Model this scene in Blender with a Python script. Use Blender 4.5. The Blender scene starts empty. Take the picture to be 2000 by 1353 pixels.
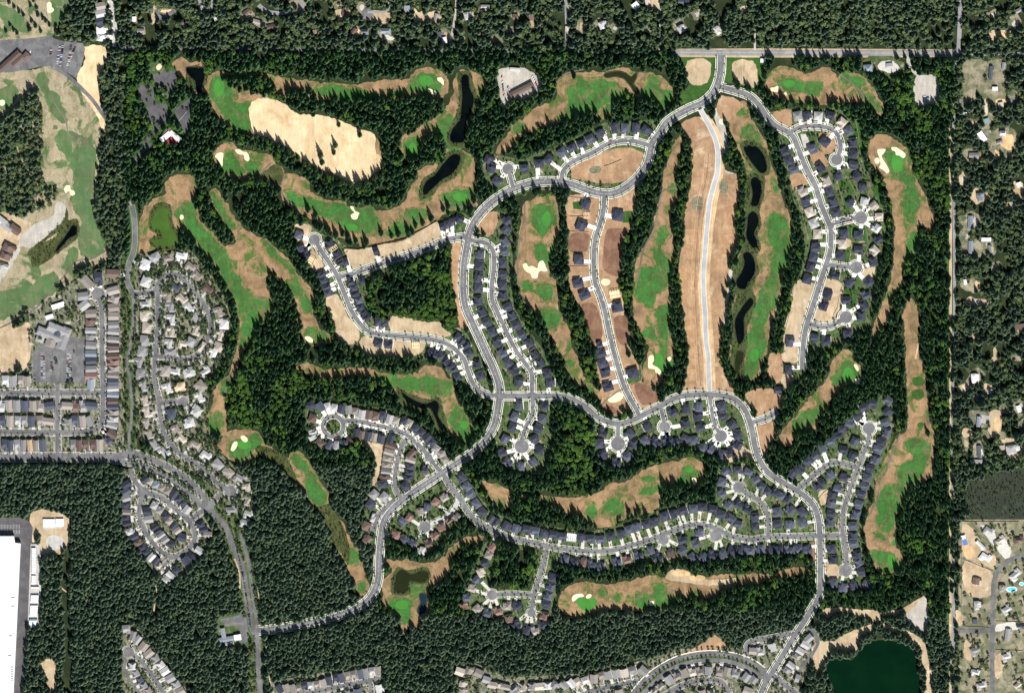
import bpy, math, random
import numpy as np
from mathutils import Vector, Matrix
from mathutils.geometry import tessellate_polygon

random.seed(7)
rng = np.random.RandomState(11)
SC = bpy.context.scene
COL = SC.collection

# ------------------------------------------------------------------ camera
TILT = math.radians(14.0)          # the picture is taken slightly off the vertical, from the north
DIST = 12000.0
cam = bpy.data.cameras.new('camera')
cam.sensor_width = 36.0
cam.lens = 36.0 * DIST / 2000.0
cam.clip_start = 10.0
cam.clip_end = 40000.0
cam_o = bpy.data.objects.new('camera', cam)
cam_o.location = (0.0, DIST * math.sin(TILT), DIST * math.cos(TILT))
cam_o.rotation_euler = (-TILT, 0.0, 0.0)
COL.objects.link(cam_o)
SC.camera = cam_o

# ------------------------------------------------------------------ light
SUN_EL = math.radians(49.0)
SUN_AZ = math.radians(161.0)       # compass bearing of the sun: south-south-east
world = bpy.data.worlds.new('World')
SC.world = world
world.use_nodes = True
wn = world.node_tree.nodes
wl = world.node_tree.links
wn.clear()
w_out = wn.new('ShaderNodeOutputWorld')
w_bg = wn.new('ShaderNodeBackground')
w_sky = wn.new('ShaderNodeTexSky')
w_sky.sky_type = 'NISHITA'
w_sky.sun_disc = False
w_sky.sun_elevation = SUN_EL
w_sky.sun_rotation = SUN_AZ
w_bg.inputs['Strength'].default_value = 0.06
wl.new(w_sky.outputs['Color'], w_bg.inputs['Color'])
wl.new(w_bg.outputs['Background'], w_out.inputs['Surface'])

sun = bpy.data.lights.new('sun', 'SUN')
sun.energy = 5.0
sun.angle = math.radians(0.5)
sun.color = (1.0, 0.97, 0.92)
sun_o = bpy.data.objects.new('sun', sun)
sv = Vector((math.sin(SUN_AZ) * math.cos(SUN_EL), math.cos(SUN_AZ) * math.cos(SUN_EL), math.sin(SUN_EL)))
sun_o.rotation_euler = sv.to_track_quat('Z', 'Y').to_euler()
sun_o.location = sv * 3000
COL.objects.link(sun_o)

SC.view_settings.view_transform = 'Standard'
SC.view_settings.look = 'None'
SC.view_settings.gamma = 1.0
SC.view_settings.use_curve_mapping = False
SC.view_settings.exposure = 0.2

# ------------------------------------------------------------------ survey: map coordinates to metres on the ground
ST, CT = math.sin(TILT), math.cos(TILT)
CY, CZ = DIST * ST, DIST * CT
def G(p):
    u, v = p[0] - 1000.0, 676.5 - p[1]
    t = CZ / (CZ + v * ST)
    return (t * u, CY + t * (v * CT - CY))
def GA(a):
    a = np.asarray(a, float)
    u, v = a[:, 0] - 1000.0, 676.5 - a[:, 1]
    t = CZ / (CZ + v * ST)
    return np.stack([t * u, CY + t * (v * CT - CY)], 1)

def tag(o, label=None, cat=None, group=None, kind=None):
    if label: o['label'] = label
    if cat: o['category'] = cat
    if group: o['group'] = group
    if kind: o['kind'] = kind
    return o

# ------------------------------------------------------------------ materials
def newmat(name):
    m = bpy.data.materials.new(name)
    m.use_nodes = True
    nt = m.node_tree
    b = nt.nodes['Principled BSDF']
    return m, nt, b
def rgba(c): return (c[0], c[1], c[2], 1.0)
def noise(nt, vec, scale, detail=3.0, rough=0.6, dist=0.0):
    n = nt.nodes.new('ShaderNodeTexNoise')
    n.inputs['Scale'].default_value = scale
    n.inputs['Detail'].default_value = detail
    n.inputs['Roughness'].default_value = rough
    n.inputs['Distortion'].default_value = dist
    nt.links.new(vec, n.inputs['Vector'])
    return n.outputs['Fac']
def ramp(nt, fac, stops):
    r = nt.nodes.new('ShaderNodeValToRGB')
    e = r.color_ramp.elements
    e[0].position, e[0].color = stops[0][0], rgba(stops[0][1])
    e[1].position, e[1].color = stops[-1][0], rgba(stops[-1][1])
    for p, c in stops[1:-1]:
        x = e.new(p); x.color = rgba(c)
    nt.links.new(fac, r.inputs['Fac'])
    return r.outputs['Color']
def mix(nt, fac, a, b, mode='MIX'):
    n = nt.nodes.new('ShaderNodeMix')
    n.data_type = 'RGBA'; n.blend_type = mode
    for s, v in ((n.inputs['Factor'], fac), (n.inputs['A'], a), (n.inputs['B'], b)):
        if hasattr(v, 'is_output'): nt.links.new(v, s)
        elif isinstance(v, (int, float)): s.default_value = v
        else: s.default_value = rgba(v)
    return n.outputs['Result']
def rng_node(nt, fac, a, b, lo=0.0, hi=1.0):
    n = nt.nodes.new('ShaderNodeMapRange')
    for k, v in zip(('From Min', 'From Max', 'To Min', 'To Max'), (a, b, lo, hi)):
        n.inputs[k].default_value = v
    nt.links.new(fac, n.inputs['Value'])
    return n.outputs['Result']

MAT = {}
def ground_mat(name, main, second=None, third=None, s1=0.035, s2=0.012, lo=0.46, hi=0.56,
               t3=(0.56, 0.64), grain=0.35, gscale=0.5, rough=0.95):
    """main ground colour, patches of a second and third growth, and fine grain"""
    m, nt, b = newmat(name)
    tc = nt.nodes.new('ShaderNodeTexCoord').outputs['Object']
    col = main
    if second is not None:
        f = rng_node(nt, noise(nt, tc, s1, 5.0, 0.62, 0.6), lo, hi)
        col = mix(nt, f, main, second)
    if third is not None:
        mp = nt.nodes.new('ShaderNodeMapping'); mp.inputs['Location'].default_value = (311, 57, 9)
        nt.links.new(tc, mp.inputs['Vector'])
        f = rng_node(nt, noise(nt, mp.outputs['Vector'], s2, 6.0, 0.65, 0.8), t3[0], t3[1])
        col = mix(nt, f, col, third)
    g = noise(nt, tc, gscale, 4.0, 0.7)
    gv = rng_node(nt, g, 0.3, 0.7, 1.0 - grain, 1.0 + grain)
    cc = nt.nodes.new('ShaderNodeCombineColor')
    for k in range(3): nt.links.new(gv, cc.inputs[k])
    col = mix(nt, 1.0, col, cc.outputs['Color'], 'MULTIPLY')
    # broad tone drift
    g2 = rng_node(nt, noise(nt, tc, 0.02, 3.0, 0.6), 0.3, 0.7, 0.84, 1.16)
    cc2 = nt.nodes.new('ShaderNodeCombineColor')
    for k in range(3): nt.links.new(g2, cc2.inputs[k])
    col = mix(nt, 1.0, col, cc2.outputs['Color'], 'MULTIPLY')
    # drawn-out streaks: mowing, run-off, wheel wear
    mp2 = nt.nodes.new('ShaderNodeMapping'); mp2.inputs['Rotation'].default_value = (0, 0, 0.35); mp2.inputs['Scale'].default_value = (1.0, 0.18, 1.0)
    nt.links.new(tc, mp2.inputs['Vector'])
    amt = 0.16 if grain > 0.12 else 0.07
    g3 = rng_node(nt, noise(nt, mp2.outputs['Vector'], 0.16, 4.0, 0.7), 0.3, 0.7, 1 - amt, 1 + amt)
    cc3 = nt.nodes.new('ShaderNodeCombineColor')
    for k in range(3): nt.links.new(g3, cc3.inputs[k])
    col = mix(nt, 1.0, col, cc3.outputs['Color'], 'MULTIPLY')
    nt.links.new(col, b.inputs['Base Color'])
    b.inputs['Roughness'].default_value = rough
    b.inputs['Specular IOR Level'].default_value = 0.15
    MAT[name] = m
    return m

ground_mat('forest_floor', (0.022, 0.033, 0.014), (0.038, 0.050, 0.020), (0.075, 0.060, 0.035), lo=0.45, hi=0.6, t3=(0.64, 0.72))
ground_mat('rough', (0.345, 0.222, 0.122), (0.170, 0.125, 0.062), (0.075, 0.135, 0.030), s1=0.045, s2=0.03, lo=0.44, hi=0.64, t3=(0.535, 0.62), grain=0.3)
ground_mat('semi_rough', (0.150, 0.150, 0.055), (0.265, 0.180, 0.090), (0.06, 0.12, 0.028), s1=0.12, s2=0.08, lo=0.44, hi=0.56, t3=(0.52, 0.60), grain=0.25)
ground_mat('rough_west', (0.40, 0.335, 0.225), (0.250, 0.225, 0.125), (0.095, 0.150, 0.058), s1=0.04, s2=0.02, lo=0.45, hi=0.62, t3=(0.53, 0.60))
ground_mat('straw', (0.74, 0.575, 0.35), (0.60, 0.43, 0.24), (0.46, 0.36, 0.19), s1=0.03, s2=0.022, lo=0.45, hi=0.65, t3=(0.64, 0.76), grain=0.16)
ground_mat('fairway', (0.050, 0.175, 0.036), (0.062, 0.118, 0.032), (0.175, 0.155, 0.068), s1=0.06, s2=0.05, lo=0.42, hi=0.60, t3=(0.53, 0.68), grain=0.22, gscale=0.2)
ground_mat('putting_green', (0.065, 0.250, 0.040), (0.052, 0.200, 0.034), grain=0.06, lo=0.4, hi=0.7)
ground_mat('fairway_west', (0.085, 0.160, 0.060), (0.125, 0.165, 0.075), (0.30, 0.26, 0.16), s1=0.05, s2=0.03, t3=(0.60, 0.68), grain=0.15)
ground_mat('sand', (0.86, 0.76, 0.50), (0.80, 0.70, 0.45), grain=0.05)
ground_mat('dirt', (0.42, 0.270, 0.155), (0.33, 0.200, 0.115), (0.52, 0.385, 0.250), s1=0.06, s2=0.03, lo=0.42, hi=0.62, t3=(0.55, 0.66), grain=0.18)
ground_mat('pale_dirt', (0.52, 0.405, 0.265), (0.42, 0.310, 0.185), (0.66, 0.56, 0.42), s1=0.05, s2=0.04, lo=0.45, hi=0.62, t3=(0.58, 0.7), grain=0.15)
ground_mat('brown_dirt', (0.245, 0.140, 0.090), (0.190, 0.105, 0.068), s1=0.06, grain=0.2)
ground_mat('bright_dirt', (0.72, 0.50, 0.27), (0.60, 0.40, 0.21), s1=0.05, grain=0.16)
ground_mat('orange_dirt', (0.40, 0.235, 0.125), (0.48, 0.31, 0.18), s1=0.06, grain=0.2)
ground_mat('lawn', (0.060, 0.110, 0.034), (0.150, 0.145, 0.085), (0.36, 0.30, 0.215), s1=0.10, s2=0.07, lo=0.48, hi=0.60, t3=(0.60, 0.66), grain=0.35)
ground_mat('green_lawn', (0.035, 0.105, 0.018), (0.060, 0.110, 0.028), s1=0.08, grain=0.25)
ground_mat('west_lawn', (0.125, 0.140, 0.080), (0.25, 0.235, 0.18), (0.50, 0.45, 0.37), s1=0.11, s2=0.09, lo=0.46, hi=0.6, t3=(0.58, 0.66), grain=0.4)
ground_mat('dry_lawn', (0.165, 0.170, 0.100), (0.33, 0.285, 0.20), (0.080, 0.115, 0.048), s1=0.05, s2=0.04, lo=0.44, hi=0.6, t3=(0.56, 0.64), grain=0.3)
ground_mat('wetland', (0.055, 0.068, 0.024), (0.085, 0.095, 0.035), s1=0.08, grain=0.35)
ground_mat('muddy_edge', (0.060, 0.055, 0.032), (0.035, 0.045, 0.020), s1=0.15, grain=0.3)
ground_mat('olive_bed', (0.075, 0.085, 0.032), (0.050, 0.085, 0.024), s1=0.1, grain=0.3)
ground_mat('marsh', (0.038, 0.044, 0.032), (0.042, 0.062, 0.034), (0.065, 0.100, 0.045), s1=0.03, s2=0.02, lo=0.5, hi=0.64, t3=(0.6, 0.7), grain=0.3, gscale=0.3)
ground_mat('gravel', (0.44, 0.41, 0.36), (0.50, 0.46, 0.40), s1=0.06, grain=0.16)
ground_mat('dark_gravel', (0.24, 0.225, 0.16), (0.15, 0.155, 0.085), s1=0.1, grain=0.3)
ground_mat('asphalt', (0.135, 0.133, 0.137), (0.185, 0.182, 0.182), s1=0.05, grain=0.13)
ground_mat('new_asphalt', (0.160, 0.158, 0.165), (0.205, 0.202, 0.206), s1=0.05, grain=0.10)
ground_mat('dark_asphalt', (0.095, 0.093, 0.100), (0.125, 0.120, 0.122), s1=0.05, grain=0.10)
ground_mat('base_course', (0.42, 0.435, 0.445), (0.48, 0.485, 0.485), s1=0.03, grain=0.06)
ground_mat('country_road', (0.30, 0.295, 0.285), (0.24, 0.24, 0.24), s1=0.04, grain=0.12)
ground_mat('concrete', (0.86, 0.83, 0.76), (0.78, 0.75, 0.68), s1=0.2, grain=0.10)
ground_mat('mid_concrete', (0.62, 0.60, 0.54), (0.55, 0.53, 0.47), s1=0.2, grain=0.12)
ground_mat('grey_concrete', (0.46, 0.45, 0.42), (0.54, 0.52, 0.48), s1=0.15, grain=0.12)
ground_mat('verge', (0.050, 0.120, 0.022), (0.100, 0.135, 0.042), s1=0.15, grain=0.25)
ground_mat('white_paint', (0.80, 0.80, 0.78), grain=0.04)
ground_mat('cart_path', (0.155, 0.130, 0.105), (0.20, 0.17, 0.13), grain=0.12)

def water_mat(name, c, c2):
    m, nt, b = newmat(name)
    tc = nt.nodes.new('ShaderNodeTexCoord').outputs['Object']
    col = mix(nt, rng_node(nt, noise(nt, tc, 0.02, 4.0), 0.35, 0.65), c, c2)
    nt.links.new(col, b.inputs['Base Color'])
    b.inputs['Roughness'].default_value = 0.12
    b.inputs['IOR'].default_value = 1.33
    b.inputs['Specular IOR Level'].default_value = 0.10
    bp = nt.nodes.new('ShaderNodeBump'); bp.inputs['Strength'].default_value = 0.15; bp.inputs['Distance'].default_value = 0.2
    nt.links.new(noise(nt, tc, 0.8, 3.0), bp.inputs['Height'])
    nt.links.new(bp.outputs['Normal'], b.inputs['Normal'])
    MAT[name] = m
water_mat('dark_water', (0.001, 0.002, 0.004), (0.003, 0.006, 0.005))
water_mat('olive_water', (0.014, 0.020, 0.009), (0.022, 0.028, 0.010))
water_mat('blue_water', (0.012, 0.035, 0.055), (0.010, 0.028, 0.045))
water_mat('green_water', (0.050, 0.100, 0.020), (0.070, 0.150, 0.025))
water_mat('lake_water', (0.0010, 0.0125, 0.0050), (0.0018, 0.018, 0.0065))
water_mat('pool_water', (0.10, 0.62, 0.75), (0.16, 0.70, 0.80))

def foliage_mat(name, a, b_, c=None, scale=0.35):
    m, nt, b = newmat(name)
    oi = nt.nodes.new('ShaderNodeObjectInfo')
    tc = nt.nodes.new('ShaderNodeTexCoord').outputs['Object']
    stops = [(0.0, a), (0.75, b_)] + ([(1.0, c)] if c else [])
    col = ramp(nt, oi.outputs['Random'], stops)
    gv = rng_node(nt, noise(nt, tc, scale, 3.0, 0.7), 0.3, 0.7, 0.62, 1.38)
    cc = nt.nodes.new('ShaderNodeCombineColor')
    for k in range(3): nt.links.new(gv, cc.inputs[k])
    col = mix(nt, 1.0, col, cc.outputs['Color'], 'MULTIPLY')
    nt.links.new(col, b.inputs['Base Color'])
    b.inputs['Roughness'].default_value = 0.8
    b.inputs['Specular IOR Level'].default_value = 0.2
    MAT[name] = m
foliage_mat('fir_needles', (0.034, 0.084, 0.042), (0.074, 0.150, 0.064), (0.112, 0.195, 0.066))
foliage_mat('outer_needles', (0.056, 0.092, 0.060), (0.096, 0.145, 0.086), (0.138, 0.182, 0.100))
foliage_mat('plantation_needles', (0.058, 0.098, 0.062), (0.102, 0.152, 0.092), (0.140, 0.190, 0.105))
foliage_mat('bright_leaves', (0.032, 0.080, 0.014), (0.062, 0.135, 0.022), (0.105, 0.185, 0.026))
foliage_mat('outer_leaves', (0.070, 0.110, 0.048), (0.105, 0.150, 0.064), (0.15, 0.20, 0.075))
foliage_mat('street_leaves', (0.030, 0.065, 0.018), (0.060, 0.100, 0.028), scale=1.0)
foliage_mat('garden_leaves', (0.035, 0.068, 0.026), (0.065, 0.105, 0.038), (0.11, 0.15, 0.05), scale=0.8)

def flat_mat(name, c, rough=0.85, vary=0.0, spec=0.3, metal=0.0, grain=0.0, gscale=1.0):
    m, nt, b = newmat(name)
    col = None
    if vary:
        oi = nt.nodes.new('ShaderNodeObjectInfo')
        v = rng_node(nt, oi.outputs['Random'], 0, 1, 1 - vary, 1 + vary)
        cc = nt.nodes.new('ShaderNodeCombineColor')
        for k in range(3): nt.links.new(v, cc.inputs[k])
        col = mix(nt, 1.0, c, cc.outputs['Color'], 'MULTIPLY')
    if grain:
        tc = nt.nodes.new('ShaderNodeTexCoord').outputs['Object']
        v = rng_node(nt, noise(nt, tc, gscale, 4.0, 0.7), 0.3, 0.7, 1 - grain, 1 + grain)
        cc = nt.nodes.new('ShaderNodeCombineColor')
        for k in range(3): nt.links.new(v, cc.inputs[k])
        col = mix(nt, 1.0, col if col is not None else c, cc.outputs['Color'], 'MULTIPLY')
    if col is not None: nt.links.new(col, b.inputs['Base Color'])
    else: b.inputs['Base Color'].default_value = rgba(c)
    b.inputs['Roughness'].default_value = rough
    b.inputs['Specular IOR Level'].default_value = spec
    b.inputs['Metallic'].default_value = metal
    MAT[name] = m
flat_mat('bark', (0.09, 0.06, 0.04), grain=0.3)
ROOFS = {'charcoal': (0.047, 0.053, 0.078), 'slate': (0.085, 0.096, 0.130), 'grey': (0.29, 0.285, 0.285), 'light grey': (0.50, 0.495, 0.485),
         'taupe': (0.31, 0.275, 0.245), 'brown': (0.150, 0.105, 0.088), 'red-brown': (0.245, 0.150, 0.122), 'beige': (0.47, 0.415, 0.35),
         'white': (0.80, 0.80, 0.80), 'blue-grey': (0.24, 0.275, 0.315), 'sandy': (0.60, 0.44, 0.28), 'blue': (0.09, 0.18, 0.48),
         'red': (0.34, 0.04, 0.05), 'teal': (0.20, 0.34, 0.36), 'plywood': (0.80, 0.62, 0.38)}
for k, c in ROOFS.items():
    flat_mat('roof_' + k, c, 0.85, vary=0.22, grain=0.16, gscale=0.5)
flat_mat('siding', (0.50, 0.47, 0.42), 0.8, vary=0.25)
flat_mat('siding_dark', (0.25, 0.25, 0.26), 0.8, vary=0.25)
flat_mat('trim_white', (0.80, 0.79, 0.76), 0.6)
flat_mat('glass_dark', (0.02, 0.025, 0.03), 0.15, spec=0.5)
flat_mat('rubber', (0.02, 0.02, 0.02), 0.9)
flat_mat('fence_wood', (0.55, 0.48, 0.38), 0.9, grain=0.15)
flat_mat('stone_wall', (0.42, 0.36, 0.29), 0.95, grain=0.3)
flat_mat('metal_white', (0.86, 0.86, 0.86), 0.45)
flat_mat('metal_grey', (0.30, 0.30, 0.31), 0.5)
CARS = {'white': (0.80, 0.80, 0.80), 'silver': (0.50, 0.51, 0.53), 'black': (0.02, 0.02, 0.022), 'grey': (0.14, 0.145, 0.15),
        'red': (0.35, 0.03, 0.03), 'blue': (0.04, 0.08, 0.25)}
for k, c in CARS.items(): flat_mat('paint_' + k, c, 0.35, spec=0.5)

# ------------------------------------------------------------------ mesh helpers
def mesh_obj(name, verts, faces, mats, parent=None, fm=None, smooth=False):
    me = bpy.data.meshes.new(name)
    me.from_pydata([tuple(v) for v in verts], [], [tuple(f) for f in faces])
    for m in (mats if isinstance(mats, (list, tuple)) else [mats]):
        me.materials.append(m if not isinstance(m, str) else MAT[m])
    if fm is not None: me.polygons.foreach_set('material_index', fm)
    if smooth: me.polygons.foreach_set('use_smooth', [True] * len(me.polygons))
    me.update()
    o = bpy.data.objects.new(name, me)
    COL.objects.link(o)
    if parent: o.parent = parent
    return o
class MB:
    def __init__(s): s.v = []; s.f = []; s.m = []
    def add(s, vs, fs, m=0):
        n = len(s.v); s.v += [tuple(v) for v in vs]; s.f += [tuple(i + n for i in f) for f in fs]; s.m += [m] * len(fs); return s
    def box(s, x0, x1, y0, y1, z0, z1, m=0, bottom=False):
        vs = [(x0, y0, z0), (x1, y0, z0), (x1, y1, z0), (x0, y1, z0), (x0, y0, z1), (x1, y0, z1), (x1, y1, z1), (x0, y1, z1)]
        fs = [(0, 1, 5, 4), (1, 2, 6, 5), (2, 3, 7, 6), (3, 0, 4, 7), (4, 5, 6, 7)]
        if bottom: fs.append((3, 2, 1, 0))
        return s.add(vs, fs, m)
    def walls(s, x0, x1, y0, y1, z0, z1, m=0):
        vs = [(x0, y0, z0), (x1, y0, z0), (x1, y1, z0), (x0, y1, z0), (x0, y0, z1), (x1, y0, z1), (x1, y1, z1), (x0, y1, z1)]
        return s.add(vs, [(0, 1, 5, 4), (1, 2, 6, 5), (2, 3, 7, 6), (3, 0, 4, 7)], m)
    def roof(s, x0, x1, y0, y1, z, pitch, hip=1.0, m=0, axis=None):
        """hip roof (hip=1) or gable roof (hip=0) with a little thickness at the eaves"""
        w, d = x1 - x0, y1 - y0
        ax = axis or ('x' if w >= d else 'y')
        h = pitch * (d if ax == 'x' else w) / 2
        t = 0.25
        e = [(x0, y0, z), (x1, y0, z), (x1, y1, z), (x0, y1, z)]
        e2 = [(p[0], p[1], z + t) for p in e]
        if ax == 'x':
            ins = hip * min(d / 2, w / 2 - 0.2); ym = (y0 + y1) / 2
            r = [(x0 + ins, ym, z + t + h), (x1 - ins, ym, z + t + h)]
            fs = [(4, 5, 9, 8), (6, 7, 8, 9), (5, 6, 9), (7, 4, 8)]
        else:
            ins = hip * min(w / 2, d / 2 - 0.2); xm = (x0 + x1) / 2
            r = [(xm, y0 + ins, z + t + h), (xm, y1 - ins, z + t + h)]
            fs = [(5, 6, 9, 8), (7, 4, 8, 9), (4, 5, 8), (6, 7, 9)]
        fs += [(0, 1, 5, 4), (1, 2, 6, 5), (2, 3, 7, 6), (3, 0, 4, 7), (3, 2, 1, 0)]
        return s.add(e + e2 + r, fs, m)
    def build(s, name, mats, parent=None, smooth=False):
        return mesh_obj(name, s.v, s.f, mats, parent, s.m, smooth)
    def mesh(s, name, mats):
        me = bpy.data.meshes.new(name)
        me.from_pydata(s.v, [], s.f)
        for m in (mats if isinstance(mats, (list, tuple)) else [mats]): me.materials.append(MAT[m])
        me.polygons.foreach_set('material_index', s.m)
        me.update()
        return me
def place(name, me, parent=None, loc=(0, 0, 0), rz=0.0, scale=(1, 1, 1)):
    o = bpy.data.objects.new(name, me)
    o.location = loc; o.rotation_euler = (0, 0, rz); o.scale = scale
    COL.objects.link(o)
    if parent: o.parent = parent
    return o
def empty(name, loc, rz=0.0):
    o = bpy.data.objects.new(name, None)
    o.location = loc; o.rotation_euler = (0, 0, rz); o.empty_display_size = 2
    COL.objects.link(o)
    return o

def catmull(pts, step, closed):
    P = np.asarray(pts, float); n = len(P); out = []
    rngi = range(n) if closed else range(n - 1)
    for i in rngi:
        if closed: p0, p1, p2, p3 = P[(i - 1) % n], P[i], P[(i + 1) % n], P[(i + 2) % n]
        else: p0, p1, p2, p3 = P[max(i - 1, 0)], P[i], P[i + 1], P[min(i + 2, n - 1)]
        # centripetal parametrisation: no loops at tight corners
        d = [max(np.hypot(*(b - a)), 1e-3) ** 0.5 for a, b in ((p0, p1), (p1, p2), (p2, p3))]
        L = np.hypot(*(p2 - p1)); k = max(1, int(round(L / step)))
        t0, t1, t2, t3 = 0, d[0], d[0] + d[1], d[0] + d[1] + d[2]
        for j in range(k):
            t = t1 + (t2 - t1) * j / k
            A1 = (t1 - t) / (t1 - t0) * p0 + (t - t0) / (t1 - t0) * p1
            A2 = (t2 - t) / (t2 - t1) * p1 + (t - t1) / (t2 - t1) * p2
            A3 = (t3 - t) / (t3 - t2) * p2 + (t - t2) / (t3 - t2) * p3
            B1 = (t2 - t) / (t2 - t0) * A1 + (t - t0) / (t2 - t0) * A2
            B2 = (t3 - t) / (t3 - t1) * A2 + (t - t1) / (t3 - t1) * A3
            out.append((t2 - t) / (t2 - t1) * B1 + (t - t1) / (t2 - t1) * B2)
    if not closed: out.append(P[-1])
    return np.array(out)
def inside(poly, pts):
    poly = np.asarray(poly, float); x, y = pts[:, 0], pts[:, 1]
    res = np.zeros(len(pts), bool)
    x0, y0 = poly.min(0); x1, y1 = poly.max(0)
    cand = np.where((x >= x0) & (x <= x1) & (y >= y0) & (y <= y1))[0]
    if len(cand) == 0: return res
    px, py = x[cand], y[cand]; c = np.zeros(len(cand), bool)
    n = len(poly); j = n - 1
    for i in range(n):
        xi, yi = poly[i]; xj, yj = poly[j]
        if yi != yj:
            c ^= ((yi > py) != (yj > py)) & (px < (xj - xi) * (py - yi) / (yj - yi) + xi)
        j = i
    res[cand] = c
    return res
# ================================================================== the ground sheet and what covers it
bx = 1000 + 900
n_ = 60
gx = np.linspace(-6000, 6000, n_); gy = np.linspace(-6000, 6000, n_)
gv = [(x, y, 0.0) for y in gy for x in gx]
gf = [(j * n_ + i, j * n_ + i + 1, (j + 1) * n_ + i + 1, (j + 1) * n_ + i) for j in range(n_ - 1) for i in range(n_ - 1)]
tag(mesh_obj('ground', gv, gf, 'forest_floor'), kind='structure')

def vnoise(P, s, seed):
    r = np.random.RandomState(seed); g = r.rand(700, 700); q = (P + 200) / s; i = np.floor(q).astype(int) % 698; f = q - np.floor(q); f = f*f*(3-2*f)
    a = g[i[:,0], i[:,1]]; b = g[i[:,0]+1, i[:,1]]; c = g[i[:,0], i[:,1]+1]; d = g[i[:,0]+1, i[:,1]+1]
    return (a*(1-f[:,0])+b*f[:,0])*(1-f[:,1]) + (c*(1-f[:,0])+d*f[:,0])*f[:,1]
def bulge(c, amt):
    T = np.roll(c, -1, 0) - np.roll(c, 1, 0); T /= np.maximum(np.hypot(T[:, 0], T[:, 1]), 1e-6)[:, None]; N = np.stack([T[:, 1], -T[:, 0]], 1)
    area = np.sum(c[:, 0] * np.roll(c[:, 1], -1) - np.roll(c[:, 0], -1) * c[:, 1])
    return c + N * (np.sign(area) * np.asarray(amt).reshape(-1, 1))
# (name, material, layer, natural edge?, points).  Clear ground keeps the woods out; trees=True lets them stand
PATCH = []
def patch(name, mat, layer, pts, soft=True, clear=True, wild=1.0):
    PATCH.append(dict(name=name, mat=mat, layer=layer, soft=soft, clear=clear, pts=pts, wild=wild))
def ell(cx, cy, rx, ry, n=14, rot=0.0):
    c, s = math.cos(math.radians(rot)), math.sin(math.radians(rot))
    return [(cx + rx * math.cos(a) * c - ry * math.sin(a) * s, cy + rx * math.cos(a) * s + ry * math.sin(a) * c) for a in [2 * math.pi * i / n for i in range(n)]]

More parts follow.
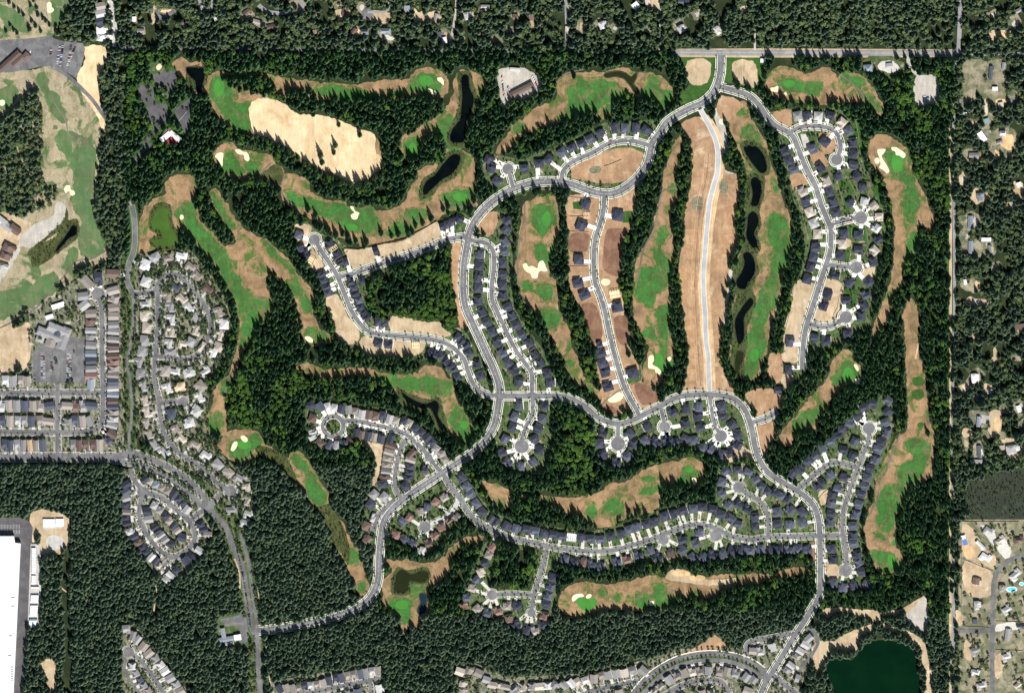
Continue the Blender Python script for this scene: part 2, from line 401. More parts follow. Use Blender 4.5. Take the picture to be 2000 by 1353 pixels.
# ---- golf rough
ROUGH = {
 'north fairway': [(336,128),(352,108),(372,122),(398,125),(405,148),(425,140),(470,143),(500,142),(560,152),(600,158),(640,162),(690,165),(740,158),(800,152),(812,140),(850,132),(868,145),(876,170),(868,190),(800,205),(700,205),(640,200),(600,200),(560,190),(520,182),(545,205),(555,215),(580,225),(640,235),(690,255),(730,265),(745,300),(742,335),(720,355),(690,340),(650,352),(600,330),(560,300),(500,270),(480,262),(440,245),(420,225),(412,200),(400,180),(378,185),(368,160),(350,150)],
 'bunkered upper-left fairway': [(416,303),(428,288),(443,276),(464,290),(488,296),(512,300),(532,306),(540,318),(555,333),(552,362),(545,366),(509,348),(485,352),(462,350),(437,342),(428,325)],
 'long pond': [(900,138),(925,142),(946,160),(942,180),(932,205),(920,235),(910,270),(900,290),(870,300),(830,305),(790,305),(783,270),(800,258),(830,240),(870,210),(885,175),(890,150)],
 'second fairway': [(553,340),(600,350),(606,373),(641,390),(686,403),(734,410),(766,408),(796,390),(798,373),(814,350),(818,332),(850,320),(865,305),(905,295),(925,310),(928,340),(925,375),(933,398),(892,408),(852,430),(789,461),(726,481),(681,470),(641,450),(608,428),(555,395),(550,365)],
 'west fairway': [(324,358),(334,345),(377,345),(381,380),(377,403),(392,433),(412,453),(435,483),(460,470),(447,451),(427,423),(410,378),(420,370),(440,395),(470,440),(500,460),(525,473),(550,491),(583,536),(608,566),(613,616),(626,641),(648,667),(600,674),(583,636),(565,591),(550,554),(533,530),(518,548),(530,590),(525,616),(500,636),(490,670),(470,695),(455,740),(440,780),(440,846),(402,836),(412,796),(422,755),(445,730),(462,685),(468,640),(460,596),(442,561),(427,526),(402,501),(372,461),(344,435),(342,410),(335,400)],
 'olive pond': [(300,388),(330,378),(345,400),(350,440),(342,482),(300,492),(268,492),(270,440),(282,405)],
 'bunkered south-west green': [(425,876),(437,853),(452,841),(500,841),(515,856),(510,880),(477,906),(457,901)],
 'wetland strip': [(500,872),(525,871),(563,893),(567,882),(590,886),(621,931),(636,956),(638,981),(652,1013),(663,1013),(681,1045),(698,1078),(719,1135),(721,1161),(709,1164),(676,1108),(656,1063),(631,1013),(617,994),(575,942),(540,908),(500,881)],
 'dogleg fairway': [(578,718),(600,708),(633,720),(716,718),(751,728),(814,728),(834,713),(859,718),(877,738),(887,753),(892,781),(907,806),(920,831),(922,856),(912,866),(882,853),(864,830),(850,800),(839,790),(809,796),(776,781),(765,760),(716,737),(651,738),(610,735)],
 'clover pond': [(751,1096),(789,1094),(827,1098),(869,1088),(877,1073),(895,1055),(912,1048),(945,1046),(937,1062),(905,1062),(888,1078),(876,1108),(862,1136),(839,1146),(839,1189),(824,1199),(817,1227),(801,1222),(789,1242),(781,1214),(764,1194),(751,1184),(749,1151),(746,1134),(765,1115)],
 'broad north fairway': [(1176,141),(1221,131),(1241,141),(1286,146),(1312,171),(1317,201),(1296,219),(1276,200),(1226,190),(1200,200),(1196,219),(1173,234),(1150,222),(1095,240),(1063,251),(1025,261),(1000,291),(968,299),(985,271),(1005,248),(1033,221),(1083,191),(1088,156),(1121,143),(1145,140)],
 'north-east fairway': [(1498,150),(1515,133),(1533,129),(1570,143),(1616,133),(1641,151),(1676,143),(1691,156),(1709,176),(1726,218),(1715,224),(1701,209),(1641,202),(1588,203),(1545,198),(1500,181)],
 'far east fairway': [(1719,261),(1741,269),(1766,286),(1779,314),(1784,340),(1799,365),(1814,403),(1825,433),(1815,456),(1799,440),(1791,460),(1786,496),(1766,526),(1761,561),(1741,586),(1739,611),(1714,654),(1701,674),(1708,629),(1736,561),(1746,491),(1747,440),(1737,390),(1718,340),(1700,316),(1698,279)],
 'south-east fairway': [(1766,604),(1778,584),(1789,591),(1794,654),(1796,690),(1806,730),(1812,793),(1814,821),(1824,846),(1824,896),(1820,931),(1776,953),(1759,989),(1748,1013),(1749,1063),(1764,1091),(1754,1113),(1734,1121),(1714,1113),(1698,1083),(1690,1056),(1691,1014),(1706,976),(1709,946),(1721,914),(1736,881),(1754,856),(1771,836),(1771,780),(1771,730),(1769,680)],
 'short east fairway': [(1626,705),(1646,683),(1663,685),(1666,703),(1681,713),(1678,748),(1646,760),(1621,779),(1618,794),(1597,810),(1593,833),(1550,852),(1545,873),(1523,871),(1518,861),(1528,841),(1563,801),(1593,763),(1613,743)],
 'curving south fairway': [(937,941),(977,948),(1000,957),(1113,971),(1161,964),(1196,944),(1226,939),(1261,914),(1314,901),(1352,894),(1377,911),(1374,935),(1352,954),(1314,952),(1291,960),(1291,989),(1226,1010),(1188,1028),(1158,1026),(1130,1010),(1100,1000),(1050,990),(1000,992),(960,975)],
 'far south fairway': [(1095,1159),(1106,1146),(1151,1134),(1181,1141),(1251,1129),(1274,1121),(1296,1126),(1317,1111),(1339,1113),(1364,1126),(1425,1121),(1472,1119),(1500,1121),(1550,1108),(1583,1112),(1550,1124),(1500,1131),(1477,1141),(1415,1152),(1392,1169),(1314,1169),(1309,1184),(1251,1194),(1188,1192),(1153,1204),(1118,1208),(1095,1192)],
 'left centre fairway': [(1025,398),(1063,383),(1083,385),(1092,428),(1087,461),(1079,490),(1073,536),(1085,549),(1090,581),(1095,616),(1111,641),(1118,677),(1131,705),(1145,740),(1178,775),(1160,778),(1146,760),(1116,742),(1101,705),(1088,680),(1075,652),(1055,619),(1038,604),(1015,566),(1008,528),(1013,466),(1018,435)],
 'right centre fairway': [(1296,340),(1310,300),(1322,270),(1330,265),(1328,300),(1319,360),(1322,390),(1311,415),(1312,451),(1315,491),(1309,528),(1306,559),(1307,591),(1307,629),(1312,680),(1314,695),(1312,713),(1299,730),(1294,747),(1266,758),(1256,725),(1266,680),(1251,654),(1239,616),(1239,554),(1246,501),(1271,461),(1284,403),(1294,373)],
 'pond side fairway': [(1425,225),(1440,200),(1458,200),(1464,225),(1480,250),(1500,290),(1505,320),(1515,340),(1525,380),(1540,420),(1545,450),(1541,480),(1538,510),(1526,560),(1520,600),(1505,640),(1499,680),(1492,700),(1482,735),(1465,745),(1440,735),(1432,720),(1425,690),(1432,660),(1430,600),(1437,560),(1430,540),(1435,510),(1452,480),(1458,440),(1455,400),(1458,350),(1448,310),(1435,280),(1425,250)],
}
for k, v in ROUGH.items(): patch('golf_rough', 'rough', 1, v)
# pale old course at the west edge
patch('golf_rough', 'rough_west', 1, [(0,142),(60,136),(100,128),(140,156),(185,198),(196,235),(192,300),(188,380),(186,440),(200,470),(214,490),(205,512),(160,525),(130,560),(90,590),(50,615),(0,650)])
patch('golf_rough', 'rough_west', 1, [(-60,-60),(125,-60),(133,0),(120,30),(108,50),(100,72),(60,76),(-60,80)])
patch('sand_bank', 'straw', 2, [(165,92),(206,94),(203,130),(194,170),(199,215),(212,270),(204,262),(190,228),(150,155),(166,115)], clear=True)
for v in [[(68,150),(82,140),(95,170),(115,190),(130,240),(118,240),(100,220),(85,180)], [(108,262),(130,255),(160,265),(185,290),(188,330),(184,370),(186,430),(200,460),(204,490),(170,505),(150,470),(155,430),(140,395),(145,350),(128,310),(112,290)],
          [(0,170),(30,170),(35,190),(15,210),(0,215)], [(0,575),(60,555),(100,530),(120,560),(80,590),(30,612),(0,625)], [(110,-60),(133,-10),(125,40),(112,50),(98,20)], [(-10,10),(20,15),(50,40),(55,65),(30,55),(0,40)], [(125,505),(145,480),(150,500),(135,522),(122,525)]]:
    patch('fairway', 'fairway_west', 2, v)
# ---- fairways
FAIR = [
 [(438,298),(455,300),(465,320),(478,335),(462,340),(448,338),(432,334),(436,312)], [(482,316),(508,320),(506,340),(490,345),(480,330)],
 [(415,150),(440,150),(452,175),(455,200),(487,200),(497,220),(490,255),(465,262),(448,245),(432,215),(412,190)],
 [(615,172),(650,168),(700,178),(735,185),(800,170),(805,150),(825,143),(845,146),(862,158),(857,180),(800,182),(740,195),(700,198),(640,192),(618,185)],
 [(462,147),(485,140),(500,145),(490,155),(470,158)],
 [(880,224),(886,240),(878,262),(884,280),(900,288),(880,294),(862,280),(845,258),(862,235)], [(788,285),(806,268),(822,272),(820,300),(810,308),(795,302)],
 [(557,375),(580,380),(610,392),(650,395),(690,405),(730,410),(742,440),(740,455),(700,455),(670,445),(640,428),(610,412),(570,397)],
 [(788,418),(825,410),(832,420),(790,455),(755,460)], [(865,380),(885,372),(920,372),(918,398),(900,405),(870,400)],
 [(350,400),(378,398),(385,430),(410,455),(437,490),(452,520),(470,550),(495,578),(522,585),(522,610),(500,635),(490,670),(472,678),(472,640),(465,600),(445,560),(425,520),(398,490),(370,455),(350,430)],
 [(515,470),(550,500),(575,530),(590,560),(608,590),(610,612),(595,605),(580,580),(565,580),(560,555),(575,540),(545,515),(525,495)], [(605,640),(625,645),(637,665),(605,668),(596,655)],
 [(408,820),(425,805),(435,820),(430,842),(412,838)], [(430,745),(445,735),(450,750),(442,775),(435,770)], [(412,378),(425,385),(440,410),(460,440),(450,447),(432,425)],
 [(726,735),(760,733),(790,738),(840,736),(885,748),(880,765),(850,775),(820,762),(790,764),(775,758),(730,745)], [(885,785),(902,800),(917,825),(920,850),(905,860),(892,845),(878,820),(885,800)],
 [(570,885),(590,895),(605,915),(618,935),(635,960),(637,980),(622,990),(605,970),(595,945),(590,925),(572,908)], [(450,870),(475,852),(505,848),(512,865),(490,885),(475,898),(452,892)], [(680,1072),(698,1078),(700,1100),(680,1100)],
 [(697,1138),(712,1135),(712,1150),(703,1155)],
 [(760,1175),(780,1162),(802,1172),(802,1195),(797,1212),(785,1215),(775,1195),(762,1185)], [(800,1140),(830,1140),(832,1155),(820,1165),(805,1165)],
 [(1112,165),(1125,152),(1150,155),(1190,160),(1215,172),(1224,185),(1197,198),(1182,203),(1165,218),(1130,222),(1100,238),(1090,230),(1110,212),(1112,195),(1105,180)], [(1250,185),(1262,165),(1275,150),(1290,158),(1290,172),(1310,177),(1314,192),(1302,218),(1287,200),(1265,198)], [(1177,215),(1188,206),(1197,212),(1192,222),(1180,222)], [(1002,245),(1015,238),(1025,245),(1020,256),(1005,258)],
 [(1515,155),(1530,150),(1550,156),(1570,162),(1602,165),(1606,178),(1592,188),(1570,182),(1535,180)], [(1645,145),(1680,150),(1690,160),(1682,175),(1707,190),(1722,215),(1700,207),(1680,190),(1668,170),(1643,160)],
 [(1728,292),(1745,286),(1762,303),(1768,337),(1750,342),(1735,328),(1725,305)], [(1740,345),(1770,340),(1787,350),(1792,380),(1797,400),(1787,430),(1795,442),(1772,430),(1763,400),(1760,375),(1775,360)], [(1785,450),(1797,455),(1787,490),(1775,522),(1767,525),(1768,490)],
 [(1768,865),(1785,855),(1807,860),(1815,875),(1807,905),(1794,935),(1776,947),(1760,942),(1750,927),(1765,905),(1785,890)], [(1720,955),(1745,948),(1772,948),(1767,975),(1747,1000),(1742,1030),(1728,1040),(1708,1018),(1715,1000),(1712,975)], [(1705,1080),(1720,1078),(1745,1085),(1757,1100),(1737,1118),(1722,1112)], [(1706,1040),(1722,1042),(1735,1058),(1720,1052)],
 [(1628,735),(1640,718),(1655,703),(1668,710),(1680,735),(1667,752),(1645,757),(1625,747)], [(1548,840),(1555,815),(1575,803),(1602,798),(1597,812),(1580,832),(1560,845)],
 [(1172,1002),(1180,985),(1205,973),(1218,985),(1210,1003),(1190,1010)], [(1245,965),(1255,953),(1290,943),(1307,941),(1290,957),(1260,967)], [(1328,932),(1340,910),(1355,913),(1362,930),(1350,945),(1320,942)], [(1146,995),(1158,983),(1167,1005),(1150,1012)], [(1253,935),(1268,928),(1280,933),(1270,942)], [(960,980),(975,978),(985,990),(970,992)],
 [(1240,1162),(1260,1157),(1290,1157),(1312,1165),(1310,1185),(1280,1187),(1240,1182)], [(1270,1140),(1285,1136),(1300,1148),(1285,1154)], [(1198,1162),(1210,1159),(1210,1173),(1202,1177)], [(1171,1155),(1181,1153),(1181,1163),(1172,1163)], [(1350,1158),(1365,1154),(1368,1164),(1355,1166)],
 [(1035,408),(1060,402),(1085,410),(1090,430),(1072,440),(1075,455),(1060,462),(1043,440)], [(1045,480),(1060,473),(1070,490),(1082,468),(1076,512),(1043,507)], [(1048,553),(1074,560),(1077,587),(1056,582)], [(1056,605),(1082,600),(1092,625),(1077,643),(1060,620)], [(1020,555),(1040,552),(1040,566),(1022,566)], [(1110,700),(1120,705),(1122,716),(1112,715)], [(1142,740),(1152,752),(1165,772),(1152,765)],
 [(1283,450),(1295,446),(1307,455),(1301,465),(1292,485),(1302,500),(1311,520),(1301,560),(1282,577),(1270,600),(1253,592),(1240,570),(1250,530),(1260,520),(1280,525),(1277,500),(1282,480)], [(1285,600),(1306,600),(1306,640),(1302,680),(1313,710),(1300,730),(1283,717),(1290,680),(1253,650),(1275,638),(1285,655)], [(1310,360),(1316,362),(1317,376),(1309,375)],
 [(1500,430),(1515,415),(1532,425),(1542,455),(1540,490),(1532,530),(1520,560),(1515,590),(1505,610),(1492,640),(1495,670),(1485,705),(1470,738),(1452,735),(1456,700),(1458,665),(1470,640),(1465,610),(1480,580),(1502,540),(1508,490),(1498,455)], [(1455,245),(1472,248),(1485,268),(1478,280),(1460,275),(1450,262)], [(1441,212),(1450,210),(1453,222),(1442,224)], [(1508,350),(1518,355),(1522,378),(1512,375)],
]
for v in FAIR: patch('fairway', 'fairway', 2, v)
patch('fairway', 'putting_green', 2, [(1124,1170),(1140,1166),(1152,1169),(1160,1166),(1167,1172),(1164,1182),(1150,1194),(1142,1193),(1130,1183)])
for v in [ell(832,158,14,11), ell(478,868,14,9), ell(1287,708,9,19), ell(1741,1094,8,13), ell(907,829,8,8), ell(785,1180,13,9), ell(1346,916,8,7), ell(1068,428,8,16), ell(1278,198,8,9), ell(1541,163,12,7), ell(1657,730,11,13), ell(1752,318,11,20), ell(428,172,10,18), ell(899,385,14,9), ell(685,444,14,7), ell(1473,693,8,14), ell(1745,1060,4,6), ell(806,290,8,11)]:
    patch('putting_green', 'putting_green', 3, v)
for v in [ell(181,467,10,16), ell(78,155,6,6), ell(87,175,7,7), ell(110,199,9,10), ell(120,225,6,8), ell(108,250,5,5)]:
    patch('putting_green', 'fairway_west', 3, v)
patch('tee', 'green_lawn', 2, ell(1794,745,13,9)); patch('tee', 'green_lawn', 2, ell(1793,770,12,11)); patch('tee', 'green_lawn', 2, ell(1797,829,6,5))
# ---- bunkers
for v in [[(422,302),(430,298),(436,300),(435,312),(434,325),(430,326),(428,315),(420,306)], [(459,293),(468,292),(474,296),(482,298),(487,308),(485,315),(478,312),(476,303),(465,301)],
 [(684,403),(690,404),(694,412),(702,416),(700,421),(697,428),(688,428),(685,420),(692,415),(686,409)], [(854,152),(862,152),(867,160),(866,167),(861,162),(855,158)], [(835,173),(843,175),(851,180),(852,186),(845,184),(836,179)], [(726,197),(732,197),(738,206),(736,209),(728,203)],
 [(125,370),(130,362),(137,363),(138,370),(145,373),(146,380),(138,382),(135,374),(128,377)], [(91,10),(95,4),(100,6),(101,14),(105,18),(103,24),(93,25),(92,17)], ell(4,201,6,6,8), ell(355,424,4,5,8),
 [(1021,516),(1028,514),(1032,520),(1038,519),(1044,521),(1049,524),(1053,512),(1060,509),(1064,515),(1066,522),(1069,528),(1064,530),(1055,529),(1051,535),(1050,542),(1040,543),(1036,535),(1030,532),(1025,527)],
 [(1268,695),(1275,693),(1277,703),(1274,711),(1284,717),(1291,725),(1289,731),(1282,729),(1278,721),(1267,719),(1266,710)], [(1304,698),(1309,696),(1311,701),(1306,707),(1303,705)], [(1350,934),(1359,933),(1360,940),(1357,947),(1353,942)],
 [(1117,1169),(1119,1163),(1127,1159),(1138,1159),(1140,1164),(1130,1166),(1123,1172),(1119,1174)], [(1145,1163),(1152,1159),(1156,1162),(1151,1167),(1145,1167)], [(1266,1176),(1277,1173),(1277,1180),(1270,1182)],
 [(1505,172),(1512,171),(1518,168),(1523,172),(1520,179),(1506,178)], ell(1534,184,3,4,8), [(1714,293),(1722,291),(1730,292),(1727,298),(1722,305),(1730,320),(1737,334),(1733,339),(1726,333),(1717,327),(1720,322),(1718,310)], ell(1713,314,5,6,8),
 [(1741,288),(1751,288),(1758,293),(1765,297),(1769,304),(1765,309),(1756,304),(1750,303),(1748,296),(1742,293)], [(1668,711),(1673,712),(1677,720),(1675,725),(1670,718)], [(1668,742),(1680,739),(1680,749),(1672,750)],
 [(470,852),(475,850),(482,854),(484,860),(479,863),(472,858)], [(452,872),(457,863),(463,862),(463,870),(456,880),(451,879)], [(595,658),(603,657),(611,663),(610,669),(602,667)], [(305,130),(312,125),(316,130),(310,138),(306,136)]]:
    patch('bunker', 'sand', 4, v)
# ---- water
patch('pond', 'dark_water', 4, [(364,134),(380,132),(396,133),(400,141),(396,165),(391,182),(384,178),(381,158),(371,149)])
patch('pond', 'dark_water', 4, [(902,149),(910,146),(915,150),(916,165),(920,178),(925,191),(921,216),(911,239),(910,262),(908,276),(896,279),(881,276),(879,268),(884,252),(898,234),(901,212),(903,185)])
patch('pond', 'dark_water', 4, [(834,353),(850,341),(868,317),(888,301),(899,306),(895,323),(880,341),(862,352),(845,368),(828,381),(826,370)])
patch('pond', 'dark_water', 4, [(784,765),(800,776),(830,788),(850,782),(857,790),(855,810),(868,835),(862,840),(850,815),(840,797),(815,795),(792,780)])
patch('pond', 'green_water', 4, [(309,407),(326,408),(330,440),(344,456),(341,476),(322,480),(302,478),(297,469),(317,465),(317,455),(299,446),(297,433)])
patch('pond', 'olive_water', 4, [(775,1120),(785,1112),(797,1118),(805,1121),(825,1114),(836,1118),(834,1130),(822,1137),(800,1134),(796,1150),(790,1157),(770,1151),(772,1135)])
patch('pond', 'blue_water', 4, [(820,1160),(832,1160),(832,1175),(828,1195),(820,1200),(816,1190),(822,1178)])
patch('pond', 'dark_water', 4, [(1453,288),(1465,284),(1478,287),(1489,299),(1495,313),(1497,332),(1487,338),(1474,325),(1462,308)])
patch('pond', 'dark_water', 4, [(1467,352),(1475,346),(1484,352),(1487,370),(1484,388),(1479,402),(1468,401),(1470,378)])
patch('pond', 'dark_water', 4, [(1463,418),(1472,413),(1480,422),(1481,436),(1473,456),(1478,470),(1479,481),(1471,484),(1458,463),(1459,445)])
patch('pond', 'dark_water', 4, [(1452,496),(1461,492),(1469,499),(1475,520),(1472,537),(1461,552),(1455,564),(1442,562),(1438,549),(1448,532),(1454,514)])
patch('pond', 'dark_water', 4, [(1460,586),(1467,582),(1471,590),(1466,601),(1454,617),(1453,640),(1452,662),(1443,672),(1438,654),(1436,625),(1446,605)])
patch('pond', 'olive_water', 4, [(1441,686),(1451,688),(1450,704),(1443,720),(1447,745),(1440,748),(1436,730),(1436,702)])
patch('creek', 'olive_water', 4, [(1180,147),(1205,140),(1222,144),(1232,151),(1243,144),(1241,155),(1236,165),(1248,178),(1242,182),(1230,166),(1218,153),(1200,149),(1184,151)])
patch('lake', 'lake_water', 4, [(1618,1289),(1640,1286),(1668,1284),(1681,1267),(1701,1252),(1725,1249),(1750,1252),(1771,1257),(1787,1275),(1794,1300),(1798,1353),(1800,1420),(1640,1420),(1632,1353),(1622,1330),(1615,1312)])
patch('pond', 'dark_water', 4, [(143,439),(150,445),(148,458),(135,465),(122,480),(108,492),(112,482),(125,465),(135,450)])
patch('lawn_patch', 'wetland', 2, [(510,341),(525,328),(540,320),(552,334),(549,362),(530,356)]); patch('scrub_bank', 'wetland', 2, [(128,402),(134,420),(128,440),(100,462),(75,482),(60,500),(52,498),(72,477),(106,448),(125,426)], clear=True)
# planted rims of the ponds
for v in [ell(384,152,22,24), [(775,1108),(800,1112),(835,1108),(842,1122),(835,1138),(805,1142),(800,1160),(765,1158),(764,1135)], [(1445,280),(1478,277),(1500,300),(1504,335),(1490,345),(1468,330),(1452,305)],
          [(1455,345),(1475,338),(1492,345),(1492,380),(1484,410),(1487,440),(1480,458),(1486,485),(1478,500),(1482,530),(1470,560),(1478,590),(1470,610),(1460,640),(1460,675),(1455,700),(1452,745),(1440,755),(1430,740),(1428,690),(1432,640),(1430,610),(1438,580),(1430,560),(1434,520),(1448,490),(1450,440),(1455,400),(1452,370)],
          [(893,142),(918,140),(924,160),(932,190),(925,230),(918,285),(890,288),(872,275),(880,245),(894,215),(895,170)], [(826,350),(850,334),(864,305),(895,292),(908,303),(900,330),(885,350),(862,360),(840,385),(820,390),(818,372)],
          [(775,755),(800,768),(835,780),(858,775),(866,800),(875,840),(862,850),(845,825),(835,803),(805,803),(780,785)], [(304,398),(332,400),(338,438),(350,455),(347,483),(318,487),(297,482),(290,468),(308,458),(293,448),(290,430)]]:
    patch('pond_bank', 'olive_bed', 2, v, clear=(v[0] == (775,755)))
for p in [q for q in PATCH if q['mat'] in ('dark_water', 'olive_water', 'lake_water', 'blue_water')]:
    patch('pond_edge', 'muddy_edge', 3, [tuple(q) for q in bulge(catmull(p['pts'], 6, True), 2.2 if p['mat'] != 'lake_water' else 4.0)], clear=False)
patch('wetland', 'wetland', 2, [(500,872),(525,873),(560,893),(572,915),(580,945),(560,930),(540,908),(500,883)])
patch('wetland', 'wetland', 2, [(618,992),(640,985),(663,1013),(675,1040),(683,1068),(680,1102),(665,1080),(648,1050),(628,1012)])
patch('marsh', 'marsh', 1, [(1880,960),(1905,938),(1950,925),(2060,915),(2060,1012),(1905,1012),(1885,990)])
patch('wetland', 'wetland', 2, [(60,505),(75,480),(110,460),(125,435),(150,428),(156,440),(150,465),(120,490),(85,515),(65,522)], clear=True)

# ---- cleared land, lots, estates
patch('dry_field', 'straw', 2, [(497,196),(520,192),(545,198),(562,208),(580,222),(610,224),(640,228),(675,240),(700,252),(731,262),(733,285),(734,299),(746,309),(741,327),(724,345),(707,355),(691,363),(668,350),(650,338),(625,330),(605,320),(575,296),(545,282),(520,274),(500,266),(490,240),(487,210)])
EST = {}
def estate(key, mat, pts, garden=0.0):
    EST[key] = (pts, garden)
    patch('residential_ground', mat, 1, pts, soft=False)
estate('arc', 'lawn', [(938,296),(990,306),(1020,312),(1100,280),(1180,240),(1275,234),(1290,262),(1280,300),(1268,330),(1240,362),(1190,384),(1100,372),(1040,372),(1000,385),(962,372),(945,350)])
estate('wdg', 'lawn', [(572,445),(600,432),(630,458),(655,465),(682,485),(700,500),(810,470),(855,430),(905,415),(925,430),(918,475),(870,480),(790,512),(722,545),(715,600),(730,625),(765,628),(765,640),(740,665),(690,680),(660,665),(640,590),(618,540),(590,500)])
estate('cs', 'lawn', [(690,660),(760,650),(870,652),(885,640),(905,640),(935,690),(958,750),(960,775),(930,775),(900,755),(885,745),(862,708),(800,695),(720,690),(680,685)])
estate('cc', 'lawn', [(920,460),(945,470),(970,410),(1000,420),(1003,600),(1030,640),(1065,690),(1092,755),(1100,768),(1040,772),(975,770),(950,700),(912,610),(905,500)])
estate('ca', 'lawn', [(972,780),(1075,780),(1078,880),(1066,915),(1040,928),(980,922),(972,880),(962,830)])
estate('cf', 'lawn', [(1158,830),(1180,828),(1250,828),(1300,795),(1350,778),(1440,785),(1475,820),(1490,880),(1478,895),(1430,900),(1360,885),(1330,872),(1250,874),(1230,915),(1195,915),(1160,888)])
estate('rn', 'lawn', [(880,918),(910,918),(938,970),(965,1002),(1020,1020),(1150,1038),(1220,1022),(1300,990),(1375,975),(1398,985),(1398,915),(1450,903),(1500,930),(1595,1000),(1600,1082),(1450,1088),(1350,1098),(1300,1098),(1180,1112),(1095,1105),(1060,1085),(1000,1068),(935,1035),(885,975)])
estate('es', 'lawn', [(1540,930),(1720,772),(1748,778),(1745,850),(1708,950),(1682,1020),(1690,1110),(1702,1152),(1620,1155),(1605,1080),(1600,990),(1560,950)])
estate('si', 'lawn', [(945,1058),(972,1058),(968,1100),(955,1150),(1035,1150),(1055,1075),(1078,1075),(1075,1110),(1092,1118),(1082,1200),(1055,1242),(1005,1235),(985,1215),(900,1192),(905,1160),(925,1110)])
estate('fj', 'lawn', [(595,778),(640,780),(790,805),(878,895),(862,925),(800,985),(740,1070),(712,1064),(706,1020),(722,960),(738,930),(748,868),(700,862),(640,885),(598,868)], 0.25)
estate('kc', 'lawn', [(862,940),(905,1000),(895,1022),(840,1088),(765,1058),(752,1030),(790,985)], 0.35)
estate('en', 'lawn', [(1500,220),(1545,212),(1638,212),(1672,250),(1692,330),(1724,400),(1730,450),(1716,520),(1708,580),(1700,640),(1655,665),(1620,690),(1575,690),(1570,735),(1545,755),(1535,775),(1515,785),(1512,750),(1530,680),(1545,600),(1562,540),(1572,480),(1562,440),(1547,380),(1530,320),(1518,285),(1525,262),(1500,240)])
estate('wv', 'west_lawn', [(266,496),(372,488),(415,540),(450,600),(452,640),(440,700),(412,745),(405,800),(410,850),(440,895),(495,940),(500,1015),(440,1000),(400,950),(330,895),(262,850),(262,700),(262,540)], 1.0)
estate('wg', 'west_lawn', [(148,545),(236,518),(240,700),(245,850),(246,884),(-60,884),(-60,728),(52,728),(60,600),(120,575)], 0.25)
estate('sw', 'west_lawn', [(238,918),(270,918),(300,928),(380,980),(418,1040),(400,1085),(335,1142),(305,1125),(238,1030)], 0.25)
estate('sl', 'west_lawn', [(238,1210),(270,1228),(368,1350),(368,1420),(238,1420)], 0.35)
estate('sm', 'west_lawn', [(530,1330),(745,1293),(750,1420),(530,1420)], 0.25)
estate('sr', 'west_lawn', [(890,1298),(930,1295),(990,1322),(1130,1315),(1260,1288),(1330,1266),(1450,1264),(1462,1248),(1590,1226),(1610,1250),(1565,1340),(1580,1420),(890,1420)], 0.35)
estate('se', 'dry_lawn', [(1872,1014),(2070,1014),(2070,1420),(1872,1420)], 0.24)
patch('grass_verge', 'lawn', 1, [(236,880),(290,876),(400,940),(470,1010),(500,1120),(512,1230),(522,1420),(490,1420),(482,1230),(462,1130),(430,1040),(385,985),(260,912)], soft=False)
EST['bv'] = ([(236,880),(290,876),(400,940),(470,1010),(500,1120),(512,1230),(522,1420),(490,1420),(482,1230),(462,1130),(430,1040),(385,985),(260,912)], 0.9)
patch('grass_verge', 'lawn', 1, [(238,500),(264,500),(268,880),(242,880)], soft=False)
EST['bw'] = ([(238,500),(264,500),(266,880),(242,880)], 1.0)
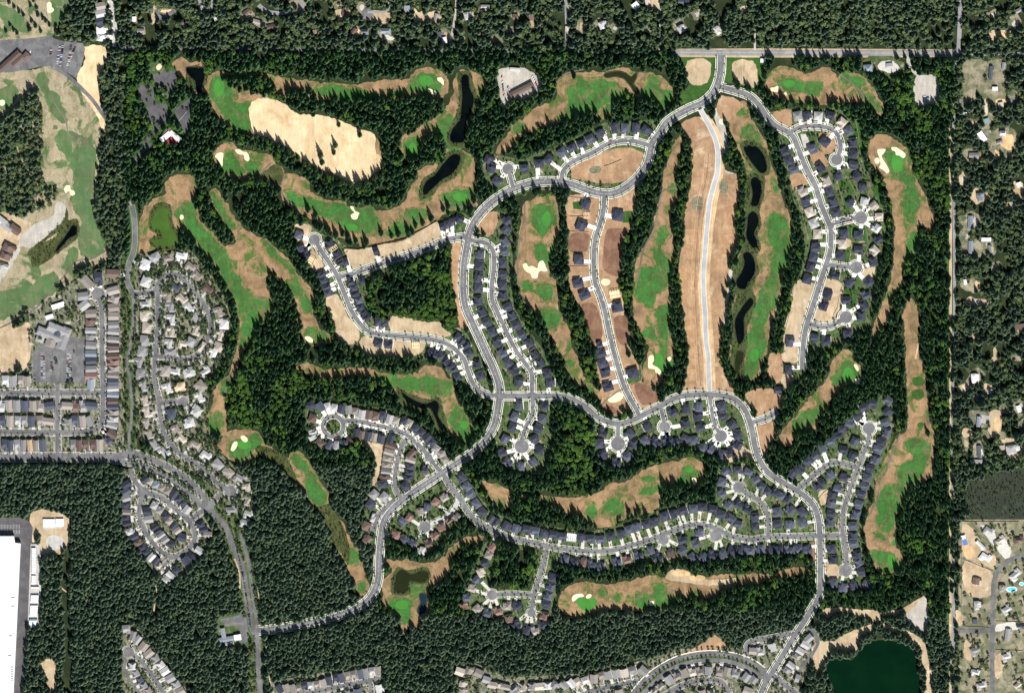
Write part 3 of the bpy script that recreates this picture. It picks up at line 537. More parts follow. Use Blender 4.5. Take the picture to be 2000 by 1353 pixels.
# bare lots and building sites
LOT = [('pale_dirt', [(673,487),(700,488),(726,482),(789,468),(852,434),(866,450),(878,458),(830,482),(789,494),(740,508),(690,524),(680,505)]),
 ('pale_dirt', [(765,618),(830,628),(862,630),(865,640),(882,652),(860,660),(800,652),(764,645)]), ('pale_dirt', [(637,582),(658,575),(680,618),(700,640),(700,665),(665,672),(650,630)]),
 ('pale_dirt', [(598,500),(612,490),(632,520),(622,530),(608,528)]), ('pale_dirt', [(575,442),(608,440),(603,470),(612,490),(590,475),(578,468)]), ('pale_dirt', [(705,660),(830,668),(820,690),(712,690)]),
 ('dirt', [(940,420),(972,415),(966,450),(950,462),(932,452),(935,432)]), ('orange_dirt', [(886,474),(900,474),(900,560),(905,600),(912,640),(900,640),(893,600),(884,560)]),
 ('dirt', [(1110,385),(1160,382),(1200,380),(1240,370),(1240,400),(1232,440),(1220,470),(1212,500),(1210,550),(1218,590),(1222,640),(1230,680),(1250,720),(1254,745),(1287,775),(1290,785),(1260,797),(1235,800),(1200,812),(1172,800),(1175,780),(1166,740),(1160,680),(1146,640),(1133,600),(1116,570),(1110,530),(1110,470)]),
 ('dirt', [(1330,245),(1365,228),(1392,250),(1408,300),(1420,340),(1440,340),(1445,360),(1440,400),(1436,440),(1443,470),(1425,500),(1425,520),(1420,560),(1414,620),(1406,680),(1412,720),(1420,745),(1432,760),(1445,768),(1380,770),(1290,792),(1330,765),(1340,740),(1342,680),(1335,620),(1328,560),(1326,520),(1335,460),(1340,400),(1350,360),(1352,320),(1345,280)]),
 ('dirt', [(1115,325),(1140,310),(1180,297),(1210,289),(1240,291),(1258,302),(1252,320),(1237,343),(1215,355),(1180,359),(1140,352),(1118,345)]),
 ('pale_dirt', [(1343,120),(1385,120),(1383,160),(1360,167),(1345,160)]), ('pale_dirt', [(1432,122),(1472,122),(1476,170),(1437,158)]), ('dirt', [(1455,770),(1500,758),(1532,775),(1518,800),(1480,812),(1466,790)]), ('dirt', [(1480,830),(1512,825),(1515,850),(1500,870),(1497,895),(1478,870)]),
 ('dirt', [(1508,224),(1543,214),(1545,250),(1525,243)]), ('pale_dirt', [(1556,548),(1590,555),(1573,640),(1560,700),(1530,678),(1542,600)]), ('pale_dirt', [(1610,545),(1645,555),(1640,600),(1620,630),(1590,622),(1600,580)]),
 ('dirt', [(1543,342),(1576,342),(1581,358),(1548,368)]), ('dirt', [(1582,292),(1608,300),(1618,325),(1588,318)]), ('dirt', [(1600,262),(1632,268),(1632,292),(1610,300)]), ('pale_dirt', [(1636,466),(1662,470),(1660,488),(1640,492)]), ('pale_dirt', [(1670,530),(1708,520),(1704,545),(1690,548)]), ('pale_dirt', [(1525,690),(1560,690),(1560,705),(1528,706)]),
 ('dirt', [(1408,188),(1432,192),(1452,205),(1436,222),(1415,240),(1400,215)]), ('pale_dirt', [(737,866),(750,868),(749,890),(741,925),(728,952),(726,945),(733,905),(727,885),(703,865),(715,862)]), ('pale_dirt', [(1430,870),(1475,885),(1478,897),(1440,900),(1400,905),(1405,898)]),
 ('pale_dirt', [(1613,1100),(1632,1100),(1640,1125),(1618,1130)]), ('pale_dirt', [(1600,960),(1618,955),(1622,975),(1605,985)]),
 ('pale_dirt', [(1587,1262),(1600,1252),(1630,1250),(1648,1238),(1680,1226),(1708,1218),(1706,1228),(1688,1242),(1678,1262),(1668,1272),(1640,1275),(1622,1272),(1612,1288),(1602,1318),(1592,1322),(1588,1290)]), ('pale_dirt', [(1603,1200),(1608,1190),(1640,1186),(1680,1190),(1712,1192),(1722,1206),(1716,1214),(1690,1210),(1665,1204),(1640,1198),(1612,1208)]), ('pale_dirt', [(1586,1222),(1598,1205),(1604,1212),(1604,1222),(1592,1226)]),
 ('pale_dirt', [(1712,1215),(1740,1222),(1790,1240),(1808,1260),(1818,1300),(1822,1353),(1822,1420),(1808,1420),(1806,1353),(1803,1300),(1790,1265),(1765,1240),(1730,1228)]),
 ('pale_dirt', [(1718,1198),(1740,1192),(1758,1190),(1795,1168),(1806,1162),(1790,1180),(1765,1200),(1740,1206)]),
 ('gravel', [(1768,1200),(1790,1178),(1806,1165),(1812,1185),(1812,1225),(1805,1240),(1785,1230),(1770,1215)]),
 ('gravel', [(1412,332),(1430,338),(1444,356),(1438,374),(1425,385),(1418,395),(1405,382),(1408,352)]), ('gravel', [(1416,525),(1430,528),(1426,560),(1422,600),(1418,650),(1413,640),(1415,580)]), ('gravel', [(1395,215),(1404,210),(1412,235),(1420,260),(1418,300),(1408,290),(1400,250)]),
 ('gravel', [(972,138),(990,133),(1015,131),(1045,146),(1058,165),(1052,182),(1030,196),(1000,196),(988,215),(980,210),(975,180)]), ('gravel', [(1790,150),(1828,150),(1834,176),(1826,206),(1789,208)]),
 ('gravel', [(111,394),(127,400),(125,425),(106,447),(72,476),(58,484),(41,481),(37,494),(16,530),(0,550),(-60,590),(-60,545),(0,533),(21,504),(36,478),(41,463),(62,441),(104,421),(107,405)]), ('pale_dirt', [(-60,405),(8,415),(50,430),(62,440),(41,463),(36,478),(20,505),(0,534),(-60,548)]), ('asphalt', [(-60,440),(0,452),(20,458),(38,468),(36,475),(18,466),(0,462),(-60,455)]), ('pale_dirt', [(1522,732),(1552,735),(1548,752),(1538,760),(1525,745)]), ('dirt', [(1505,690),(1524,690),(1524,745),(1508,750),(1500,735)]), ('pale_dirt', [(1882,1022),(1898,1030),(1925,1070),(1945,1090),(1940,1110),(1915,1098),(1885,1088)]), ('pale_dirt', [(1885,1095),(1935,1115),(1936,1160),(1900,1165),(1884,1150)]), ('mid_concrete', [(1915,1025),(1935,1030),(1945,1050),(1942,1065),(1925,1045)]), ('mid_concrete', [(1945,1060),(1965,1056),(1975,1080),(1965,1090),(1950,1075)]), ('bright_dirt', [(1880,1065),(1900,1070),(1905,1085),(1885,1088)]), ('mid_concrete', [(1945,1222),(1985,1216),(1990,1228),(1965,1230),(1945,1232)]), ('pale_dirt', [(1945,1280),(1958,1275),(1956,1320),(1946,1325)]), ('pale_dirt', [(1885,1250),(1900,1248),(1896,1290),(1886,1285)]), ('dark_gravel', [(1960,1300),(1985,1305),(1975,1335),(1960,1325)]), ('pale_dirt', [(1868,1190),(1880,1200),(1878,1220),(1868,1218)]), ('pale_dirt', [(0,0),(0,1),(1,0)]),
 ('pale_dirt', [(-60,625),(30,640),(55,630),(58,700),(48,720),(-60,725)]), ('pale_dirt', [(62,1000),(130,1008),(135,1040),(125,1075),(105,1085),(80,1080),(78,1040),(65,1060)]),
 ('pale_dirt', [(75,1300),(100,1285),(110,1300),(108,1330),(112,1353),(95,1353),(90,1325)]), ('dry_lawn', [(1884,120),(1925,120),(1922,160),(1884,160)]), ('dry_lawn', [(1930,120),(1962,118),(1962,160),(1965,200),(1925,205),(1915,190),(1895,160),(1925,160)]), ('dry_lawn', [(1882,162),(1900,165),(1905,200),(1885,205)]),
 ('pale_dirt', [(1600,1020),(1605,1015),(1603,1020)]), ('dirt', [(1372,1255),(1395,1240),(1410,1250),(1420,1265),(1400,1268),(1350,1275),(1330,1280)]),
 ('grey_concrete', [(1563,262),(1575,262),(1583,285),(1570,290)]), ('grey_concrete', [(1192,795),(1215,775),(1225,785),(1235,800),(1210,808)]), ('brown_dirt', [(1580,1060),(1595,1060),(1596,1085),(1590,1100),(1586,1090)])]
for m_, v in LOT: patch('bare_ground', m_, 2, v, soft=m_ not in ('grey_concrete',))
for v in [[(1188,448),(1225,452),(1215,480),(1209,538),(1180,528),(1178,490)], [(1115,458),(1150,458),(1145,490),(1112,490)], [(1137,595),(1155,592),(1166,600),(1175,660),(1160,670),(1146,640)], [(1200,620),(1222,618),(1228,672),(1212,672)], [(1240,748),(1262,752),(1288,778),(1255,790)], [(1176,795),(1195,792),(1205,806),(1180,806)], [(1418,400),(1440,400),(1436,440),(1443,470),(1425,500),(1410,500),(1412,440)], [(1368,450),(1340,450),(1335,500),(1330,560),(1352,560),(1360,500)][::-1], [(1333,560),(1355,560),(1358,640),(1360,740),(1345,740),(1344,680),(1337,620)]]:
    patch('graded_lot', 'brown_dirt' if v[0][0] < 1300 else 'orange_dirt', 3, v, soft=True)
for v in [ell(1363,398,12,15,10), ell(1413,364,9,15,10), ell(1163,332,12,7,10,-12)]: patch('spoil_heap', 'dark_gravel', 4, v)
patch('roadside', 'bright_dirt', 3, [(1366,232),(1378,240),(1392,268),(1398,300),(1394,340),(1380,390),(1372,440),(1368,500),(1363,560),(1368,640),(1374,700),(1374,768),(1398,768),(1396,700),(1392,640),(1386,560),(1389,500),(1394,440),(1402,390),(1412,345),(1414,300),(1408,262),(1388,228),(1376,222)], soft=False)
patch('green', 'green_lawn', 1, [(1333,112),(1402,112),(1400,150),(1392,175),(1370,195),(1345,205),(1325,195),(1345,165)]); patch('green', 'green_lawn', 1, [(1414,112),(1490,112),(1482,180),(1440,165),(1416,162)])
patch('green', 'green_lawn', 3, [(1118,395),(1138,392),(1138,410),(1120,408)], soft=False); patch('green', 'green_lawn', 3, [(1218,412),(1238,412),(1232,435),(1216,435)], soft=False); patch('green', 'green_lawn', 3, [(1240,722),(1252,722),(1252,742),(1226,750),(1224,740)], soft=False)
for v in [[(1636,355),(1650,350),(1662,365),(1655,372),(1640,372)], [(1655,360),(1665,352),(1672,372),(1662,380)], [(1645,395),(1650,380),(1668,400),(1652,420)], [(1655,440),(1695,445),(1692,470),(1662,470)], [(1645,490),(1662,480),(1658,515),(1640,512)], [(1650,560),(1675,565),(1672,590),(1648,572)], [(1640,590),(1672,585),(1670,600),(1640,620)], [(1700,365),(1722,360),(1722,395),(1708,380)], [(1652,250),(1675,235),(1690,290),(1680,300)], [(1550,795),(1500,720),(1540,740)][:0]]:
    if v: patch('back_lawn', 'green_lawn', 3, v, soft=False)
for v in [[(1300,1128),(1312,1112),(1335,1112),(1352,1124),(1400,1132),(1440,1128),(1430,1138),(1390,1142),(1345,1138)]]: patch('bare_ground', 'pale_dirt', 2, v)
for v in [ell(1330,1119,18,6), ell(1362,1128,16,6)]: patch('bare_ground', 'bright_dirt', 3, v)
for v in [ell(1183,551,9,7), ell(1202,776,16,9,12,-20), ell(1412,238,8,6)]: patch('sand_heap', 'sand', 3, v)
# clubhouse, church, clearings in the woods
patch('car_park', 'asphalt', 2, [(-60,80),(0,79),(40,77),(75,74),(98,69),(106,76),(125,81),(162,85),(166,95),(164,110),(157,135),(148,153),(137,146),(120,137),(98,130),(80,130),(68,133),(50,137),(20,142),(-60,143)], soft=False)
patch('car_park', 'dark_asphalt', 2, [(297,147),(320,138),(343,139),(345,172),(336,174),(328,196),(308,178)], soft=False)
patch('car_park', 'dark_asphalt', 2, [(270,168),(290,163),(302,175),(300,190),(306,202),(326,204),(330,226),(322,242),(302,262),(290,278),(277,288),(274,284),(300,250),(290,232),(286,205),(268,185)], soft=False)
patch('car_park', 'dark_asphalt', 2, [(338,218),(352,205),(370,193),(371,250),(364,268),(352,240)], soft=False)
patch('hall_grounds', 'green_lawn', 1, [(285,120),(318,118),(342,135),(348,190),(375,190),(374,262),(350,282),(300,282),(278,300),(255,330),(245,310),(270,285),(285,240),(262,195),(268,160),(285,150)], clear=False)
patch('hall_grounds', 'green_lawn', 2, [(312,262),(330,248),(356,262),(358,280),(320,284),(300,276)], soft=False)
patch('hall_grounds', 'lawn', 2, [(290,126),(314,124),(320,140),(292,142)])
patch('car_park', 'asphalt', 2, [(64,690),(92,662),(150,660),(166,664),(166,748),(64,746)], soft=False)
patch('church_grounds', 'west_lawn', 1, [(56,600),(120,575),(150,570),(168,640),(170,752),(58,752)], soft=False)
patch('truck_yard', 'dark_asphalt', 2, [(-60,1010),(0,1010),(40,1010),(58,1018),(64,1030),(62,1062),(60,1120),(55,1200),(50,1290),(44,1353),(44,1420),(-60,1420)], soft=False)
patch('truck_yard', 'grey_concrete', 2, [(60,1062),(80,1062),(80,1225),(54,1225)], soft=False)
patch('concrete_pad', 'grey_concrete', 3, [(85,1012),(125,1012),(122,1030),(84,1034)], soft=False)
patch('retention_pit', 'grey_concrete', 3, [(92,1048),(108,1044),(122,1050),(126,1064),(115,1072),(98,1072),(90,1062)])
patch('station_yard', 'asphalt', 2, [(432,1208),(470,1200),(482,1205),(486,1250),(478,1256),(464,1252),(468,1220),(440,1222)], soft=False)
patch('station_grounds', 'lawn', 1, [(424,1205),(470,1196),(486,1205),(488,1265),(430,1262),(422,1240)], soft=False)
CLEAR = [(275,60,12,9),(262,38,9,12),(300,30,7,22),(478,28,16,16),(530,48,12,9),(672,28,14,10),(700,62,18,12),(735,35,30,12),(752,62,14,12),(795,17,9,9),(850,33,16,12),(914,30,16,10),(945,20,14,12),(868,72,20,16),(900,77,9,7),(970,78,13,12),(1007,30,8,10),(1038,45,6,18),(1068,33,3,8),(1135,52,8,14),(1172,48,17,14),(1243,10,11,9),(1275,10,14,14),(1288,25,4,12),(1265,58,12,6),(1328,53,16,13),(1402,57,12,14),(1336,3,12,8),(1592,18,7,4),(1725,130,50,22),(1980,48,14,18),(1940,70,10,14),
         (1960,275,40,30),(1927,235,14,14),(1920,262,16,14),(1902,305,18,14),(1915,384,20,16),(1895,432,22,20),(1896,482,26,22),(1926,470,14,8),(1935,488,8,14),(1990,372,14,18),(1883,550,8,10),(1907,555,14,14),(1990,645,14,10),(1902,590,30,10),(1904,740,20,18),(1932,762,12,14),(1912,778,10,10),(1915,818,30,18),(1945,830,14,24),(1912,885,14,24),(1978,876,26,18),(1885,865,10,14),(1990,795,12,18),(1955,850,16,7),(1930,170,40,8),(1950,200,26,12),(1978,190,14,14),(1925,215,6,20)]
CLEAR += [(322,22,24,7),(478,26,15,13),(505,43,14,11),(395,14,14,12),(580,10,16,10),(620,32,7,6),(660,10,10,8),(705,14,10,10),(755,75,22,12),(818,35,12,16),(1000,60,14,8),(1110,20,7,8),(1200,55,12,9),(1450,20,10,8),(1360,28,10,10),(1940,30,12,10),(1960,68,18,8),(1900,56,10,7),(1878,205,8,14),(1900,240,12,10),(1945,300,12,16),(1880,350,8,12),(1975,405,12,12),(1885,460,10,16),(1945,520,10,12),(1890,560,12,9),(1905,655,9,7),(1943,700,5,20),(1985,700,10,8),(1882,760,12,14),(1960,800,10,10),(1890,845,12,10),(1925,850,9,14),(1995,830,9,12)]
for cx, cy, rx, ry in CLEAR:
    e_ = [(x + (rng.rand() - .5) * rx * .7, y + (rng.rand() - .5) * ry * .7) for x, y in ell(cx, cy, rx, ry, 9)]
    patch('yard', 'lawn' if (100 < cy < 230 and cx < 1800) else random.choice(['pale_dirt', 'dry_lawn', 'dry_lawn', 'west_lawn']), 2, e_)
    if rng.rand() < .6: patch('yard', random.choice(['pale_dirt', 'mid_concrete', 'gravel', 'bright_dirt']), 3, [(cx + (x - cx) * .45 + rx * .2, cy + (y - cy) * .5) for x, y in e_])
patch('firebreak', 'forest_floor', 1, [(119,1132),(131,1138),(137,1200),(139,1280),(137,1353),(127,1353),(124,1250),(122,1180)])
patch('firebreak', 'forest_floor', 1, [(126,1010),(136,1010),(139,1060),(133,1125),(124,1125),(129,1060)])
# pale patches of bare soil beside the east road and the power line cut
patch('car_park', 'dark_asphalt', 2, [(255,318),(262,322),(300,284),(292,278)], soft=False)
patch('power_line_cut', 'pale_dirt', 1, [(1853,250),(1859.5,250),(1859.5,700),(1858.5,1000),(1858.5,1420),(1852,1420),(1853,1000),(1853.5,600)], soft=False)
patch('roadside_grass', 'verge', 1, [(1846,330),(1854,330),(1854,1420),(1845,1420)], soft=False, clear=False)
patch('road_shoulder', 'pale_dirt', 1, [(1320,96),(1500,95),(1700,96),(1860,97),(1860,112),(1700,113),(1500,113),(1320,112)], soft=False)

# Draw them: sheets that overlap within a layer get their own small step in height
BASEZ = {1: 0.02, 1.5: 0.07, 2: 0.15, 3: 0.26, 4: 0.34}
slots = {1: [], 1.5: [], 2: [], 3: [], 4: []}
CLEARP = []
for p in [q for q in PATCH if q['mat'] == 'fairway' and q['layer'] == 2]:
    c_ = np.array(p['pts'], float); c_ = bulge(catmull(c_, 8, True), 4.0)
    PATCH.append(dict(name='semi_rough', mat='semi_rough', layer=1.5, soft=True, clear=False, pts=[tuple(q) for q in c_], wild=1))
for p in PATCH:
    pts = np.array(p['pts'], float)
    if p['soft']:
        c = catmull(pts, 3.0 if p['layer'] < 4 else 2.0, True)
        amp = {1: 1.5, 1.5: 1.5, 2: 1.1, 3: 0.5, 4: 0.25}[p['layer']] * (0.45 if 'lake' in p['name'] else 1)
        n = len(c)
        j = rng.normal(0, 1, (n, 2)); j = (j + np.roll(j, 1, 0)) * 0.7
        if n > 12: c = c + j * amp * .6
        if p['mat'] in ('fairway', 'fairway_west', 'rough', 'rough_west', 'semi_rough'):
            k_ = 1.0 if n > 30 else .5
            c = bulge(c, k_ * ((vnoise(c, 14, 5) - .5) * 7 + (vnoise(c, 5, 6) - .5) * 5) * (1.0 if p['layer'] > 1 else .55))
    else: c = catmull(pts, 8.0, True) if False else pts
    if p['clear']: CLEARP.append((p, c))
    g = GA(c)
    bb = (g[:, 0].min(), g[:, 0].max(), g[:, 1].min(), g[:, 1].max())
    k = 0
    while any(s == k and bb[0] < b[1] and bb[1] > b[0] and bb[2] < b[3] and bb[3] > b[2] for s, b in slots[p['layer']]): k += 1
    slots[p['layer']].append((k, bb))
    z = BASEZ[p['layer']] + 0.008 * k
    tris = tessellate_polygon([[Vector((x, y, 0)) for x, y in g]])
    fs = []
    for t in tris:
        a, b, c_ = (g[i] for i in t)
        fs.append(t if (b[0]-a[0])*(c_[1]-a[1]) - (b[1]-a[1])*(c_[0]-a[0]) > 0 else (t[0], t[2], t[1]))
    tag(mesh_obj(p['name'], [(x, y, z) for x, y in g], fs, p['mat']), kind='structure')

# parts of the woods that stand inside the clearings above (drawn back as forest)
ISLANDS = [[(560,178),(610,180),(632,208),(600,214),(562,204)], [(645,198),(700,195),(780,192),(835,190),(870,192),(882,198),(870,214),(851,231),(832,238),(813,260),(782,271),(768,300),(750,300),(740,262),(733,255),(700,244),(640,228)], [(430,155),(500,150),(520,155),(543,185),(540,192),(500,190),(460,178)],
           [(818,280),(840,265),(862,272),(872,295),(865,315),(840,325),(820,312)], [(1198,196),(1225,190),(1240,190),(1275,197),(1292,215),(1290,232),(1230,234),(1195,230)], [(998,958),(1040,970),(1085,985),(1095,1010),(1040,1010),(1000,995)],
           [(500,268),(540,282),(600,322),(640,345),(660,352),(690,366),(640,380),(600,352),(556,324),(535,306),(500,285)], [(1050,770),(1076,782),(1076,800),(1070,790)], [(1290,950),(1345,948),(1372,952),(1360,975),(1292,985)], [(540,555),(560,560),(580,600),(590,650),(560,650),(540,600)],
           [(-70,240),(0,240),(28,212),(60,176),(72,182),(80,200),(84,300),(78,345),(112,380),(100,405),(50,425),(-70,415)], [(305,178),(322,172),(330,192),(310,196)], [(283,180),(292,176),(296,186),(285,190)],
           [(1440,520),(1436,505),(1430,530),(1426,580),(1420,560)], [(1765,520),(1790,500),(1795,560),(1770,600)]]
SKIRT = []
# ================================================================== roads
# (name, half width in metres, kind, points or disc)
ROADS = []
def road(name, hw, kind, pts, mat=None, smooth=True):
    ROADS.append(dict(name=name, hw=hw, kind=kind, pts=pts, disc=None, mat=mat, smooth=smooth))
def bulb(x, y, r, kind='new', mat=None):
    r = r - 0.9
    ROADS.append(dict(name='road', hw=r, kind=kind, pts=[(x, y)], disc=r, mat=mat))
main = [(1408,103),(1408,113),(1407,141),(1402,163),(1392,183),(1372,201),(1347,212),(1321,226),(1301,241),(1289,259),(1274,279),(1270,296),(1264,319),(1251,340),(1231,360),(1206,375),(1186,379),(1163,376),(1141,369),(1116,360),(1088,355),(1055,355),(1030,360),(1000,370),(977,383),(957,398),(940,415),(925,435),(916,458),(912,481),(907,511),(905,541),(905,571),(910,601),(922,629),(935,657),(950,690),(965,723),(974,750),(975,773),(972,798),(965,831),(950,856),(932,876),(907,894),(877,914),(847,934),(814,956),(786,976),(766,994),(751,1015),(745,1043),(742,1068),(740,1096),(739,1126),(732,1151),(721,1169),(701,1184),(676,1196),(626,1211),(575,1221),(525,1229),(500,1230)]
road('road', 6.2, 'new', main)
road('road', 4.2, 'gravel', [(1368,214),(1374,225),(1387,249),(1397,271),(1402,296),(1401,337),(1396,355),(1387,390),(1381,440),(1377,491),(1374,528),(1374,566),(1377,616),(1379,667),(1383,695),(1384,730),(1386,768)], mat='base_course')
road('road', 5.2, 'new', [(1408,170),(1437,178),(1462,187),(1480,203),(1500,231),(1515,246),(1535,256),(1548,266),(1558,289),(1568,314),(1578,337),(1583,345),(1593,365),(1603,398),(1614,425),(1622,445),(1623,465),(1621,491),(1613,518),(1603,548),(1593,581),(1583,611),(1574,641),(1569,672),(1567,722)])
road('road', 4.5, 'new', [(1542,260),(1563,249),(1600,247),(1626,254),(1639,271),(1641,294),(1635,306)]); bulb(1634,312,12)
road('road', 4.5, 'new', [(1621,440),(1641,433),(1661,428),(1678,426)]); bulb(1681,425,13.5)
road('road', 4.5, 'new', [(1614,516),(1641,520),(1668,522)]); bulb(1672,522,13)
road('road', 4.5, 'new', [(1578,630),(1600,638),(1621,637),(1636,630),(1648,622)]); bulb(1652,619,13.5)
road('road', 4.5, 'new', [(1272,286),(1239,276),(1214,275),(1188,281),(1156,299),(1126,312),(1108,324),(1098,340),(1098,356)])
road('road', 4.0, 'new', [(1002,366),(998,350),(994,335)]); bulb(992,330,12)
road('road', 4.6, 'new', [(1181,378),(1180,388),(1178,415),(1171,440),(1163,466),(1160,496),(1160,528),(1163,554),(1173,579),(1181,606),(1188,641),(1196,677),(1201,695),(1209,723),(1219,753),(1231,778),(1245,803),(1248,812)])
road('road', 4.6, 'new', [(914,462),(902,463),(877,467),(827,488),(789,501),(751,513),(714,526),(686,535),(661,541)])
road('road', 4.6, 'new', [(617,472),(628,491),(643,513),(657,536),(666,556),(676,581),(686,606),(701,629),(719,647),(746,653),(789,657),(839,662),(867,669),(884,678),(895,688),(907,703),(915,728),(927,753),(945,768),(975,773)]); bulb(614,468,12)
road('road', 4.5, 'new', [(915,466),(927,471),(947,474),(962,488),(965,516),(961,554),(961,584),(970,606),(980,629),(992,654),(1008,685),(1025,708),(1038,728),(1039,755),(1039,773)])
road('road', 5.6, 'new', [(972,773),(1000,773),(1039,773),(1075,773),(1101,774),(1126,783),(1146,796),(1163,811),(1186,823),(1214,827),(1239,818),(1264,806),(1289,793),(1314,779),(1339,772),(1377,770),(1407,772),(1432,778),(1450,793),(1462,816),(1470,846),(1475,873),(1485,901),(1500,922),(1525,939),(1550,954),(1575,971),(1590,989),(1599,1017),(1601,1045),(1602,1088),(1602,1139),(1599,1164),(1585,1189),(1568,1217),(1550,1244),(1530,1277),(1510,1310),(1494,1335),(1470,1400)])
road('road', 4.2, 'new', [(1039,773),(1041,788),(1040,808),(1028,831),(1020,855)]); bulb(1019,871,15)
road('road', 4.2, 'new', [(1207,826),(1207,855)]); bulb(1207,866,15)
road('road', 4.0, 'new', [(1290,795),(1293,806),(1298,828)]); bulb(1298,833,12)
road('road', 4.0, 'new', [(1386,771),(1388,788),(1392,811),(1399,836),(1406,846)]); bulb(1408,851,13)
road('road', 4.5, 'new', [(1470,824),(1500,815),(1519,802)])
road('road', 4.4, 'new', [(1558,955),(1583,934),(1606,914),(1626,903),(1651,906),(1674,913)])
road('road', 4.2, 'new', [(1697,842),(1696,861),(1686,886),(1676,911),(1668,934),(1658,961),(1648,992),(1645,1020),(1648,1051),(1653,1081),(1652,1108)]); bulb(1697,836,13); bulb(1652,1113,13)
road('road', 4.6, 'new', [(1648,1046),(1608,1045),(1593,1046),(1500,1049),(1465,1053),(1427,1046),(1402,1033),(1382,1026),(1352,1024),(1314,1036),(1276,1051),(1239,1063),(1201,1073),(1163,1076),(1113,1073),(1075,1067),(1038,1058),(1000,1051),(965,1036),(940,1023),(927,1014),(907,987),(892,964),(877,944),(868,928),(862,920)])
road('road', 4.0, 'new', [(1443,951),(1462,966),(1482,976),(1496,996),(1500,1017),(1500,1048)]); bulb(1443,951,12)
bulb(1296,1053,11); bulb(1398,1045,12)
road('road', 4.0, 'new', [(1068,1068),(1066,1075),(1060,1108),(1050,1139),(1042,1164),(1038,1190)]); bulb(1038,1196,9)
road('road', 4.0, 'new', [(1042,1162),(1020,1160),(1000,1159),(965,1161)]); bulb(961,1161,11)
road('road', 4.6, 'new', [(864,924),(857,917),(844,899),(827,878),(809,861),(789,846),(761,836),(726,828),(691,821),(672,822)])
ROADS.append(dict(name='road', hw=4.6, kind='new', pts=ell(651,832,20,20,28), disc=None, mat=None, smooth=True, closed=True))
bulb(837,893,9)
road('road', 4.4, 'new', [(797,852),(787,866),(781,881),(774,911),(771,936),(774,956),(785,974)])
road('road', 4.2, 'new', [(896,973),(887,992),(875,1007),(852,1018),(832,1027)], mat='grey_concrete'); bulb(830,1028,12)
road('road', 4.0, 'est', [(769,976),(755,990),(741,1004),(733,1022),(726,1038)])
# western estates
road('road', 5.0, 'path', [(257,400),(260,413),(264,453),(261,491),(252,516),(249,549),(259,571)])
road('road', 2.6, 'none', [(259,571),(261,600),(259,641),(254,677),(249,705),(254,743),(257,780),(257,818),(252,856),(254,886)])
road('road', 2.2, 'hidden', [(226,120),(234,200),(241,270),(244,340),(248,380),(257,402)], mat='country_road')
road('road', 7.0, 'est', [(-80,893),(0,893),(100,892),(176,892),(226,891),(256,886),(272,888)])
road('road', 5.0, 'est', [(258,884),(302,899),(332,914),(364,934),(389,959),(408,981)])
road('road', 4.4, 'est', [(216,896),(245,902),(275,907),(314,926),(347,946),(372,966),(396,990)])
bulb(406,988,13,'none')
road('road', 5.8, 'none', [(400,980),(425,1012),(440,1028),(452,1058),(465,1088),(475,1119),(480,1151),(487,1194),(494,1229),(500,1239),(505,1290),(508,1420)])
road('road', 3.2, 'none', [(470,1040),(485,1098),(492,1150),(500,1200),(505,1232)])
road('road', 4.8, 'est', [(-80,767),(0,767),(201,767)], smooth=False)
road('road', 4.8, 'est', [(-80,843),(0,843),(160,843),(180,841),(195,832),(200,815),(201,793),(201,755),(199,680),(198,601),(193,580)]); bulb(192,574,13.5,'est')
road('road', 4.4, 'est', [(112,748),(112,843),(113,892)], smooth=False)
road('road', 4.0, 'est', [(259,574),(280,573),(302,569),(308,554),(322,540),(339,535),(357,544),(374,564),(392,584),(405,609),(412,634),(405,664),(389,691),(364,702),(335,697),(304,696)])
road('road', 4.2, 'est', [(308,560),(308,616),(305,677),(302,705),(302,743),(310,780),(312,806),(317,833),(329,861),(347,881),(372,899),(402,919),(427,944),(450,958)]); bulb(450,959,12.5,'est')
road('road', 4.2, 'est', [(312,788),(335,784),(355,784)]); bulb(358,785,11,'est')
road('road', 3.6, 'est', [(432,962),(420,975),(408,985)])
road('road', 4.4, 'est', [(254,915),(258,930),(268,945),(278,957)]); bulb(280,961,13,'est')
road('road', 4.6, 'est', [(280,969),(273,990),(273,1012),(280,1031),(296,1056),(314,1076),(337,1087),(362,1077),(378,1058),(380,1036),(368,1016),(347,997),(324,977),(302,966),(284,962)])
road('road', 4.2, 'est', [(369,1017),(387,1003),(402,992)]); road('road', 3.0, 'est', [(334,1090),(322,1102),(310,1115)])
road('road', 4.4, 'est', [(251,1272),(262,1278),(276,1290),(296,1316),(317,1348),(340,1400)]); bulb(251,1272,11,'est')
road('road', 3.0, 'none', [(245,1280),(243,1300),(250,1320),(264,1342),(290,1380)])
road('road', 4.6, 'est', [(560,1361),(595,1353),(651,1342),(701,1332),(741,1324)]); road('road', 4.0, 'est', [(721,1330),(724,1345),(722,1400)])
road('road', 4.2, 'none', [(1235,1362),(1241,1351),(1264,1326),(1289,1305),(1322,1288),(1364,1278),(1407,1277),(1440,1283),(1470,1295),(1490,1310),(1500,1322)])
road('road', 4.2, 'none', [(1250,1362),(1258,1351),(1276,1334),(1297,1315),(1326,1299),(1366,1289),(1405,1288),(1436,1294),(1462,1304),(1482,1318),(1496,1326)])
road('road', 4.2, 'est', [(1161,1348),(1186,1341),(1226,1333),(1249,1328)]); road('road', 4.2, 'est', [(1161,1346),(1140,1355),(1120,1380)])
road('road', 4.2, 'est', [(1290,1362),(1301,1355),(1327,1340),(1357,1330),(1387,1326),(1410,1332),(1424,1352),(1430,1380)])
road('road', 4.0, 'est', [(1464,1292),(1458,1275),(1462,1256),(1500,1246),(1554,1236)]); road('road', 4.6, 'est', [(1508,1316),(1530,1334),(1560,1358),(1580,1380)])
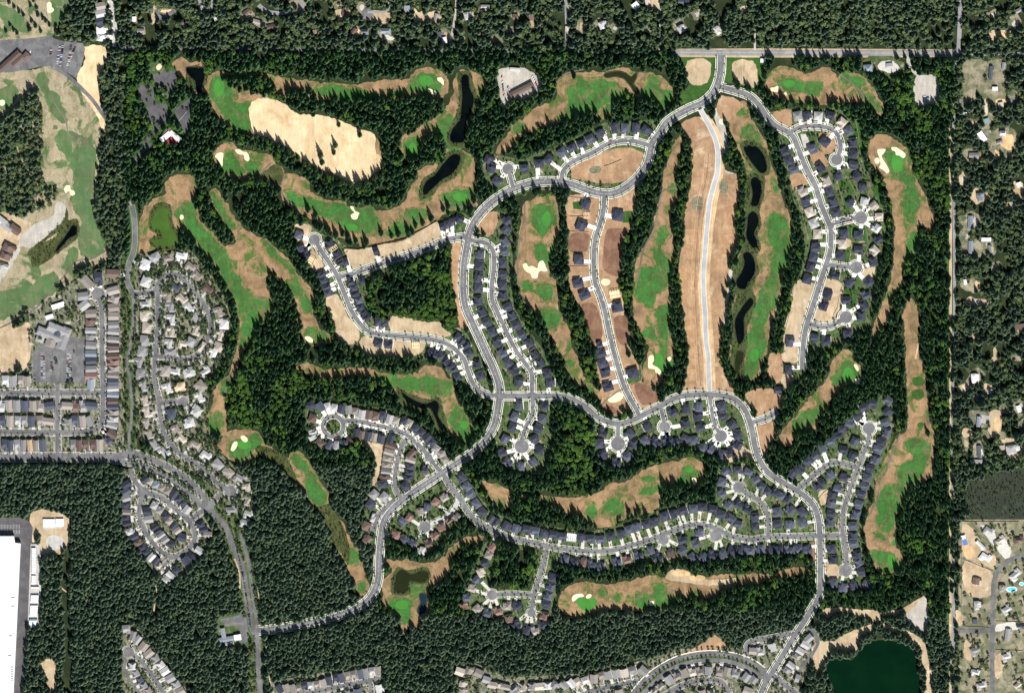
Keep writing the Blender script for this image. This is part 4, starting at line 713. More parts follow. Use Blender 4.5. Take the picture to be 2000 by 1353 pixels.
road('road', 3.2, 'none', [(1575,1225),(1592,1238),(1598,1252),(1590,1270),(1570,1297),(1550,1324)])
bulb(1006,1343,10,'est')
# outer roads
road('road', 4.0, 'hidden', [(226,94),(500,96),(700,98),(1000,100),(1318,103)], mat='asphalt'); road('road', 5.4, 'none', [(1318,103),(1600,104),(1868,104)], mat='country_road'); road('road', 4.6, 'hidden', [(1868,104),(2080,109)], mat='country_road')  # western stretch of the north road: tree shadow painted in as darker asphalt
road('road', 4.2, 'none', [(1876,-60),(1876,0),(1874,60),(1872,104)], mat='country_road')
road('road', 3.0, 'hidden', [(1870,104),(1867,130),(1863,240),(1863,400)], mat='country_road'); road('road', 3.0, 'none', [(1863,400),(1864,490),(1864,600)], mat='country_road'); road('road', 2.8, 'hidden', [(1864,600),(1861,760),(1861,900),(1861,1050),(1862,1160)], mat='country_road'); road('road', 3.4, 'none', [(1862,1160),(1862,1189),(1862,1262)], mat='country_road'); road('road', 2.8, 'hidden', [(1862,1262),(1860,1420)], mat='country_road')
road('road', 3.2, 'none', [(1102,-60),(1105,0),(1107,50),(1106,98)], mat='country_road')
road('road', 2.0, 'none', [(1473,-60),(1472,0),(1475,60),(1474,100)], mat='gravel'); road('road', 1.8, 'none', [(1285,-60),(1287,20),(1289,60),(1288,98)], mat='gravel')
road('road', 2.2, 'none', [(892,-60),(891,10),(886,50),(879,85)], mat='gravel')
road('road', 4.0, 'none', [(214,-60),(216,0),(222,30),(225,55),(222,92)], mat='grey_concrete')
road('road', 3.6, 'none', [(100,131),(120,140),(141,156),(160,174),(181,196),(198,220),(210,236)])
road('road', 3.4, 'none', [(1774,108),(1775,125),(1785,140),(1796,150),(1799,160)], mat='gravel')
road('road', 4.4, 'none', [(1864,1230),(1880,1231),(1902,1232),(1937,1230)]); road('road', 4.4, 'none', [(1939,1420),(1938,1229),(1940,1164),(1941,1135),(1951,1112),(1972,1094),(2000,1085),(2070,1078)])
road('road', 4.0, 'none', [(505,10),(520,22),(540,26),(570,24),(590,20),(588,0),(585,-60)], mat='country_road'); bulb(718,28,12,'none','asphalt'); road('road', 2.4, 'none', [(718,24),(745,24),(757,20),(760,5),(758,-60)], mat='country_road')
road('road', 3.0, 'none', [(385,-60),(392,8),(410,20),(420,-60)], mat='country_road'); road('road', 4, 'none', [(305,20),(312,35),(340,22)], mat='asphalt')
for v in [[(1025,398),(1024,430),(1015,465),(1012,510),(1013,560),(1024,590),(1040,605)], [(1317,368),(1296,373),(1287,400),(1278,445),(1256,490),(1247,540),(1238,560)], [(1758,846),(1752,862),(1742,885),(1733,915),(1720,940),(1716,970),(1695,1010)], [(1640,145),(1660,160),(1678,175),(1692,198)], [(1088,160),(1100,147),(1120,140),(1140,136)],
          [(1240,748),(1254,738),(1252,718),(1245,700)], [(556,340),(550,365),(556,388),(575,400)], [(462,690),(456,720),(445,745),(438,770)], [(868,404),(900,404),(930,402)], [(1172,802),(1180,785),(1210,762),(1218,758)], [(100,190),(115,215),(128,235),(136,265),(160,270),(180,290)], [(210,487),(180,505),(150,510),(125,540),(95,575),(60,610),(0,640)]]:
    road('cart_path', 1.4, 'none', v, mat='cart_path')
for v in [[(1800,640),(1788,700)], [(118,1145),(130,1155),(160,1165),(185,1190),(205,1215),(222,1228)], [(302,1115),(305,1150),(300,1200),(302,1245)], [(458,1090),(468,1120),(468,1150)], [(500,1080),(502,1130),(508,1180),(512,1220)], [(518,1240),(522,1290),(530,1340),(538,1360)]]:
    road('footpath', 1.5, 'none', v, mat='pale_dirt')

def sample(r):
    if r['disc']: return GA(r['pts'])
    P = catmull(r['pts'], 3.0, r.get('closed', False)) if r['smooth'] else catmull(r['pts'], 6.0, False)
    if not r['smooth']:
        P = []
        for a, b in zip(r['pts'][:-1], r['pts'][1:]):
            L = math.hypot(b[0]-a[0], b[1]-a[1]); k = max(1, int(L / 4))
            P += [(a[0] + (b[0]-a[0]) * i / k, a[1] + (b[1]-a[1]) * i / k) for i in range(k)]
        P.append(r['pts'][-1])
    return GA(P)
for r in ROADS:
    r['S'] = sample(r)
    S = r['S']
    if not r['disc']:
        if r.get('closed'): T = np.roll(S, -1, 0) - np.roll(S, 1, 0)
        else:
            T = np.zeros_like(S); T[1:-1] = S[2:] - S[:-2]; T[0] = S[1] - S[0]; T[-1] = S[-1] - S[-2]
        T /= np.maximum(np.hypot(T[:, 0], T[:, 1]), 1e-6)[:, None]
        r['N'] = np.stack([-T[:, 1], T[:, 0]], 1)
ALLS = np.concatenate([r['S'] for r in ROADS]); ALLR = np.concatenate([np.full(len(r['S']), r['hw']) for r in ROADS]); ALLI = np.concatenate([np.full(len(r['S']), i) for i, r in enumerate(ROADS)])
ISPATH = np.array([r['hw'] < 2.1 for r in ROADS])
# height steps for roads that meet
for i, r in enumerate(ROADS):
    used = set()
    for j in range(i):
        q = ROADS[j]
        d = np.hypot(*(r['S'][:, None] - q['S'][None]).transpose(2, 0, 1)).min()
        if d < r['hw'] + q['hw'] + 14: used.add(q['slot'])
    s = 0
    while s in used: s += 1
    r['slot'] = s
def strip_quads(r, o0, o1):
    """cross-sections at signed offsets o0 < o1 from the centreline"""
    S, N = r['S'], r['N']
    A = S + N * o0; B = S + N * o1
    return A, B
def free(mid, idx, gap):
    d = np.hypot(mid[0] - ALLS[:, 0], mid[1] - ALLS[:, 1]) - ALLR
    return not np.any((d < gap) & (ALLI != idx))
for r in ROADS:
    if r['kind'] == 'new' and r['S'][:, 1].mean() < -238 and r is not ROADS[19] and r is not ROADS[0]: r['kind'] = 'mid'
for i, r in enumerate(ROADS):
    z = 0.44 + 0.008 * r['slot']
    mat = r['mat'] or ('new_asphalt' if r['kind'] in ('new', 'mid') else 'asphalt')
    if r['disc']:
        c = r['S'][0]; n = 32
        ang = [2 * math.pi * k / n for k in range(n)]
        ring = lambda q: [(c[0] + q * math.cos(a), c[1] + q * math.sin(a)) for a in ang]
        mesh_obj_ = mesh_obj('road', [(x, y, z) for x, y in ring(r['disc'])], [tuple(range(n))], mat)
        tag(mesh_obj_, kind='structure')
        A_ = lambda q: np.array(ring(q))
    else:
        A, B = strip_quads(r, -r['hw'], r['hw'])
        n = len(A); vs = [(p[0], p[1], z) for p in A] + [(p[0], p[1], z) for p in B]
        rr = range(n if r.get('closed') else n - 1)
        fs = [(k, (k + 1) % n, n + (k + 1) % n, n + k) for k in rr]
        fs = [f if (np.cross(np.subtract(vs[f[1]], vs[f[0]])[:2], np.subtract(vs[f[2]], vs[f[0]])[:2]) > 0) else f[::-1] for f in fs]
        tag(mesh_obj(r['name'], vs, fs, mat), kind='structure')
    if r['kind'] in ('new', 'mid', 'est', 'path', 'gravel'):
        zs = 0.02 * r['slot'] * 0.4
        hw = r['hw']
        layers = {'new': [('kerb', 0.0, 0.95, 0.60, 'concrete'), ('verge', 0.95, 2.9, 0.57, 'verge'), ('pavement', 2.9, 4.2, 0.62, 'concrete')],
                  'mid': [('kerb', 0.0, 0.6, 0.60, 'mid_concrete'), ('verge', 0.6, 2.2, 0.57, 'verge'), ('pavement', 2.2, 3.3, 0.62, 'mid_concrete')],
                  'est': [('kerb', 0.0, 0.6, 0.60, 'grey_concrete'), ('pavement', 1.9, 3.3, 0.62, 'grey_concrete')],
                  'path': [('kerb', 0.0, 0.4, 0.60, 'grey_concrete'), ('verge', 0.4, 3.5, 0.57, 'verge')],
                  'gravel': [('kerb', 0.0, 0.9, 0.60, 'concrete')]}[r['kind']]
        for nm, a, b, zt, m_ in layers:
            vs, fs = [], []
            for side in (-1, 1):
                if r['disc']:
                    if side < 0: continue
                    P0, P1 = A_(hw + a), A_(hw + b); closed = True
                elif r.get('closed'):
                    P0 = r['S'] + r['N'] * side * (hw + a); P1 = r['S'] + r['N'] * side * (hw + b); closed = True
                    if side * np.sign(1) and nm == 'pavement' and np.hypot(*(P0[0] - r['S'].mean(0))) < 20: continue
                else:
                    P0 = r['S'] + r['N'] * side * (hw + a); P1 = r['S'] + r['N'] * side * (hw + b); closed = False
                n = len(P0)
                for k in range(n if closed else n - 1):
                    k2 = (k + 1) % n
                    mid = (P0[k] + P1[k2]) / 2
                    if not free(mid, i, 0.25 if nm != 'verge' else 0.9): continue
                    q = [P0[k], P0[k2], P1[k2], P1[k]]
                    if np.cross(q[1] - q[0], q[2] - q[0]) < 0: q = q[::-1]
                    s = len(vs)
                    vs += [(p[0], p[1], zt + zs) for p in q] + [(p[0], p[1], 0.4) for p in q]
                    fs += [(s, s+1, s+2, s+3), (s+1, s, s+4, s+5), (s+2, s+1, s+5, s+6), (s+3, s+2, s+6, s+7), (s, s+3, s+7, s+4)]
            if vs: tag(mesh_obj(nm, vs, fs, m_), kind='structure')
# planted median of the southern boulevard and painted lines on the widest roads
def line_strip(name, pts, w, mat, z, dash=None):
    P = GA(catmull(pts, 3.0, False)); T = np.gradient(P, axis=0); T /= np.hypot(T[:, 0], T[:, 1])[:, None]; N = np.stack([-T[:, 1], T[:, 0]], 1)
    vs, fs = [], []
    for k in range(len(P) - 1):
        if dash and k % 3 == 2: continue
        q = [P[k] - N[k] * w, P[k + 1] - N[k + 1] * w, P[k + 1] + N[k + 1] * w, P[k] + N[k] * w]
        if np.cross(q[1] - q[0], q[2] - q[0]) < 0: q = q[::-1]
        s = len(vs); vs += [(p[0], p[1], z) for p in q]; fs.append((s, s + 1, s + 2, s + 3))
    return tag(mesh_obj(name, vs, fs, mat), kind='structure')
line_strip('median', [(1246,1358),(1250,1351),(1270,1330),(1293,1310),(1324,1293.5),(1365,1283.5),(1406,1282.5),(1438,1288.5),(1466,1299.5),(1484,1312)], 1.3, 'verge', 0.56)
line_strip('pavement', [(1228,1356),(1236,1345),(1258,1320),(1284,1300),(1320,1281),(1362,1271),(1407,1270),(1442,1276),(1474,1288),(1494,1303)], 0.9, 'concrete', 0.60)
line_strip('pavement', [(1262,1360),(1270,1348),(1288,1334),(1305,1321),(1330,1306),(1367,1296),(1405,1295),(1434,1301),(1458,1311),(1477,1324)], 0.9, 'concrete', 0.60)
line_strip('lane_line', main[2:-1], 0.16, 'white_paint', 0.56, dash=True)
for yy, x0, x1, b_ in [(372,1346,1376,2),(402,1342,1374,-2),(425,1340,1372,3),(450,1338,1368,-3),(472,1336,1368,2),(495,1334,1366,3),(518,1332,1362,-2),(545,1332,1360,2),(575,1334,1360,-3),(602,1336,1362,2),(628,1338,1364,-2),(655,1342,1366,2),(690,1344,1370,2),(268,1345,1370,3),(300,1352,1388,4),(318,1352,1390,2),(395,1408,1436,-2),(418,1406,1434,2),(440,1402,1438,-2),(462,1400,1440,2),(485,1400,1428,2),(505,1398,1424,-2)]:
    line_strip('lot_edge', [(x0, yy), ((x0+x1)/2, yy + b_), (x1, yy - b_/2)], 0.5, 'orange_dirt', 0.40)
for off in (-11, -16, -23, 9, 13):
    line_strip('wheel_track', [(x + off, y) for x, y in [(1400,300),(1396,345),(1386,390),(1380,440),(1376,491),(1373,560),(1376,616),(1379,667),(1383,730),(1385,755)]], 0.5, 'pale_dirt' if off % 2 else 'brown_dirt', 0.415)
line_strip('cart_path', [(530,318),(518,330),(505,343)], 1.3, 'cart_path', 0.42)
line_strip('lane_line', [(1330,103),(1600,104),(1860,104)], 0.16, 'white_paint', 0.56)
# ================================================================== houses
ORD = ['first','second','third','fourth','fifth','sixth','seventh','eighth','ninth','tenth','eleventh','twelfth','thirteenth','fourteenth','fifteenth','sixteenth','seventeenth','eighteenth','nineteenth','twentieth','twenty-first','twenty-second','twenty-third','twenty-fourth','twenty-fifth','twenty-sixth','twenty-seventh','twenty-eighth','twenty-ninth','thirtieth','thirty-first','thirty-second','thirty-third','thirty-fourth','thirty-fifth','thirty-sixth','thirty-seventh','thirty-eighth','thirty-ninth','fortieth']
_hm = {}
def house_meshes(var, colour):
    """list of (part name, mesh) for a house 14 m wide and 16 m deep, front towards -y"""
    if (var, colour) in _hm: return _hm[(var, colour)]
    R = 'roof_' + colour
    W = MB(); out = []
    if var == 0:      # hip roof, garage wing in front
        W.walls(-6.5, 6.5, -4.5, 7.5, 0, 5.6); W.walls(-6.5, -0.5, -7.5, -4.5, 0, 3.4); W.walls(1.5, 6.2, -6.2, -4.5, 0, 5.4)
        main = MB().roof(-7, 7, -5, 8, 5.6, 0.62, 1.0, axis='x'); wing = MB().roof(-7, 0, -8, -2.0, 3.4, 0.6, 0.9, axis='y'); gab = MB().roof(1.1, 6.6, -6.7, 0.5, 5.45, 0.62, 0.5, axis='y')
        out = [('roof', main), ('garage_roof', wing), ('gable_roof', gab)]
    elif var == 1:    # cross gables
        W.walls(-6.5, 6.5, -3.5, 7.5, 0, 5.8); W.walls(0.2, 6.5, -7.5, -3.5, 0, 5.6)
        main = MB().roof(-7, 7, -4, 8, 5.8, 0.68, 0.55, axis='x'); wing = MB().roof(-0.3, 7, -8, 1.0, 5.62, 0.7, 0.35, axis='y'); por = MB().roof(-6.6, -0.6, -6.2, -3.6, 3.0, 0.3, 1.0, axis='x')
        out = [('roof', main), ('gable_roof', wing), ('porch_roof', por)]
    elif var == 2:    # hip running to the back with a side wing
        W.walls(-6.3, 2.5, -7.5, 7.5, 0, 5.8); W.walls(2.5, 6.5, -4.0, 5.0, 0, 3.6)
        main = MB().roof(-6.8, 3.0, -8, 8, 5.8, 0.64, 1.0, axis='y'); wing = MB().roof(-0.5, 7, -4.5, 5.5, 3.6, 0.6, 1.0, axis='x')
        back = MB().roof(-2.0, 6.0, 1.0, 7.0, 5.7, 0.55, 0.9, axis='x'); W.walls(2.5, 5.5, 1.5, 6.5, 3.4, 5.7)
        out = [('roof', main), ('garage_roof', wing), ('gable_roof', back)]
    elif var == 3:    # narrow house, plain gable running front to back
        W.walls(-6.4, 6.4, -7.4, 7.4, 0, 5.8)
        W.add([(-6.4, -7.4, 5.8), (6.4, -7.4, 5.8), (0, -7.4, 8.6)], [(0, 1, 2)]); W.add([(-6.4, 7.4, 5.8), (6.4, 7.4, 5.8), (0, 7.4, 8.6)], [(1, 0, 2)])
        main = MB().roof(-7, 7, -8, 8, 5.8, 0.46, 0.06, axis='y'); por = MB().roof(-4, 4, -9.2, -7.2, 3.0, 0.3, 1.0, axis='x')
        out = [('roof', main), ('porch_roof', por)]
    elif var == 4:    # rambling single-storey house with several hips
        W.walls(-8.5, 8.5, -2.5, 6.5, 0, 3.3); W.walls(-8.5, -1.5, -8, -2.5, 0, 3.2); W.walls(2.5, 8.0, 5, 10, 0, 3.2)
        main = MB().roof(-9, 9, -3, 7, 3.3, 0.7, 1.0, axis='x'); wing = MB().roof(-9, -1, -8.5, 2.0, 3.15, 0.68, 0.95, axis='y'); back = MB().roof(2, 8.5, 2.0, 10.5, 3.2, 0.66, 0.95, axis='y')
        out = [('roof', main), ('garage_roof', wing), ('wing_roof', back)]
    elif var == 5:    # long low gabled house
        W.walls(-9.5, 9.5, -4.5, 4.5, 0, 3.2)
        for s in (-1, 1): W.add([(s * 9.5, -4.5, 3.2), (s * 9.5, 4.5, 3.2), (s * 9.5, 0, 5.3)], [(0, 1, 2) if s > 0 else (1, 0, 2)])
        main = MB().roof(-10, 10, -5, 5, 3.2, 0.42, 0.05, axis='x'); wing = MB().roof(3, 8.5, -7.5, 0, 3.0, 0.4, 0.1, axis='y'); W.walls(3.4, 8.1, -7.2, -4.5, 0, 3.0)
        out = [('roof', main), ('porch_roof', wing)]
    elif var == 6:    # shed: one gabled roof
        W.walls(-4.7, 4.7, -6.7, 6.7, 0, 3.4)
        main = MB().roof(-5, 5, -7, 7, 3.4, 0.25, 0.05, axis='y'); out = [('roof', main)]
    ms = [('wall', W.mesh('wall', ['siding']))] + [(n, b.mesh(n, [R])) for n, b in out]
    _hm[(var, colour)] = ms
    return ms
BASE = {0: (14, 16), 1: (14, 16), 2: (14, 16), 3: (14, 16), 4: (18, 19), 5: (20, 12.5), 6: (10, 14)}
HOUSEP = []          # (x, y, r) on the map, keeps trees off
DRIVE = []
SIDE = []
def put_house(x, y, name, cat, var, colour, w, d, rz, label, group, hz=1.0):
    g = G((x, y)); bw, bd = BASE[var]
    o = empty(name, (g[0], g[1], 0.0), rz)
    for n, me in house_meshes(var, colour):
        place(n, me, o, scale=(w / bw, d / bd, hz * 1.12))
    tag(o, label, cat, group)
    HOUSEP.append((x, y, 0.5 * max(w, d)))
    return o
ROADSEL = np.array([not ISPATH[i] and ROADS[i]['mat'] not in ('country_road',) for i in ALLI])
NS, NR = ALLS[ROADSEL], ALLR[ROADSEL]
def road_dir(x, y):
    g = np.array(G((x, y))); v = NS - g; d = np.hypot(v[:, 0], v[:, 1]) - NR
    k = d.argmin()
    return math.atan2(v[k, 0], -v[k, 1]), d[k], v[k] / max(np.hypot(*v[k]), 1e-6)
def pick(pal, r):
    t = r.random() * sum(w for _, w in pal)
    for c, w in pal:
        t -= w
        if t <= 0: return c
    return pal[-1][0]
CENTRAL = [('charcoal', 12), ('slate', 2)]
MIXED = [('charcoal', 3), ('grey', 5), ('taupe', 3), ('light grey', 3)]
WEST = [('grey', 5), ('taupe', 5), ('slate', 3), ('brown', 1), ('blue-grey', .6), ('light grey', 1.5)]
SOUTH = [('taupe', 4), ('grey', 4), ('slate', 1), ('light grey', 3)]
VILL = [('grey', 5), ('light grey', 4), ('taupe', 3), ('beige', 3), ('slate', 1)]
RUST = [('charcoal', 3), ('taupe', 2.5), ('red-brown', 2), ('grey', 1)]
def group_of(desc, name, cat, pts, pal, depth, variants, wmax=15, fill=0.90, drive='concrete', dmax=34, hz=1.0, wmin=8.5, ang=None):
    r = random.Random(len(HOUSEP) + 5)
    if drive == 'concrete' and np.mean([p[1] for p in pts]) > 905: drive = 'mid_concrete'
    if pal is CENTRAL and np.mean([p[1] for p in pts]) > 830: pal = [('charcoal', 5), ('slate', 5)]
    P = [(p[0], p[1]) for p in pts]; A = np.array(P, float)
    ex, ey = np.ptp(A[:, 0]), np.ptp(A[:, 1])
    ax = 0 if ex >= ey else 1
    order = sorted(range(len(P)), key=lambda i: (P[i][ax], P[i][1 - ax])); rank = {i: k for k, i in enumerate(order)}
    for i, p in enumerate(pts):
        x, y = p[0], p[1]
        colour = pick(pal, r)
        if len(p) > 2 and isinstance(p[2], str): colour = p[2]
        dd = np.hypot(A[:, 0] - x, A[:, 1] - y); dd[i] = 1e9
        nn = dd.min() if len(P) > 1 else wmax
        w = max(wmin, min(wmax + 1.0, nn * min(1.0, fill * 1.05))); d = depth * r.uniform(0.96, 1.1)
        rz, dist, vec = road_dir(x, y)
        if ang is not None: rz = ang
        if nn < 12 and variants == (0, 1, 2): d = min(d, 17)
        if rz is not None and dist < d / 2 + 0.5:      # keep clear of the kerb
            d = max(9.5, 2 * dist - 1.0)
        word = ORD[rank[i]] + ' from the ' + ('west' if ax == 0 else 'north')
        if len(P) == 1: lab = '%s-roofed %s %s' % (colour, cat, desc)
        elif rank[i] == len(P) - 1: lab = '%s-roofed %s, %s end of %s' % (colour, cat, 'east' if ax == 0 else 'south', desc)
        elif rank[i] == 0: lab = '%s-roofed %s, %s end of %s' % (colour, cat, 'west' if ax == 0 else 'north', desc)
        else: lab = '%s-roofed %s, %s of %s' % (colour, cat, word, desc)
        put_house(x, y, name, cat, r.choice(variants), colour, w, d, rz + r.uniform(-0.03, 0.03), lab, cat + 's in ' + desc, hz)
        if drive and dist < dmax and ang is None:
            g = np.array(G((x, y))); s = np.array([-vec[1], vec[0]]) * r.choice((-1, 1)) * w * 0.2
            a = g + s + vec * (d * 0.38); b = g + s + vec * (dist + 0.2)
            hw_ = 3.9 if drive == 'concrete' else 3.2 if drive == 'mid_concrete' else 2.8; tv = np.array([-vec[1], vec[0]])
            q = [a - tv * hw_, b - tv * hw_, b + tv * hw_, a + tv * hw_]
            if np.cross(q[1] - q[0], q[2] - q[0]) < 0: q = q[::-1]
            DRIVE.append((q, drive))
            if r.random() < .8:
                s2 = r.choice((-1, 1)); e0 = g + tv * s2 * (w / 2 + .1) - vec * d * .5; e1 = g + tv * s2 * (w / 2 + .1) + vec * d * .45
                q = [e0 - tv * .75, e1 - tv * .75, e1 + tv * .75, e0 + tv * .75]
                if np.cross(q[1] - q[0], q[2] - q[0]) < 0: q = q[::-1]
                SIDE.append((q, 'concrete' if drive == 'concrete' else 'grey_concrete'))
H, T_, B_ = ('detached_house', 'house'), ('row_house', 'row house'), ('bungalow', 'bungalow')
V3 = (0, 1, 2)
def cen(desc, pts, pal=CENTRAL, depth=17, **k): group_of(desc, 'detached_house', 'house', pts, pal, depth, V3, **k)
def rowh(desc, pts, pal=WEST, depth=21, **k): group_of(desc, 'row_house', 'row house', pts, pal, depth, k.pop('variants', (3, 3, 1)), **k)
cen('the row north of teardrop loop', [(1024,329),(1053,319),(1072,310),(1098,297),(1117,289),(1136,281),(1153,271),(1173,260)], depth=17, wmax=17)
cen('the top four above the loop', [(1201,249),(1221,251),(1242,250),(1263,254)], depth=21)
cen('the round turning place west of loop', [(955,311),(960,329),(970,352)], wmax=16)
cen('the north-west cul-de-sac west side', [(585,458),(588,483),(598,496),(628,533),(633,546),(637,558),(642,571)], depth=17)
cen('the north-west cul-de-sac east side', [(643,475),(658,496),(666,513),(676,511)], wmin=10)
cen('standing alone on the pale bare strip', [(735,491)], depth=20, wmax=12)
cen('the dark terrace beside triangular wood', [(685,548),(690,561),(694,574),(700,586),(703,599),(710,611),(716,620)], depth=17)
cen('beside the tree shadows at the side road', [(706,546)], wmax=12)
cen('the pair south of triangular wood', [(739,628),(752,631)], depth=18)
cen('the four packed together by the boulevard', [(864,443),(874,438),(884,433),(897,428)], depth=18, fill=0.98)
cen('the column between boulevard and inner street', [(937,496),(936,518),(935,541),(935,561),(933,586),(941,609),(951,629),(962,647),(972,667),(981,688),(992,706),(1005,722),(1013,745)], depth=17, wmax=18)
cen('the outer column east of inner street', [(990,428),(989,448),(985,471),(985,491),(982,513),(982,536),(981,556),(982,576),(992,599),(999,616),(1009,636),(1020,654),(1033,669),(1043,690),(1055,708),(1068,728),(1075,747)], depth=17, wmax=17)
cen('the curving row above dogleg fairway', [(839,688),(850,690),(862,693),(871,705),(881,713),(887,721),(894,735)], depth=16)
cen('the pair in tree shade by curved street', [(739,669),(759,672)], depth=15); cen('the row wedged between street and boulevard', [(894,657),(902,667),(912,674),(915,689),(931,710),(937,733)], depth=16)
cen('the new street west side', [(1143,398),(1136,440),(1131,506),(1129,551),(1141,574),(1173,687),(1177,708),(1183,726),(1187,753)], depth=20, wmax=19)
cen('the new street east side', [(1206,420),(1205,598),(1235,728)], depth=22, wmax=20)
cen('the bare south block of new street', [(1171,671)], depth=12, wmax=14)
cen('the first southern cul-de-sac', [(1013,791),(1005,813),(1001,833),(987,856),(982,881),(992,901),(1016,909),(1041,901),(1053,878),(1044,857),(1050,837),(1059,816),(1063,792)], depth=17, wmax=17)
cen('the keyhole cul-de-sac below the bend', [(1178,843),(1172,865),(1178,887),(1204,901),(1226,889),(1236,866),(1230,846)], depth=18, wmax=17)
cen('the line backing onto southern woods', [(1261,858),(1281,862),(1300,863),(1318,860),(1338,856),(1356,858),(1374,873),(1389,875),(1407,886),(1425,882)], depth=18, wmax=17)
cen('the houses inside the south crescent', [(1264,832),(1314,803),(1340,798),(1338,826),(1364,793),(1364,812),(1368,832),(1408,793),(1412,813),(1431,829),(1440,848),(1440,867)], depth=18, wmax=16)
cen('the east estate top street', [(1558,226,'grey'),(1577,225),(1598,226,'light grey'),(1621,226),(1643,239,'beige'),(1657,255),(1665,279),(1665,300),(1666,322),(1673,343)], depth=18, wmax=16)
cen('the inner block of east estate', [(1611,276),(1587,291),(1601,328),(1613,353,'beige'),(1619,374),(1626,395),(1633,415)], depth=17, wmax=18)
cen('the west side of estate spine road', [(1533,294),(1541,312),(1550,329),(1568,373,'beige'),(1574,393),(1582,413,'beige'),(1589,435,'light grey'),(1597,456,'beige'),(1593,481),(1589,501),(1583,521),(1577,544)], depth=18, wmax=18)
cen('the ring round upper turning circle', [(1636,344),(1685,365),(1661,395),(1688,393,'light grey'),(1707,402,'beige'),(1717,423,'beige'),(1711,444,'light grey'),(1714,466)], depth=16, wmax=16)
cen('the block below upper turning circle', [(1647,456),(1676,457),(1644,476,'beige'),(1641,498),(1676,488),(1707,488,'beige'),(1704,510)], depth=17, wmax=17)
cen('the ring round lower turning circles', [(1631,536),(1658,551),(1696,550),(1691,574),(1686,596),(1681,616),(1652,587),(1655,650)], depth=16, wmax=17)
cen('the last few before the bare strip', [(1616,575),(1609,596),(1590,660),(1613,664),(1543,667),(1540,721),(1521,762)], depth=16, wmax=18)
cen('the long diagonal outer row', [(1549,924),(1564,914),(1579,900),(1593,889),(1608,873),(1622,862),(1636,848),(1646,836),(1660,824),(1675,811),(1687,796),(1704,787)], depth=18, wmax=18)
cen('the outer curve along far east fairway', [(1734,781),(1734,803),(1729,824),(1731,843),(1721,861),(1714,877),(1709,896),(1698,914),(1693,931),(1688,949),(1681,964),(1676,984),(1671,1003),(1665,1026),(1666,1044),(1667,1061),(1673,1081),(1676,1097),(1682,1115)], depth=18, wmax=17)
cen('the foot of the last cul-de-sac', [(1691,1141),(1666,1142),(1646,1146),(1627,1137),(1627,1091),(1623,1070),(1621,1018)], depth=17, wmax=17)
cen('the inner block of diagonal estate', [(1670,861),(1647,878),(1665,889),(1621,926),(1605,940),(1596,950),(1648,930),(1637,951),(1627,965),(1624,982),(1623,999)], depth=17, wmax=17)
cen('the winding row below curving fairway', [(902,931),(912,949),(920,964),(930,982),(942,999),(960,1012),(970,1018),(990,1026),(1009,1031),(1028,1033),(1045,1036),(1063,1041),(1080,1043),(1098,1047),(1136,1048),(1153,1051),(1173,1053),(1193,1046),(1214,1041),(1229,1033),(1245,1027),(1264,1022),(1280,1017),(1299,1007),(1317,1002),(1334,997),(1354,992),(1372,989),(1392,994),(1408,1004),(1427,1012)], [('charcoal',5),('slate',5)], depth=18, wmax=17, fill=0.97)
cen('the lower row west half', [(1103,1090),(1121,1095),(1138,1096,'brown'),(1156,1100),(1173,1105),(1205,1095),(1225,1090,'red-brown'),(1247,1082),(1269,1073),(1285,1086),(1309,1081,'brown')], depth=17, wmax=17)
cen('the little block inside the bend', [(1332,1051),(1332,1072),(1366,1038),(1359,1058)], depth=17, wmax=17)
cen('the lower row east half', [(1354,1086),(1374,1086),(1392,1081),(1411,1081),(1430,1073),(1449,1072),(1465,1073),(1485,1071),(1505,1072),(1521,1071),(1540,1071),(1558,1070),(1577,1071)], [('charcoal',5),('slate',5)], depth=17, wmax=17, fill=0.95)
cen('the cluster round north-east turning circle', [(1418,919),(1441,917),(1461,921),(1475,934),(1487,949),(1499,959),(1513,959),(1526,966),(1538,973),(1410,940),(1410,961),(1422,984),(1443,983),(1460,992),(1475,1009),(1475,1026),(1440,1023)], [('charcoal',5),('slate',4)], depth=16, wmax=16)
cen('the block beside the long boulevard', [(1518,998),(1543,994),(1567,997),(1518,1023),(1543,1023),(1568,1018)], depth=17, wmax=18)
cen('the column above the south-west wood corner', [(1080,1126),(1075,1144),(1070,1161),(1067,1179),(1063,1201,'red-brown'),(1060,1217),(1045,1229,'taupe'),(1028,1229),(1008,1219),(1010,1181)], depth=18, wmax=17)
cen('the fan of mixed roofs south-west', [(961,1066,'red-brown'),(955,1081,'taupe'),(947,1098),(940,1116,'beige'),(932,1131),(922,1146,'taupe'),(912,1164),(907,1181,'red-brown'),(933,1186,'taupe'),(952,1194),(972,1191,'red-brown'),(990,1181,'taupe'),(995,1206,'brown')], depth=17, wmax=15)
cen('the blocks round the shaded cul-de-sac', [(868,969,'taupe'),(852,979,'red-brown'),(835,989),(822,997,'taupe'),(801,1009,'red-brown'),(786,1017),(892,1007,'taupe'),(877,1014,'red-brown'),(773,1043,'red-brown'),(791,1051),(806,1058),(823,1073,'light grey'),(837,1058,'brown'),(849,1043,'red-brown'),(862,1028,'red-brown')], depth=16, wmax=15)
cen('the group by the triangular green', [(611,816,'brown'),(611,841,'light grey'),(611,852,'light grey'),(626,863,'brown'),(642,868),(656,868,'grey'),(671,863),(683,861,'brown')], depth=16, wmax=15)
MX = [('taupe',5),('grey',3),('charcoal',3.5),('brown',2)]
